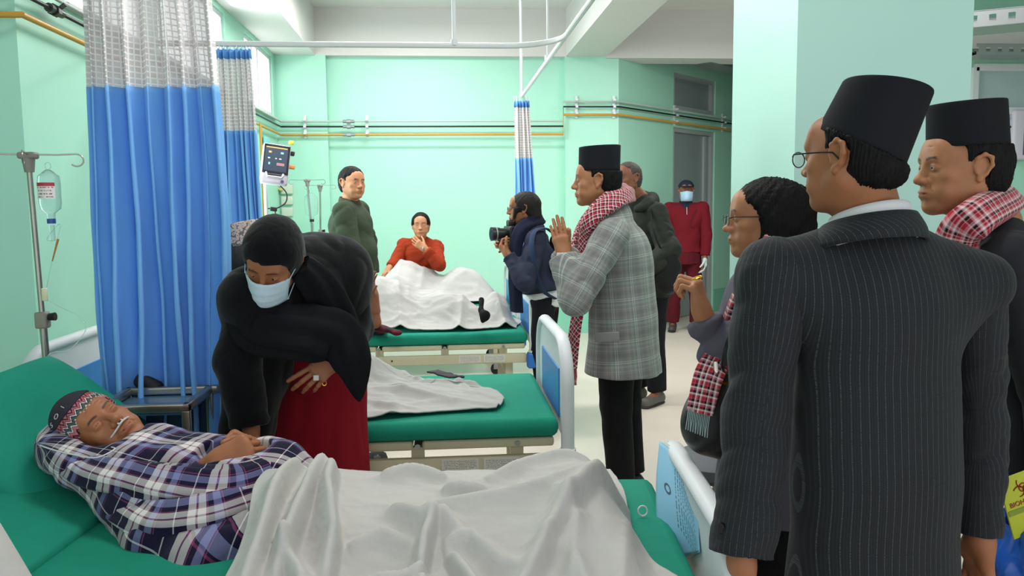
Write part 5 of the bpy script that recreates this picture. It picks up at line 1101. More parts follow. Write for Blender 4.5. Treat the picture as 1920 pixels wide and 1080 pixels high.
# ---------------------------------------------------------------- people
HAIRB = hairmat('hair_black', '#0e0c0d'); HAIRG = hairmat('hair_grey', '#4a4541'); UPZ = A3((0, 0, 1))
SK1 = skin('skin_tan', '#b07a58'); SK2 = skin('skin_brown', '#a06a4a'); SK3 = skin('skin_light_tan', '#bd8763'); SK4 = skin('skin_dark', '#875740')
SHOE = paint('shoe_black', '#17171a', 0.35); SOLE = paint('sole_dark', '#2a2625', 0.6)
def G(px, d, py=540): p = at(px, py, d); return (p.x, p.y, 0.0)
def scr(dx, dy): return nv(np.array(HR)*dx+np.array(HF)*dy)        # direction from screen-right and away parts
A = lambda px, py, d: A3(at(px, py, d))
DHAKA = [('#b8283c', [(0.0, 0.2)]), ('#17171c', [(0.24, 0.4), (0.66, 0.82)]), ('#efe6e6', [(0.42, 0.52), (0.84, 0.94)])]
SCARF = plaid('dhaka_scarf', '#c0707c', 0.036, DHAKA, None, 0.9, 'pc', 0.0, 0.3, 0.004)
SCARF2 = plaid('dhaka_scarf_near', '#d99aa0', 0.052, [('#b3283c', [(0.0, 0.2), (0.5, 0.6)]), ('#1b191c', [(0.24, 0.36), (0.66, 0.78)]), ('#e9e3e0', [(0.4, 0.46), (0.82, 0.88)])], None, 0.9, 'pc', 0.0, 0.3, 0.002)
HATB = fabric('felt_black', '#1a1b20', 0.85, 600, 0.2, 0.08, 10, 0.05)
STILL = lambda n, p, **k: dict(n=n, **k)

# --- the man in the pinstripe suit, back to the camera
p = Human('person in black brimless cap and dark pinstripe suit, back to camera', G(1640, 1.58, 700), 0.005)
p.stand(G(1648, 1.58, 700), scr(-0.22, 1), 1.63, 1.1, 0.03, 0.0, 0.0, head_fwd=scr(-0.62, 0.78), feet=0.11, shoulders=1.13)
p.hc = A(1606, 296, 1.56); p.nw = 1.12; p.J['neck'] = A(1640, 440, 1.60)
for n, px in (('l', 1448), ('r', 1836)): p.J['sh'+n] = A(px, 510 if n == 'l' else 530, 1.58 if n == 'l' else 1.62)
p.J['ell'] = A(1420, 780, 1.56); p.J['wrl'] = A(1390, 1050, 1.49); p.J['elr'] = A(1842, 800, 1.64); p.J['wrr'] = A(1838, 1010, 1.60)
p.hc = A(1600, 296, 1.56); p.hs *= 0.95
p.body(SK2, 0.0026, dict(wide=1.0, age=0.3), [dict(n='l', d=(0.0, 0.06, -1), pn=p.r, ts=p.f, curl=(18, 25, 15), h=0.003), dict(n='r', d=(0.03, 0.05, -1), pn=-p.r, ts=p.f, curl=(18, 25, 15), h=0.003)]); p.eyes()
p.hair(HAIRB, 'short', 0.0028, 0.003, grow=0.002, cutp=(0.42, 0.26, 0.022))
PIN = NT('pinstripe_suit'); v = PIN.coord('pc'); sx = PIN.n('ShaderNodeSeparateXYZ'); PIN.l(v, sx.inputs[0])
st = bands(PIN, sx.outputs[0], 0.0135, [(0.0, 0.12)]); dash = PIN.math('GREATER_THAN', PIN.noise(PIN.coord('pc', (1, 700, 1)), 1.0, 1), 0.46)
st2 = bands(PIN, sx.outputs[0], 0.0045, [(0.0, 0.35)]); col = PIN.mix(PIN.math('MULTIPLY', st2, 0.25), lin('#1e2024'), lin('#33363a')); col = PIN.mix(PIN.math('MULTIPLY', PIN.math('MULTIPLY', st, dash), 0.5), col, lin('#55595e'))
b_ = PIN.bump(PIN.noise(PIN.coord('pc', (1, 0.5, 1)), 11, 3), 0.5, 0.012); b_ = PIN.bump(PIN.noise(v, 900, 2), 0.3, 0.0006, b_); PINM = PIN.fin(col, 0.75, b_, Specular_IOR_Level=0.25, Sheen_Weight=0.05)
S = p.torso(0.016, 0.32, 0.03, 0.72); fr = scr(1, 0)
jk = p.cloth('suit_jacket', S, PINM, 0.006, 0.0018, (9, 9, 5), 1.0, planar=(p.J['pelvis'], p.r2, UPZ))
for n in 'rl': p.cloth('sleeve', p.sleeve(n, 0.018 if n == 'l' else 0.008, 0.0, 1.08 if n == 'l' else 1.0, 0.012 if n == 'l' else 0.004, 0.97), PINM, 0.005, 0.006, (16, 16, 22), 2.0+ord(n), bone=(p.J['sh'+n], p.J['wr'+n]), front=scr(0, 1), parent=jk)
for k in range(3):
    c = Vector(A(1354, 985+k*20, 1.475).tolist()); MB().cyl(c, c+Vector((-0.004, -0.005, 0)), 0.0065, n=10).build('cuff_button', paint('button_black', '#0b0b0c', 0.25), jk, True)
p.cloth('trousers', p.trousers(0.014), PINM, 0.01, 0.003, (10, 10, 8), bone=(p.J['pelvis'], p.J['anr'])); p.shoes(SHOE, sole=SOLE)
def collar(p, nm, mat, c, r1, r2, h, z0, z1, parent, tilt=0.0, thick=0.006, open_=0.0, back=None, label=None, fl=0.0):
    """standing or folded collar band round the neck; back: direction where it stands highest"""
    m, n = 49, 8; P = np.zeros((m, n, 3)); bk = nv(back if back is not None else -p.f2); rt = np.cross(bk, p.bend); c = A3(c)
    for i in range(m):
        a = -math.pi+2*math.pi*(i/(m-1)); a *= (1-open_)
        for j in range(n):
            w_ = j/(n-1); z = z0+(z1-z0)*w_+tilt*(1-math.cos(a))*0.5*(-1); r = 1+fl*math.sin(w_*math.pi)
            P[i, j] = c+bk*(math.cos(a)*(r1[1]*(1-w_)+r2[1]*w_)*r)+rt*(math.sin(a)*(r1[0]*(1-w_)+r2[0]*w_)*r)+p.bend*z
    o = grid(nm, P, mat, parent, thick)
    if label: o['label'] = label
    return o
nkc = A(1628, 408, 1.57)
collar(p, 'shirt_collar', fabric('shirt_white', '#d9dadd', 0.8, 900, 0.15, 0.1, 20), nkc, (0.085, 0.088), (0.071, 0.073), 0, -0.03, 0.034, p.root, 0.05, 0.004, back=scr(0.35, -1))
collar(p, 'jacket_collar', PINM, nkc+A3((0.0, 0.0, -0.008)), (0.108, 0.100), (0.083, 0.086), 0, -0.026, 0.022, jk, 0.045, 0.008, back=scr(0.3, -1), fl=0.05)
p.hat(HATB, 0.135, -0.026, (0.42, 0.26), (0.084, 0.100), 0.022, 0.87, name='topi', tl=0.0, skew=(-0.012, 0.012))
spectacles(p, paint('specs_dark', '#2b2a2c', 0.3, metal=0.5), LENS)

# --- the man at the far right in cap and checked scarf, profile
p = Human('person in black cap and checked scarf at far right, in profile', G(1860, 2.0, 700), 0.006)
p.stand(G(1935, 2.1, 700), scr(-1, 0.12), 1.65, 1.08, 0.0, head_fwd=scr(-1, 0.02), shoulders=1.1)
p.hc = A(1802, 318, 2.0); p.nw = 1.1; p.J['neck'] = A(1862, 425, 2.05); p.J['shl'] = A(1893, 490, 1.87); p.J['shr'] = A(1905, 480, 2.25); p.J['chest'] = A(1890, 560, 2.05); p.J['ell'] = A(1975, 740, 1.9); p.J['wrl'] = A(1985, 930, 1.9)
p.body(SK1, 0.003, dict(wide=1.02, age=0.15), [dict(n='l', d=(0, 0, -1), pn=p.r, ts=p.f, h=0.004), dict(n='r', d=(0, 0, -1), pn=-p.r, ts=p.f, h=0.005)]); p.eyes(look=(0, 0))
p.hair(HAIRB, 'short', 0.003, 0.003, grow=0.006, line=0.058, cutp=(-0.02, 0, 0.056)); p.hat(HATB, 0.112, -0.004, (-0.02, 0.0), (0.083, 0.098), 0.056, 0.96, skew=(0, 0.006))
DK = fabric('dark_grey_suit', '#2b2b30', 0.8, 800, 0.2, 0.3, 12, 0.04)
jk = p.cloth('suit_jacket', p.torso(0.018, 0.25, 0.02, 0.8), DK, 0.007, 0.004, (10, 10, 8), 4.0)
for n in 'rl': p.cloth('sleeve', p.sleeve(n, 0.02, 0.0, 1.08, 0.01), DK, 0.006, 0.006, (16, 16, 22), 5.0, parent=jk)
p.cloth('trousers', p.trousers(0.014), DK, 0.012); p.shoes(SHOE, sole=SOLE)
sweep('scarf', [A(1852, 640, 1.90), A(1800, 560, 1.93), A(1792, 455, 1.90), A(1835, 405, 1.87), A(1893, 372, 2.02), A(1880, 372, 2.14), A(1800, 410, 2.13), A(1772, 460, 2.02), A(1782, 560, 1.98)], [(0.055, 0.012), (0.055, 0.014), (0.05, 0.018), (0.045, 0.02), (0.042, 0.02), (0.042, 0.02), (0.04, 0.02), (0.05, 0.014), (0.05, 0.012)], SCARF2, p.root, 28, frames=[(-1, -0.3, 0.3), (-1, -0.5, 0.3), (-0.3, -1, 0.4), (0.1, -1, 0.5), (1, 0.0, 0.6), (0.3, 1, 0.4), (-0.5, 1, 0.3), (-1, 0.2, 0.3), (-1, 0, 0.2)], fold=0.06)

# --- the woman with spectacles, hand raised
p = Human('person with long black hair and spectacles, ringed hand raised, in grey shawl', G(1440, 2.2, 700), 0.006)
p.stand(G(1450, 2.2, 700), scr(-1, 0.25), 1.50, 1.05, 0.05, head_fwd=scr(-1, 0.12), shoulders=1.0)
p.hc = A(1430, 412, 2.15); p.J['neck'] = A(1462, 515, 2.22); p.J['shl'] = A(1440, 570, 2.08); p.J['shr'] = A(1470, 560, 2.38); p.J['ell'] = A(1352, 668, 2.03); p.J['wrl'] = A(1316, 583, 2.03)
p.body(SK1, 0.0032, dict(jaw=0.92, nose=0.95), [dict(n='l', d=(-0.25, 0.0, 1), pn=(-0.8, 0.5, 0), ts=(-0.3, 0.9, 0.1), curl=(62, 80, 55), thumb=(30, 30, 35), h=0.003), dict(n='r', d=(0, 0, -1), pn=-p.r, ts=p.f, h=0.006)]); p.eyes()
def lh(S, P, q, M):
    S.ell(P(0, -0.02, 0.03), A3((0.092, 0.11, 0.098))*q, M, 0.01)
    for a, b, ra, rb in (((0, -0.07, 0.02), (0, -0.085, -0.14), 0.085, 0.075), ((0.05, -0.03, -0.02), (0.055, 0.0, -0.2), 0.05, 0.035), ((-0.05, -0.03, -0.02), (-0.06, -0.0, -0.2), 0.055, 0.04), ((-0.065, 0.005, -0.12), (-0.05, 0.05, -0.25), 0.03, 0.016), ((-0.055, 0.045, -0.24), (0.02, 0.09, -0.36), 0.018, 0.012), ((0.02, 0.09, -0.36), (0.03, 0.12, -0.50), 0.012, 0.005), ((0.06, 0.0, -0.12), (0.07, 0.05, -0.40), 0.035, 0.012), ((0, -0.09, -0.12), (0, -0.08, -0.26), 0.075, 0.05)): S.cap(P(*a), P(*b), ra*q, rb*q, 0.03)
    S.box(P(0, 0.12, -0.075), A3((0.2, 0.075, 0.12))*q, M, 0.02*q, 0.02*q, 's')
    for x in (-1, 1): S.ell(P(x*0.075, 0.06, -0.03), A3((0.045, 0.04, 0.07))*q, M, 0.02*q, 's')
p.hair(HAIRB, 'x', 0.0035, 0.003, extra=lh)
spectacles(p, paint('specs_dark', '#2b2a2c', 0.3, metal=0.5), LENS)
SHW = fabric('mauve_grey_wool', '#5f5c68', 0.9, 500, 0.3, 0.35, 12, 0.05)
cs = p.torso(0.03, 0.25, 0.05, 0.8); cs.cap(p.J['shl'], A(1390, 690, 2.1), 0.09, 0.10, 0.06); cs.cap(p.J['shl'], A(1420, 650, 2.2), 0.10, 0.10, 0.06); jk = p.cloth('shawl', cs, SHW, 0.007, 0.008, (14, 14, 10), 6.0)
sl = SDF(); sl.cap(p.J['shl'], p.J['ell']+A3((0.02, 0, 0)), 0.068, 0.066, 0.03); sl.cap(p.J['ell'], A(1326, 606, 2.03), 0.056, 0.047, 0.03); dd = nv(p.J['wrl']-p.J['ell']); sl.plane(A(1322, 598, 2.03), dd); p.cloth('sleeve', sl, SHW, 0.006, 0.009, (22, 22, 22), 7.0, parent=jk)
p.cloth('sleeve', p.sleeve('r', 0.03), SHW, 0.008, parent=jk); p.cloth('trousers', p.trousers(0.02), fabric('black_cloth', '#141416', 0.9), 0.012); p.shoes(SHOE, sole=SOLE)
sweep('scarf', [A(1500, 418+20, 2.28), A(1470, 440, 2.10), A(1425, 500, 2.02), A(1390, 560, 2.02), A(1362, 640, 2.04), A(1330, 700, 1.96), A(1312, 775, 1.93)], [(0.04, 0.012), (0.035, 0.014), (0.028, 0.014), (0.026, 0.012), (0.03, 0.012), (0.035, 0.01), (0.03, 0.008)], SCARF, p.root, 24, frames=[(0, -1, 0.6), (0, -1, 0.4), (-0.5, -1, 0.2), (-0.7, -1, 0.1), (-0.6, -1, 0), (-0.5, -1, 0), (-0.5, -1, 0)], fold=0.1)
fb = MB()
for k in range(14): c = Vector(A(1292+k*3.0, 762+k*1.2, 1.93).tolist()); fb.tube([c, c+Vector((-0.004, 0, -0.03)), c+Vector((-0.008+0.002*(k % 3), 0, -0.058))], 0.0013, 4)
fr_ = fb.build('fringe', paint('pale_fringe', '#a9c0c0', 0.8), p.root, True); fr_['kind'] = 'stuff'
rg = MB().tube([Vector(p.J['wrl'].tolist())+Vector((-0.022, -0.03, 0.088))+Vector((0.010*math.cos(a), 0.011*math.sin(a), 0.003*math.cos(a))) for a in [i*math.pi/7 for i in range(14)]], 0.003, 6, closed=True).build('gold_ring', paint('gold', '#d8a53a', 0.25, metal=1.0), p.root, True)
# handbag hanging from her arm
t = thing('handbag', 'black leather handbag with light metal zip hanging by the grey-shawled woman', 'handbag', A(1345, 760, 2.0).tolist()); LEA = paint('black_leather', '#17171b', 0.4, 0.05, 20, 0.3)
S = SDF(); S.cap(A(1330, 800, 2.02), A(1380, 815, 2.1), 0.075, 0.075, 0.03); S.cap(A(1352, 700, 2.02), A(1385, 710, 2.1), 0.04, 0.045, 0.04); S.cap(A(1340, 760, 2.02), A(1385, 770, 2.1), 0.068, 0.07, 0.04)
V, Q = S.mesh(0.005); mesh_np('bag_body', wrinkle(V, Q, 0.004, (22, 22, 14), 3.0), Q, LEA, t)
MB().tube(smoothpath([A(1353, 700, 1.97), A(1366, 640, 1.95), A(1392, 600, 1.98), A(1405, 640, 2.05), A(1400, 710, 2.07)], 24), [(0.004, 0.012)]*24, 8).build('strap', LEA, t, True)
MB().tube([A(1341, 678, 1.96), A(1342, 700, 1.955), A(1339, 735, 1.95)], [0.006, 0.006, 0.004], 8).build('zip_pull', paint('pale_metal', '#d9d3c4', 0.25, metal=0.7), t, True); MB().box(Vector(A(1362, 718, 1.955).tolist()), (0.035, 0.004, 0.008)).build('metal_plate', paint('gold', '#d8a53a', 0.25), t)

# --- the man greeting with joined palms
p = Human('person in black cap and grey checked jacket greeting with joined palms', G(1165, 3.75, 700), 0.007)
p.stand(G(1168, 3.78, 700), scr(-1, 0.42), 1.66, 1.1, 0.04, head_fwd=scr(-1, 0.10), shoulders=1.1)
p.hc = A(1118, 340, 3.72); p.nw = 1.1; p.J['neck'] = A(1150, 395, 3.78); p.J['shl'] = A(1148, 440, 3.60); p.J['shr'] = A(1176, 446, 3.95); p.J['chest'] = A(1162, 480, 3.78)
p.J['ell'] = A(1078, 560, 3.52); p.J['wrl'] = A(1058, 478, 3.60); p.J['elr'] = A(1090, 555, 3.95); p.J['wrr'] = A(1058, 478, 3.635)
hd = nv(A(1046, 412, 3.6)-A(1062, 478, 3.6)); sd = scr(0, 1)
p.body(SK1, 0.004, dict(wide=1.0), [dict(n='l', d=hd, pn=sd, ts=scr(1, 0), curl=(6, 6, 4), thumb=(0, 5, 5), thumb_out=20, spread=0.5, sc=1.0, h=0.0036), dict(n='r', d=hd, pn=-sd, ts=scr(1, 0), curl=(6, 6, 4), thumb=(0, 5, 5), thumb_out=20, spread=0.5, sc=1.0, h=0.0036)]); p.eyes()
p.hair(HAIRB, 'short', 0.004, 0.003, grow=0.004, line=0.06, cutp=(0.02, 0, 0.046)); p.hat(HATB, 0.118, -0.006, (0.02, 0.0), (0.084, 0.098), 0.046, 1.0)
TW = plaid('grey_check_tweed', '#8b8988', 0.095, [('#c3cfca', [(0.0, 0.035), (0.09, 0.12)]), ('#7d7a7e', [(0.3, 0.5)]), ('#a8a3a2', [(0.62, 0.65)]), ('#98a09b', [(0.8, 0.9)])], None, 0.9, 'pc', 0.0, 0.3)
jk = p.cloth('checked_jacket', p.torso(0.022, 0.27, 0.035, 0.86, slope=1.1), TW, 0.007, 0.004, (11, 11, 8), 8.0, bone=(p.J['pelvis'], p.J['neck']), front=scr(1, -0.3))
for n in 'rl': p.cloth('sleeve', p.sleeve(n, 0.022, 0.0, 1.12, 0.012, 0.93), TW, 0.006, 0.008, (20, 20, 20), 9.0, bone=(p.J['sh'+n], p.J['el'+n]), front=scr(0, -1), parent=jk)
o = MB(); c = Vector(A(1138, 632, 3.575).tolist()); fl_ = MB().box(c, (0.11, 0.01, 0.045), Matrix.Rotation(math.radians(-14), 3, 'Z') @ Matrix.Rotation(-0.06, 3, 'Y'), bev=0.004).build('pocket_flap', TW, jk, True)
p.cloth('trousers', p.trousers(0.02), fabric('black_trouser', '#121214', 0.85), 0.009, 0.005, (10, 10, 7)); p.shoes(SHOE, sole=SOLE)
collar(p, 'shirt_cuff', MATS['shirt_white'], p.J['wrl'], (0.033, 0.033), (0.033, 0.033), 0, -0.02, 0.012, p.root)
NS = plaid('red_dhaka_scarf', '#c4566a', 0.034, DHAKA, None, 0.9, 'pc', 0.6, 0.3, 0.003)
sweep('scarf', [A(1072, 690, 3.60), A(1078, 620, 3.62), A(1094, 520, 3.68), A(1096, 450, 3.66), A(1110, 408, 3.60), A(1155, 372, 3.66), A(1178, 362, 3.85), A(1150, 375, 3.98), A(1100, 420, 3.92), A(1075, 480, 3.80), A(1076, 600, 3.75)], [(0.03, 0.01), (0.03, 0.012), (0.03, 0.012), (0.032, 0.016), (0.04, 0.024), (0.05, 0.03), (0.048, 0.03), (0.05, 0.03), (0.05, 0.02), (0.04, 0.015), (0.035, 0.012)], NS, p.root, 24, frames=[(-1, -1, 0), (-1, -1, 0), (-1, -1, 0), (-0.8, -1, 0.2), (-0.5, -1, 0.5), (0.3, -1, 0.6), (1, 0.2, 0.6), (0.2, 1, 0.5), (-0.6, 1, 0.2), (-1, 0.3, 0), (-1, 0, 0)], fold=0.12)
fb = MB()
for k in range(10): c = Vector(A(1064+k*1.8, 690, 3.60).tolist()); fb.tube([c, c+Vector((0.002, 0, -0.04)), c+Vector((0.004*(k % 3)-0.004, 0, -0.08))], 0.0028, 4)
fr_ = fb.build('fringe', paint('rose_fringe', '#b8606c', 0.8), p.root, True); fr_['kind'] = 'stuff'

# --- photographer
p = Human('person photographing, dark hair, navy jacket and backpack, beside the covered patient bed', G(1010, 5.3, 600), 0.009)
p.stand(G(1022, 5.25, 640), scr(-1, 0.25), 1.58, 1.0, 0.16, head_fwd=scr(-1, 0.05), head_up=(-0.1, 0, 1))
p.hc = A(981, 392, 5.25); p.J['neck'] = A(1000, 425, 5.27); p.J['shl'] = A(1005, 450, 5.1); p.J['shr'] = A(1010, 450, 5.42); p.J['chest'] = A(1010, 490, 5.25); p.J['waist'] = A(1018, 560, 5.25)
p.J['ell'] = A(985, 528, 5.0); p.J['wrl'] = A(952, 478, 5.08); p.J['elr'] = A(985, 510, 5.5); p.J['wrr'] = A(958, 452, 5.4)
p.body(SK2, 0.005, dict(wide=0.96), [dict(n='l', d=nv(A(938, 462, 5.12)-p.J['wrl']), pn=(0.1, 0.6, 0.8), ts=scr(-0.6, -0.2), curl=(50, 50, 30), h=0.005), dict(n='r', d=scr(-1, -0.1), pn=(0, -1, -0.2), ts=(0, 0, -1), curl=(45, 50, 30), h=0.005)]); p.eyes()
def ph_(S, P, q, M):
    S.ell(P(0, -0.02, 0.03), A3((0.088, 0.108, 0.095))*q, M, 0.01); S.ell(P(0, -0.07, -0.04), A3((0.07, 0.06, 0.075))*q, M, 0.02); S.box(P(0, 0.12, -0.09), A3((0.2, 0.07, 0.14))*q, M, 0.02*q, 0.015*q, 's'); S.cap(P(0.07, 0.05, 0.0), P(0.07, 0.06, -0.06), 0.015, 0.01, 0.02); S.cap(P(-0.07, 0.05, 0.0), P(-0.07, 0.06, -0.06), 0.015, 0.01, 0.02)
p.hair(hairmat('hair_dark_brown', '#231f20'), 'x', 0.006, 0.002, extra=ph_); spectacles(p, paint('specs_dark', '#2b2a2c', 0.3, metal=0.5), LENS)
NAVY = fabric('navy_jacket', '#2c3044', 0.75, 500, 0.25, 0.4, 14, 0.06); NSC = fabric('navy_scarf', '#171c33', 0.9)
jk = p.cloth('navy_jacket', p.torso(0.02, -0.02, 0.01, 0.85, hemn=-p.bend), NAVY, 0.008, 0.008, (14, 14, 12), 2.2)
for n in 'rl': p.cloth('sleeve', p.sleeve(n, 0.02, 0.0, 1.1, 0.0, 0.95), NAVY, 0.008, 0.008, (20, 20, 20), 3.3, parent=jk)
sh = SDF(); sh.cap(p.J['pelvis']+A3((0, 0, 0.05)), p.J['pelvis']-A3((0, 0, 0.05)), 0.15, 0.155, 0.04, p.f, 0.85); sh.plane(p.J['pelvis']-A3((0, 0, 0.06)), (-0.35, 0, -1)); p.cloth('shirt_hem', sh, MATS['shirt_white'], 0.01, 0.006, (20, 20, 10))
p.cloth('trousers', p.trousers(0.016), fabric('black_jeans', '#16161c', 0.8), 0.01, 0.005, (12, 12, 9)); p.shoes(SHOE, sole=SOLE)
sweep('scarf', [A(970, 585, 5.08), A(966, 520, 5.06), A(968, 460, 5.1), A(980, 428, 5.14), A(1008, 412, 5.25), A(1005, 415, 5.38), A(980, 430, 5.38)], [(0.05, 0.02), (0.05, 0.025), (0.045, 0.03), (0.05, 0.035), (0.05, 0.035), (0.05, 0.035), (0.045, 0.03)], NSC, p.root, 18, frames=[(-1, -1, 0), (-1, -1, 0), (-1, -1, 0), (-0.4, -1, 0.5), (1, 0, 0.7), (0, 1, 0.5), (-1, 0.5, 0)], fold=0.12)
t = thing('backpack', 'navy backpack with pale piping on the photographer’s back', 'backpack', A(1045, 500, 5.25).tolist()); S = SDF(); S.cap(A(1046, 455, 5.28), A(1052, 545, 5.28), 0.07, 0.085, 0.03, scr(1, 0), 0.8); S.cap(A(1050, 500, 5.15), A(1050, 500, 5.4), 0.075, None, 0.05); V, Q = S.mesh(0.008); mesh_np('bag_body', V, Q, fabric('backpack_navy', '#161927', 0.7), t)
MB().tube(smoothpath([A(1040, 440, 5.12), A(1022, 428, 5.08), A(1000, 437, 5.02), A(998, 480, 4.98), A(1015, 540, 5.02), A(1040, 560, 5.12)], 24), [(0.006, 0.022)]*24, 8).build('shoulder_strap', fabric('strap_blue', '#2c3a58', 0.7), t, True)
t = thing('camera_body', 'black camera with a wide lens held up by the photographer', 'camera', A(945, 440, 5.2).tolist()); CB = paint('camera_black', '#141416', 0.35, 0.05, 20, 0.1); cc = Vector(A(958, 438, 5.22).tolist()); ax = Vector(scr(-1, -0.35).tolist()); Rc = rot_to((0, 0, 1), ax)
MB().box(cc, (0.06, 0.14, 0.10), Rc, bev=0.012).build('body', CB, t, True); MB().box(cc+Rc@Vector((-0.0, 0, 0.065)), (0.05, 0.06, 0.05), Rc, bev=0.012).build('viewfinder_hump', CB, t, True)
ln = MB().cyl(cc+ax*0.03, cc+ax*0.08, 0.036, 0.038, 24).cyl(cc+ax*0.08, cc+ax*0.135, 0.041, 0.045, 24).build('lens', CB, t, True); MB().cyl(cc+ax*0.134, cc+ax*0.137, 0.036, n=24).build('front_glass', paint('lens_glass', '#39465c', 0.05, 0.3, spec=1.0), ln, True); MB().cyl(cc+ax*0.1, cc+ax*0.108, 0.0445, n=24).build('focus_ring', GREYM, ln, True)

# --- grey-haired man behind the greeting man
p = Human('person with short grey hair in dark olive hooded jacket, behind the checked jacket', G(1215, 5.6, 600), 0.009)
p.stand(G(1212, 5.65, 600), scr(-0.75, -0.6), 1.68, 1.1, 0.05, head_fwd=scr(-0.8, -0.55), head_up=(-0.1, 0, 1))
p.hc = A(1176, 336, 5.55); p.J['neck'] = A(1200, 375, 5.62); p.J['shl'] = A(1228, 400, 5.5); p.J['shr'] = A(1180, 400, 5.8); p.arm('l', A(1205, 505, 5.25), (1, 0, -0.3)); p.arm('r', A(1190, 505, 5.5), (-1, 0, -0.3))
p.body(SK4, 0.005, dict(age=0.8), [dict(n='l', d=scr(-1, -0.2), pn=(0, 0, -1), ts=(0, 1, 0), h=0.006)]); p.eyes(); p.hair(HAIRG, 'short', 0.006, 0.002, line=0.07)
OL = fabric('olive_black_jacket', '#2c2f2a', 0.8, 500, 0.2, 0.4, 12, 0.06); cs = p.torso(0.035, 0.12, 0.02, 0.85); jk = p.cloth('hooded_jacket', cs, OL, 0.009, 0.01, (12, 12, 12), 5.0)
for n in 'rl': p.cloth('sleeve', p.sleeve(n, 0.03, 0.0, 1.1), OL, 0.009, 0.01, (16, 16, 18), 6.0, parent=jk)
S = SDF(); S.cap(A(1196, 372, 5.75), A(1222, 378, 5.7), 0.07, 0.06, 0.03); S.cap(A(1222, 372, 5.65), A(1215, 385, 5.5), 0.05, 0.05, 0.03); S.cap(A(1196, 392, 5.45), A(1215, 385, 5.5), 0.03, 0.05, 0.03); p.cloth('hood', S, OL, 0.008, 0.006, (20, 20, 20), 1.0, parent=jk)
p.cloth('trousers', p.trousers(0.02), MATS['black_jeans'], 0.011, 0.005, (12, 12, 9)); p.shoes(paint('shoe_grey', '#5b5752', 0.6), sole=SOLE)
t = thing('shoulder_bag', 'bulky black shoulder bag carried by the grey-haired man', 'bag', A(1248, 510, 5.35).tolist()); S = SDF(); S.cap(A(1245, 485, 5.35), A(1250, 530, 5.35), 0.085, 0.08, 0.04); S.cap(A(1235, 520, 5.35), A(1258, 500, 5.35), 0.08, 0.07, 0.04); V, Q = S.mesh(0.008); mesh_np('bag_body', wrinkle(V, Q, 0.008, (16, 16, 16), 1.0), Q, fabric('black_nylon', '#1a1b1c', 0.6), t)
MB().tube(smoothpath([A(1240, 470, 5.3), A(1225, 430, 5.3), A(1222, 388, 5.5), A(1240, 430, 5.6), A(1250, 470, 5.5)], 20), [(0.005, 0.02)]*20, 8).build('strap', MATS['black_nylon'], t, True)

# --- masked attendant in maroon by the door
p = Human('person in maroon uniform, navy peaked cap and blue face mask by the grey door', G(1286, 8.95, 480), 0.011)
p.stand(G(1285, 8.95, 480), scr(-0.12, -1), 1.68, 1.0, 0.0, feet=0.13)
p.arm('l', A(1322, 490, 8.85), (1, 0.3, 0)); p.arm('r', A(1248, 490, 8.95), (-1, 0.3, 0))
GLV = paint('white_glove', '#c3ccd0', 0.6); p.body(SK4, 0.006, {}, [dict(n='l', d=(0.05, 0, -1), pn=p.r, ts=p.f, h=0.007), dict(n='r', d=(-0.05, 0, -1), pn=-p.r, ts=p.f, h=0.007)]); p.eyes(); p.hair(HAIRB, 'short', 0.008, 0.001)
T = SDF(); p.hand(T, 'l', (0.05, 0, -1), p.r, p.f, sc=1.1); V, Q = T.mesh(0.006); mesh_np('glove', V, Q, GLV, p.root)
T = SDF(); p.hand(T, 'r', (-0.05, 0, -1), -p.r, p.f, sc=1.1); V, Q = T.mesh(0.006); mesh_np('glove', V, Q, GLV, p.root)
MASKM = fabric('mask_blue', '#a9cbe4', 0.85, 400, 0.1, 0.2, 25, 0.03); mask_mesh(p, MASKM)
CAPM = fabric('cap_navy', '#20263a', 0.8); S = SDF(); q = p.hs; S.ell(p.hp(0, -0.012, 0.045), A3((0.088, 0.106, 0.08))*q, p.Hm, 0.01); S.box(p.hp(0, 0, -0.075), A3((0.2, 0.2, 0.12))*q, p.Hm, 0.01, 0.01, 's'); cap_ = p.cloth('peaked_cap', S, CAPM, 0.005, 0)
S = SDF(); S.ell(p.hp(0, 0.11, 0.048), A3((0.068, 0.062, 0.009))*q, p.Hm, 0.01); p.cloth('peak', S, CAPM, 0.004, 0, parent=cap_)
MAR = fabric('maroon_knit', '#6a131f', 0.9, 400, 0.3, 0.35, 12, 0.07); MAR2 = fabric('maroon_trouser', '#55141e', 0.9, 400, 0.3, 0.35, 12, 0.07)
jk = p.cloth('zip_sweater', p.torso(0.025, 0.0, 0.0, 0.85), MAR, 0.01, 0.006, (12, 12, 14), 3.0)
for n in 'rl': p.cloth('sleeve', p.sleeve(n, 0.02, 0.0, 1.1, 0.0, 0.92), MAR, 0.009, 0.006, (18, 18, 18), 3.0, parent=jk)
p.cloth('tunic_hem', p.torso(0.018, 0.13, 0.02, 0.85), MAR2, 0.011, 0.005, (12, 12, 6), 2.0); p.cloth('trousers', p.trousers(0.024), MAR2, 0.011, 0.008, (12, 12, 10), 2.0); p.shoes(paint('sandal_brown', '#3d3634', 0.6), sole=SOLE)
collar(p, 'collar', CAPM, p.J['neck']+UPZ*0.03, (0.085, 0.08), (0.068, 0.068), 0, -0.03, 0.035, jk, 0.02, 0.006); MB().tube([Vector((p.J['neck']+p.f*0.095-UPZ*0.01).tolist()), Vector((p.J['neck']+p.f*0.125-UPZ*0.09).tolist())], 0.004, 6).build('zip', GREYM, jk, True)

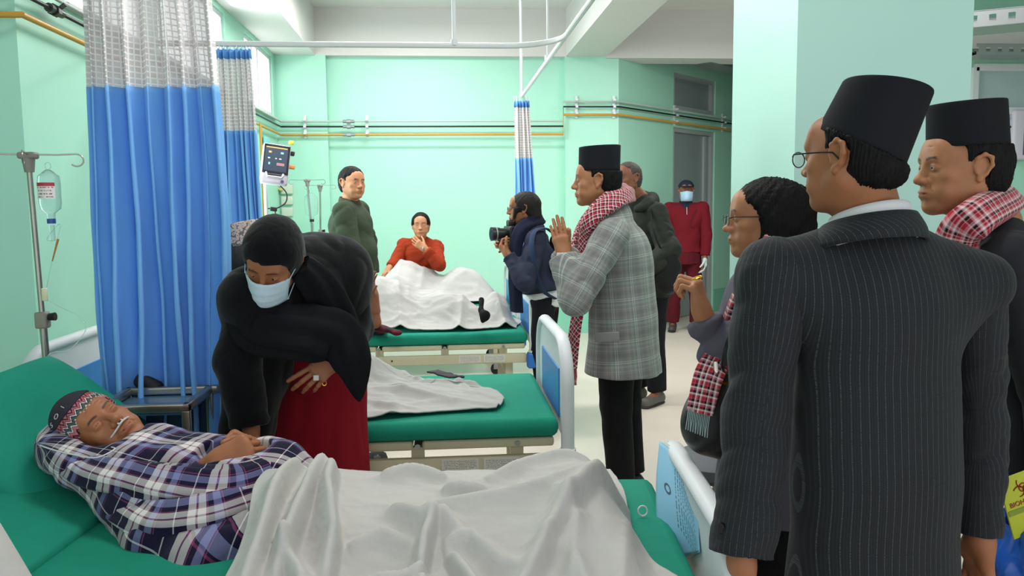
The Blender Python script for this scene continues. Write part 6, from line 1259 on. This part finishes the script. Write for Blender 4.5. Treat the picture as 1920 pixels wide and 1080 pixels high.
# --- man in the green sweater
p = Human('person in dark green sweater standing between the two far beds', G(664, 6.25, 560), 0.009)
p.stand(G(662, 6.25, 560), scr(0.85, -0.35), 1.75, 1.05, 0.0, head_fwd=scr(0.72, -0.7), head_up=(0.03, 0, 1))
p.hc = A(661, 344, 6.2); p.nw = 1.1; p.J['shr'] = A(645, 398, 6.02); p.J['shl'] = A(672, 395, 6.4); p.J['neck'] = A(656, 383, 6.24); p.arm('r', A(672, 515, 6.0), (-0.5, 0, -1)); p.J['elr'] = A(655, 460, 5.98)
p.body(SK3, 0.0055, dict(wide=1.06, jaw=1.08), [dict(n='r', d=(0.3, 0, -1), pn=(0, 1, 0), ts=p.f, h=0.007), dict(n='l', d=(0, 0, -1), pn=p.r, ts=p.f, h=0.008)]); p.eyes(look=(0.3, 0)); p.hair(HAIRB, 'short', 0.006, 0.004, grow=0.008, line=0.05)
GS = fabric('green_sweater', '#3d4738', 0.95, 300, 0.35, 0.3, 12, 0.06); cs = p.torso(0.022, 0.03, 0.0, 0.95, belly=0.05); jk = p.cloth('sweater', cs, GS, 0.009, 0.007, (10, 10, 12), 2.0)
for n in 'rl': p.cloth('sleeve', p.sleeve(n, 0.024, 0.0, 1.15, 0.0, 0.95), GS, 0.008, 0.008, (16, 16, 18), 2.0, parent=jk)
collar(p, 'collar', fabric('olive_collar', '#4a4238', 0.9), p.J['neck']+UPZ*0.03, (0.085, 0.085), (0.074, 0.074), 0, -0.03, 0.03, jk, 0.03, 0.008, fl=0.05)
p.cloth('trousers', p.trousers(0.016), MATS['black_jeans'], 0.011, 0.005, (12, 12, 9)); p.shoes(SHOE, sole=SOLE)

# --- woman in the rust sweater sitting on the farthest bed
p = Human('person in rust orange sweater sitting up on the farthest bed', G(784, 7.2, 520), 0.009)
p.stand(G(784, 7.2, 520), scr(0.15, -1), 1.58, 1.1, 0.0, head_fwd=scr(0.06, -1))
pel = A3(atz(776, 540, 0.70)); _pl = bedM(bed4).inverted() @ Vector(A(778, 545, 7.2).tolist()); print('pel4', _pl); pel = A3(bedM(bed4) @ Vector((_pl.x, 0.02, 0.675))); base_off = pel-p.J['pelvis']
for k in list(p.J): p.J[k] = p.J[k]+base_off
p.hc = A(789, 423, 7.1); p.J['neck'] = A(788, 452, 7.16); p.J['shr'] = A(757, 460, 7.15); p.J['shl'] = A(818, 463, 7.15); p.J['chest'] = A(786, 485, 7.18); p.J['waist'] = A(780, 515, 7.2)
p.J['elr'] = A(746, 485, 7.1); p.J['wrr'] = A(730, 502, 7.0); p.J['ell'] = A(823, 496, 6.95); p.J['wrl'] = A(796, 466, 6.92)
bd4 = bedM(bed4).to_3x3() @ Vector((1, 0, 0))
for n, q in (('r', -0.1), ('l', 0.12)): p.J['hip'+n] = pel+A3((0.05, q, 0)); p.J['kn'+n] = pel+A3(bd4)*0.34+A3((0, q*0.9, -0.035)); p.J['an'+n] = pel+A3(bd4)*0.56+A3((0, q*0.6, -0.05)); p.J['toe'+n] = p.J['an'+n]+A3((0.05, 0, 0.06))
p.body(SK3, 0.0055, dict(jaw=0.94, nose=0.95), [dict(n='l', d=nv(A(781, 455, 6.92)-p.J['wrl']), pn=(0, 1, 0.1), ts=(0, 0, 1), curl=(20, 30, 20), h=0.005), dict(n='r', d=(-0.5, -0.2, -0.6), pn=(0, 0, -1), ts=(1, 0, 0), curl=(10, 10, 10), h=0.006)]); p.eyes(); p.hair(HAIRB, 'cap', 0.006, 0.003, line=0.055, grow=0.006)
RU = fabric('rust_sweater', '#93331a', 0.95, 300, 0.4, 0.35, 14, 0.06); S = SDF(); S.cap(p.J['pelvis'], p.J['waist'], 0.16, 0.145, 0.05, p.f, 0.8); S.cap(p.J['waist'], p.J['chest'], 0.145, 0.15, 0.05, p.f, 0.8)
for n in 'rl': S.cap(p.J['chest'], p.J['sh'+n], 0.11, 0.066, 0.05, p.f, 0.85)
S.cap(p.J['shr'], p.J['neck'], 0.05, 0.06, 0.03); S.cap(p.J['shl'], p.J['neck'], 0.05, 0.06, 0.03); jk = p.cloth('sweater', S, RU, 0.008, 0.010, (10, 10, 24), 2.0)
for n in 'rl': p.cloth('sleeve', p.sleeve(n, 0.016, 0.0, 1.05, 0.0, 0.9), RU, 0.008, 0.008, (16, 16, 18), 2.5, parent=jk)
lg = SDF()
for n in 'rl': lg.cap(p.J['hip'+n], p.J['kn'+n], 0.07, 0.055, 0.03); lg.cap(p.J['kn'+n], p.J['an'+n], 0.06, 0.045, 0.03)
p.cloth('trousers', lg, MATS['black_cloth'], 0.011, 0)
MB().tube([Vector((p.J['wrl']+A3((0.028*math.cos(a)*0.4, -0.0, 0.028*math.sin(a)))+A3((0, 0.028*math.cos(a), 0))).tolist()) for a in [i*math.pi/8 for i in range(16)]], 0.005, 6, closed=True).build('wristwatch', GREYM, p.root, True)

# --- man in patterned cap, half hidden between curtain and the woman in black
p = Human('person in patterned woven cap, half hidden between curtain and the stooping woman', G(470, 3.35, 600), 0.009)
p.stand(G(470, 3.4, 600), scr(0.5, 0.85), 1.6, 1.0, 0.0, head_fwd=scr(0.55, 0.8), head_up=(0.12, 0, 1))
off = A(462, 478, 3.3)-p.hc
for k in list(p.J): p.J[k] = p.J[k]+off
p.hc = p.hc+off; pz = max(0.71, float(p.J['pelvis'][2])); p.J['pelvis'][2] = 0.72
for n, q in (('r', 0.09), ('l', -0.09)): p.J['hip'+n] = p.J['pelvis']+p.r*q; p.J['kn'+n] = p.J['pelvis']+p.r*q*2+p.f*0.26-UPZ*0.02; p.J['an'+n] = p.J['kn'+n]-p.f*0.15-p.r*q*0.8-UPZ*0.02; p.J['toe'+n] = p.J['an'+n]-p.f*0.1
p.body(SK4, 0.005, {}, [dict(n='l', d=p.f, pn=(0, 0, -1), ts=p.r, h=0.008), dict(n='r', d=p.f, pn=(0, 0, -1), ts=-p.r, h=0.008)]); p.eyes(); p.hair(HAIRG, 'short', 0.006, 0.001)
TOP = NT('dhaka_topi'); v = TOP.coord('pc'); vo = TOP.n('ShaderNodeTexVoronoi'); vo.inputs['Scale'].default_value = 95; TOP.l(v, vo.inputs['Vector']); c1 = TOP.mix(TOP.math('GREATER_THAN', vo.outputs['Distance'], 0.62), lin('#cdbdb1'), lin('#7d6c6a')); c1 = TOP.mix(TOP.math('LESS_THAN', vo.outputs['Distance'], 0.22), c1, lin('#a8544c'))
TOPM = TOP.fin(c1, 0.9); p.hat(TOPM, 0.10, 0.0, (0.12, -0.25), (0.083, 0.1), 0.045, 0.95, name='woven_topi')
GC = fabric('grey_coat', '#55565c', 0.9); jk = p.cloth('coat', p.torso(0.02, 0.02), GC, 0.01, 0.005)
for n in 'rl': p.cloth('sleeve', p.sleeve(n), GC, 0.01, parent=jk)
p.cloth('trousers', p.trousers(0.015, 0.0), MATS['black_cloth'], 0.012, 0)
# --- the woman in black stooping over the bed
p = Human('person in black knitted cap, black wrap and red dress stooping between the beds, masked', G(590, 2.85, 700), 0.006)
p.stand(G(600, 2.88, 700), scr(-0.25, -1), 1.60, 1.1, 0.3, head_fwd=A3(scr(-0.08, -0.72))+UPZ*-0.62, head_up=A3(scr(0.08, -0.62))+UPZ*0.78)
p.hc = A(511, 492, 2.42); J = p.J; J['pelvis'] = A(596, 720, 2.88); J['waist'] = A(600, 640, 2.86); J['chest'] = A(590, 540, 2.72); J['neck'] = A(548, 515, 2.56); p.bend = nv(J['neck']-J['waist'])
J['shr'] = A(475, 560, 2.46); J['shl'] = A(640, 505, 2.74); J['elr'] = A(446, 680, 2.46); J['wrr'] = A(470, 800, 2.46); J['ell'] = A(660, 612, 2.74); J['wrl'] = A(628, 672, 2.55)
p.body(SK2, 0.004, dict(jaw=0.92, closed=True), [dict(n='l', d=nv(A(575, 716, 2.50)-J['wrl']), pn=scr(0.1, 1), ts=(-0.35, 0, 0.9), curls=[(10, 12, 8), (18, 20, 12), (24, 26, 14), (28, 28, 16)], thumb=(-5, 5, 5), thumb_out=48, spread=7, h=0.0028), dict(n='r', d=(0.2, -0.3, -0.9), pn=(1, 0, 0), ts=(0, -1, 0), h=0.005)]); p.eyes()
mask_mesh(p, fabric('mask_pale', '#c3d9e6', 0.85, 500, 0.15, 0.25, 25, 0.03))
KB = fabric('black_knit', '#0f0f12', 0.97, 260, 0.6, 0.5, 10, 0.1, 0.15, 0.1); S = SDF(); q = p.hs
S.ell(p.hp(0, -0.02, 0.045), A3((0.095, 0.115, 0.105))*q, p.Hm, 0.01); S.ell(p.hp(0, -0.05, -0.03), A3((0.088, 0.09, 0.1))*q, p.Hm, 0.03); S.box(p.hp(0, 0.12, -0.09), A3((0.064, 0.09, 0.135))*q, p.Hm, 0.03*q, 0.02*q, 's'); p.cloth('knitted_cap', S, KB, 0.004, 0.002, (40, 40, 40), 1.0)
S = SDF(); S.cap(J['waist']+A3((0, 0.03, 0)), J['chest'], 0.15, 0.17, 0.06); S.cap(J['chest'], J['shl'], 0.16, 0.085, 0.06); S.cap(J['chest'], J['shr'], 0.15, 0.09, 0.08); S.cap(A(610, 512, 2.82), A(565, 520, 2.66), 0.125, 0.12, 0.08); S.cap(J['neck'], J['shr'], 0.09, 0.08, 0.05)
S.cap(J['shr'], A(468, 700, 2.56), 0.085, 0.085, 0.06); S.cap(A(468, 700, 2.56), A(462, 800, 2.56), 0.085, 0.09, 0.05); S.cap(A(520, 580, 2.6), A(490, 700, 2.62), 0.10, 0.075, 0.06); S.cap(A(490, 700, 2.62), A(470, 820, 2.62), 0.08, 0.07, 0.06); S.cap(J['shl'], A(650, 640, 2.85), 0.09, 0.07, 0.06)
jk = p.cloth('black_wrap', S, KB, 0.006, 0.010, (12, 12, 9), 3.0)
p.cloth('sleeve', p.sleeve('l', 0.024, 0.0, 1.15, 0.006, 0.72), KB, 0.006, 0.007, (18, 18, 18), 3.0, parent=jk); p.cloth('sleeve', p.sleeve('r', 0.024, 0.0, 1.1, 0.006, 0.97), KB, 0.006, 0.007, (18, 18, 18), 4.0, parent=jk)
RED = fabric('red_dress', '#8e1524', 0.92, 500, 0.3, 0.3, 9, 0.06); S = SDF(); S.cap(A(590, 560, 2.66), A(590, 660, 2.76), 0.10, 0.135, 0.05); S.cap(A(590, 660, 2.76), J['pelvis'], 0.135, 0.165, 0.05, p.f, 0.85); bz = J['pelvis'].copy(); bz[2] = 0.32; S.cap(J['pelvis'], bz+A3((-0.04, 0, 0)), 0.18, 0.235, 0.05, p.f, 0.8); S.plane(bz, (0, 0, -1)); p.cloth('red_dress', S, RED, 0.006, 0.010, (20, 20, 3), 2.0)
p.cloth('trousers', p.trousers(-0.01, 0.02, 0.0), MATS['black_cloth'], 0.012, 0); p.shoes(SHOE, sole=SOLE)
BSC = fabric('black_scarf', '#121217', 0.95, 400, 0.4, 0.5, 14, 0.1)
for k, (dx, wd) in enumerate(((0, 0.075), (-14, 0.05))):
    sweep('scarf', [A(455+dx*0, 560, 2.44), A(480, 612, 2.40), A(540+dx, 622, 2.40), A(590+dx, 625+k*12, 2.46), A(635+dx, 632+k*14, 2.48), A(662+dx*0.5, 684, 2.47), A(674, 752, 2.50)][0 if k == 0 else 1:], [(0.05, 0.02), (0.07, 0.035), (wd, 0.035), (wd*1.1, 0.035), (wd*1.0, 0.03), (wd*0.75, 0.018), (0.004, 0.005)][0 if k == 0 else 1:], BSC, p.root, 30, frames=[(0, -1, 0.3)]*(7 if k == 0 else 6), fold=0.16, folds=6)
sweep('scarf', [A(560, 500, 2.44), A(600, 540, 2.52), A(632, 590, 2.58), A(652, 650, 2.62)], [(0.04, 0.03), (0.06, 0.035), (0.06, 0.03), (0.05, 0.02)], BSC, p.root, 24, frames=[(0.3, -1, 0.3)]*4, fold=0.16)
kk = A(594, 709, 2.505); MB().box(Vector(kk.tolist())+Vector((0.0, -0.014, 0.004)), (0.018, 0.006, 0.018), bev=0.003).build('stone_ring', paint('pearl', '#d9d6c8', 0.2), p.root, True)
MB().tube([Vector(A(608, 719, 2.515).tolist())+Vector((0.006*math.cos(a), 0.002, 0.0075*math.sin(a))) for a in [i*math.pi/7 for i in range(14)]], 0.0018, 5, closed=True).build('thin_ring', MATS['gold'], p.root, True)

# --- the old man lying in the nearest bed
p = Human('person lying asleep in the nearest bed, patterned knit cap and purple plaid shawl', (float(A(300, 900, 2.1)[0]), float(A(300, 900, 2.1)[1]), 0.60), 0.005)
p.stand(G(300, 2.1), scr(0, -1), 1.60, 0.8, 0.0, head_fwd=A3(scr(0.36, -0.52))+UPZ*0.74, head_up=A3(scr(-0.84, 0.0))+UPZ*0.52)
J = p.J; p.hc = A(196, 806, 2.2); J['neck'] = A(292, 868, 2.16); J['chest'] = A(385, 905, 2.10); J['waist'] = A(490, 915, 2.06); J['pelvis'] = A3(bedM(bed1) @ Vector((0.04, -0.05, 0.675))); J['waist'][2] = 0.68
p.bend = nv(J['neck']-J['chest']); p.f2 = nv(A3(scr(0, -0.3))+UPZ); p.f = p.f2; p.r = np.cross(p.f, p.bend)
J['shr'] = A(292, 925, 2.0); J['shl'] = A(312, 856, 2.32); J['elr'] = A(398, 985, 1.92); J['wrr'] = A(408, 866, 2.03); J['ell'] = A(440, 850, 2.38); J['wrl'] = A(488, 846, 2.16)
ax = A3(bedM(bed1).to_3x3() @ Vector((1, 0, 0)))
for n, s_ in (('r', -1), ('l', 1)):
    J['hip'+n] = J['pelvis']+A3((0, 0.07*s_, -0.02)); J['kn'+n] = A3(bedM(bed1) @ Vector((0.40, -0.04+0.08*s_, 0.675))); J['an'+n] = A3(bedM(bed1) @ Vector((0.70, -0.04+0.07*s_, 0.65))); J['toe'+n] = J['an'+n]+ax*0.03+A3((0, 0, 0.07))
p.body(SK3 if False else skin('skin_old', '#a86f4e'), 0.0028, dict(closed=True, age=0.8, ears=False, nose=1.08, wide=0.98), [dict(n='r', d=A3(scr(0.95, 0.15))+UPZ*0.42, pn=A3(scr(0.1, 0.9))+UPZ*-0.35, ts=A3(scr(0.2, -0.3))+UPZ*-0.8, curl=(68, 78, 45), thumb=(15, 20, 15), sc=1.1, h=0.0026), dict(n='l', d=A3(scr(-0.9, -0.1))+UPZ*0.40, pn=A3(scr(0, -0.9))+UPZ*-0.5, ts=UPZ, curl=(70, 75, 45), thumb=(30, 30, 20), sc=1.1, h=0.0026)])
# knitted cap
KC = NT('zigzag_knit'); v = KC.coord('pc'); s_ = KC.n('ShaderNodeSeparateXYZ'); KC.l(v, s_.inputs[0]); u_, w_ = s_.outputs[0], s_.outputs[1]
zz = KC.math('PINGPONG', u_, 0.012); x_ = KC.math('ADD', w_, KC.math('MULTIPLY', zz, 1.1))
c_ = lin('#2e3034')
for cc_, sp in (('#c8747e', [(0.0, 0.22)]), ('#d8d2d0', [(0.26, 0.36), (0.62, 0.7)]), ('#54605c', [(0.4, 0.55)]), ('#b5606c', [(0.74, 0.9)])): c_ = KC.mix(bands(KC, x_, 0.052, sp), c_, lin(cc_))
KCM = KC.fin(c_, 0.95, KC.bump(KC.noise(v, 260, 2), 0.6, 0.002), Specular_IOR_Level=0.1)
def capS(zlo, zhi, g):
    S = SDF(); q = p.hs; S.ell(p.hp(0, -0.016, 0.042), A3((0.085+g, 0.105+g, 0.104+g))*q, p.Hm, 0.01); S.ell(p.hp(0, -0.045, -0.03), A3((0.078+g, 0.07+g, 0.08+g))*q, p.Hm, 0.03*q)
    up = p.Hm@A3((0, 0.42, -1)); S.plane(p.hp(0, 0.06, zlo), nv(up))
    if zhi: S.plane(p.hp(0, 0.0, zhi), p.Hm@A3((0, -0.3, 1)))
    return S
S = capS(0.044, None, 0.004); V, Q = S.mesh(0.003); N = vnormals(V, Q); L = (V-p.hc)@p.Hm/p.hs; V = V+N*(0.0012*np.sin(L[:, 2]*900)*1.0)[:, None]
pcv = np.stack([np.arctan2(L[:, 0], L[:, 1])*0.09, L[:, 2], L[:, 2]*0], -1); kcap = mesh_np('knitted_cap', V.astype(np.float32), Q, KCM, p.root, {'pc': ('FLOAT_VECTOR', pcv)})
S = SDF(); q = p.hs; S.ell(p.hp(0, -0.022, 0.045), A3((0.096, 0.116, 0.116))*q, p.Hm, 0.01); S.plane(p.hp(0, 0, 0.106), p.Hm@A3((0, -0.1, -1))); V, Q = S.mesh(0.004); mesh_np('dark_band', V, Q, fabric('charcoal_wool', '#39353f', 0.95, 400, 0.5, 0.4, 20), kcap)
for ch, an in (('I', 20), ('O', 42), ('S', 64), ('H', 84)):
    a_ = math.radians(an); pos = p.hp(0.096*math.sin(a_)*0.78, 0.116*math.cos(a_)*0.78-0.022, 0.117); out_ = Vector((p.Hm@nv((math.sin(a_), math.cos(a_), 0.9))).tolist()); tg = Vector((p.Hm@A3((math.cos(a_), -math.sin(a_), 0))).tolist()); Rt = rot_to(out_, -tg); text(ch, Vector(pos.tolist())+out_*0.004, Rt, 0.022, paint('knit_white', '#b9b6bd', 0.9), kcap, 'knitted_letter', 0.0008)
# plaid shawl
PL = plaid('purple_plaid', '#1c1733', 0.15, [('#e4dcdc', [(0.0, 0.12), (0.15, 0.27)]), ('#8486b4', [(0.38, 0.50)]), ('#8b3f6e', [(0.28, 0.30), (0.125, 0.145), (0.52, 0.54)]), ('#e2d8dc', [(0.80, 0.82)])], None, 0.95, 'pc', 0.10, 0.35, 0.006)
S = SDF(); C_ = lambda a, b, r1, r2, k=0.04, **kw: S.cap(A(*a), A(*b), r1, r2, k, **kw)
C_((290, 880, 2.14), (400, 910, 2.10), 0.125, 0.125, 0.05); C_((400, 910, 2.10), (540, 930, 2.06), 0.125, 0.12, 0.05)
C_((275, 925, 2.0), (400, 992, 1.93), 0.085, 0.075, 0.05); C_((400, 992, 1.93), (412, 900, 1.99), 0.07, 0.055, 0.05); C_((205, 905, 2.08), (300, 1010, 1.92), 0.075, 0.08, 0.05); C_((300, 1010, 1.90), (380, 1065, 1.84), 0.075, 0.085, 0.05)
C_((380, 1060, 1.82), (470, 1010, 1.86), 0.08, 0.07, 0.05); C_((312, 856, 2.30), (400, 850, 2.34), 0.06, 0.055, 0.04); C_((430, 905, 2.02), (520, 890, 2.04), 0.065, 0.06, 0.04)
C_((502, 852, 2.14), (532, 862, 2.10), 0.052, 0.058, 0.03); C_((270, 872, 2.06), (320, 858, 2.02), 0.04, 0.035, 0.03)
C_((150, 870, 2.12), (250, 885, 2.04), 0.062, 0.062, 0.04); C_((118, 835, 2.18), (150, 868, 2.10), 0.075, 0.06, 0.04); C_((118, 812, 2.34), (118, 850, 2.2), 0.05, 0.06, 0.03)
S.ell(p.hc+UPZ*0.004, A3((0.098, 0.118, 0.120))*p.hs, p.Hm, 0.006, 's'); S.cap(p.hp(0, 0.05, -0.03), p.hp(0, 0.3, 0.1), 0.085, 0.12, 0.01, op='s')
S.cap(A(408, 850, 2.03), A(470, 838, 2.08), 0.052, 0.05, 0.012, op='s')
V, Q = S.mesh(0.0055); V = wrinkle(V, Q, 0.009, (9, 16, 26), 1.3); V = wrinkle(V.astype(np.float32), Q, 0.004, (24, 30, 40), 2.3).astype(np.float32)
pcv = p.pc(V, A(250, 870, 2.1), A(520, 930, 2.06), UPZ); pcv[:, 0] += 0.04*wav(V, (5, 5, 5), 1.0); pcv[:, 1] += 0.03*wav(V, (6, 6, 6), 2.0)
shw = mesh_np('plaid_shawl', V, Q, PL, p.root, {'pc': ('FLOAT_VECTOR', pcv)})
sweep('shawl_fold', [A(100, 845, 2.16), A(160, 880, 2.02), A(240, 893, 1.96), A(330, 905, 1.92), A(430, 905, 1.92), A(505, 880, 2.0), A(540, 850, 2.08)], [(0.03, 0.014), (0.04, 0.018), (0.045, 0.02), (0.05, 0.02), (0.045, 0.02), (0.045, 0.02), (0.03, 0.014)], PL, shw, 22, frames=[(0, -1, 0.8)]*7, fold=0.12)
sweep('shawl_fold', [A(215, 950, 1.94), A(290, 975, 1.86), A(380, 960, 1.86), A(450, 935, 1.90), A(520, 900, 1.98)], [(0.03, 0.012), (0.05, 0.018), (0.05, 0.018), (0.045, 0.018), (0.03, 0.012)], PL, shw, 22, frames=[(0, -1, 0.8)]*5, fold=0.12, uoff=0.05)
sweep('shawl_fold', [A(296, 838, 2.12), A(330, 828, 2.2), A(370, 832, 2.22), A(405, 850, 2.16)], [(0.02, 0.012), (0.03, 0.016), (0.03, 0.016), (0.02, 0.01)], PL, shw, 18, frames=[(0, -0.6, 1)]*4, fold=0.12, uoff=0.03)
lg = SDF()
for n in 'rl': lg.cap(J['hip'+n], J['kn'+n], 0.08, 0.055, 0.03); lg.cap(J['kn'+n], J['an'+n], 0.055, 0.045, 0.03)
p.cloth('trousers', lg, MATS['black_cloth'], 0.012, 0)
S = SDF(); S.cap(A(185, 1075, 1.86), A(330, 1110, 1.80), 0.07, 0.08, 0.03); p.cloth('dark_coat_tail', S, fabric('charcoal_coat', '#1c1b20', 0.9), 0.007, 0.006)
# cannula and its tube
cn = MB(); cn.tube(smoothpath([p.hp(-0.04, 0.075, -0.045), p.hp(-0.02, 0.098, -0.044), p.hp(0, 0.109, -0.043), p.hp(0.02, 0.098, -0.044), p.hp(0.045, 0.075, -0.042), p.hp(0.072, 0.03, -0.03)], 20), 0.0028, 6)
for x in (-0.007, 0.007): cn.tube([p.hp(x, 0.109, -0.044), p.hp(x, 0.106, -0.036)], 0.0028, 6)
cn.build('nasal_cannula', paint('cannula_white', '#d8d6d4', 0.4), p.root, True)
ot = MB().tube(smoothpath([p.hp(0.06, 0.05, -0.04), A(205, 838, 2.06), A(215, 842, 2.02), A(180, 858, 1.98), A(135, 852, 2.02), A(95, 842, 2.06), A(75, 835, 2.10)], 40), 0.0018, 6).build('oxygen_tube', MATS['cannula_white'], None, True); tag(ot, 'thin white oxygen tube looping under the sleeping man’s cheek', 'tube')
ot = MB().tube(smoothpath([atz(18, 948, MT+0.012), atz(50, 947, MT+0.012), atz(75, 950, MT+0.012), atz(100, 938, MT+0.012), atz(140, 928, MT+0.012)], 24), 0.0028, 6).build('drip_line', CLEAR, None, True); tag(ot, 'short clear tube lying on the green sheet below the pillow', 'tube')
# white folded blanket at the very corner
t = thing('folded_blanket', 'cream-white folded edge at the bottom left corner of the photo', 'blanket', A(10, 1060, 1.25).tolist()); a_, b_ = A(-8, 955, 1.25), A(88, 1130, 1.2); S = SDF()
S.cap(a_+A3((-0.1, 0, -0.045)), b_+A3((-0.1, 0, -0.03)), 0.085, 0.09, 0.02, (0.5, -0.86, 0), 0.5); S.cap(a_+A3((-0.2, 0, -0.03)), b_+A3((-0.2, 0, -0.03)), 0.09, None, 0.03, (0.5, -0.86, 0), 0.5); V, Q = S.mesh(0.005); dd = nv(b_-a_); pr = np.cross(dd, A3((0.3, -0.9, 0))); N = vnormals(V, Q); V = V+N*(0.003*np.sin((V-a_)@nv(pr)*190))[:, None]; mesh_np('fold', V.astype(np.float32), Q, SHEET, t)

# --- the patient under the sheet in the third bed
p = Human('person lying under a white sheet in the third bed, bare forearm raised', (float(A(700, 590, 5.4)[0]), float(A(700, 590, 5.4)[1]), 0.6), 0.01)
M3 = bedM(bed3); W3 = lambda x, y, z: A3(M3 @ Vector((x, y, z))); p.stand((0, 0, 0), (0, 0.0001, 1), 1.62, 1.15); p.f = UPZ; p.f2 = UPZ; p.bend = nv(W3(-1, 0, 0)-W3(0, 0, 0)); p.r = np.cross(p.f, p.bend)
p.Hm = basis(UPZ+p.bend*0.2, p.bend); J = p.J; p.hc = W3(-0.80, 0.1, 0.74); J['neck'] = W3(-0.64, 0.1, 0.72); J['chest'] = W3(-0.48, 0.06, 0.72); J['waist'] = W3(-0.30, 0.04, 0.72); J['pelvis'] = W3(-0.1, 0.02, 0.71)
for n, s_ in (('r', -1), ('l', 1)): J['sh'+n] = W3(-0.60, 0.1+0.16*s_, 0.70); J['hip'+n] = W3(-0.08, 0.09*s_, 0.70); J['kn'+n] = W3(0.30, 0.10*s_, 0.70); J['an'+n] = W3(0.64, 0.06*s_, 0.65); J['toe'+n] = W3(0.66, 0.06*s_, 0.69)
J['ell'] = W3(-0.35, 0.28, 0.66); J['wrl'] = W3(-0.12, 0.2, 0.74); J['elr'] = A(704, 605, 5.0); J['shr'] = W3(-0.62, -0.08, 0.70); J['wrr'] = A(702, 556, 5.0)
p.body(SK4, 0.006, {}, [dict(n='r', d=nv(A(696, 526, 4.98)-A(702, 556, 5.0)), pn=(1, -0.3, 0), ts=(0, -1, 0.1), curl=(12, 18, 10), spread=8, h=0.006)]); p.hair(HAIRB, 'short', 0.008, 0.001)
S = SDF(); S.cap(W3(-0.62, -0.02, 0.67), A(712, 618, 5.1), 0.09, 0.05, 0.04, (0, 0, 1), 0.6); S.cap(A(700, 612, 5.05), A(745, 624, 5.0), 0.05, 0.035, 0.03, (0, 0, 1), 0.5); S.cap(J['shl'], J['shr'], 0.09, 0.09, 0.04); p.cloth('dark_red_top', S, plaid('dark_red_check', '#541420', 0.09, [('#141420', [(0.0, 0.4)])], None, 0.9, 'Object'), 0.007, 0.008, (20, 20, 20))
tag(MB().box(Vector(A(902, 572, 5.05).tolist()), (0.001, 0.001, 0.001)).build('x', RUBBER), None) if False else None
S = SDF(); S.cap(A(903, 562, 5.1), A(902, 582, 5.02), 0.018, 0.014, 0.02); S.cap(A(902, 582, 5.02), A(909, 592, 4.98), 0.016, 0.032, 0.02); S.cap(A(909, 592, 4.98), A(905, 602, 4.96), 0.03, 0.012, 0.02); V, Q = S.mesh(0.005); o = mesh_np('black_strap', wrinkle(V, Q, 0.003, (40, 40, 40)), Q, MATS['black_cloth']); tag(o, 'black strap of cloth lying over the covered feet in the third bed', 'strap')
# ---------------------------------------------------------------- groups of alike things
for o in bpy.data.objects:
    if o.parent is None and 'category' in o.keys() and 'group' not in o.keys():
        k = o.name.split('.')[0]
        g = {'hospital_bed': 'hospital beds in a row', 'drip_stand': 'drip stands by the left and back walls', 'drip_bottle': 'hanging drip bottles', 'pipe_bracket': 'white pipe brackets on the walls', 'gas_pipe': 'pipes along the walls', 'curtain': 'blue ward curtains with mesh tops', 'curtain_rail': 'ceiling-hung curtain rails', 'ceiling_hanger': 'hanger tubes of the curtain rails', 'cable_tray': 'perforated cable trays', 'sandal': 'pair of black sandals', 'sheet': 'white sheets on the beds', 'person': 'people in the ward'}.get(k)
        if g: o['group'] = g
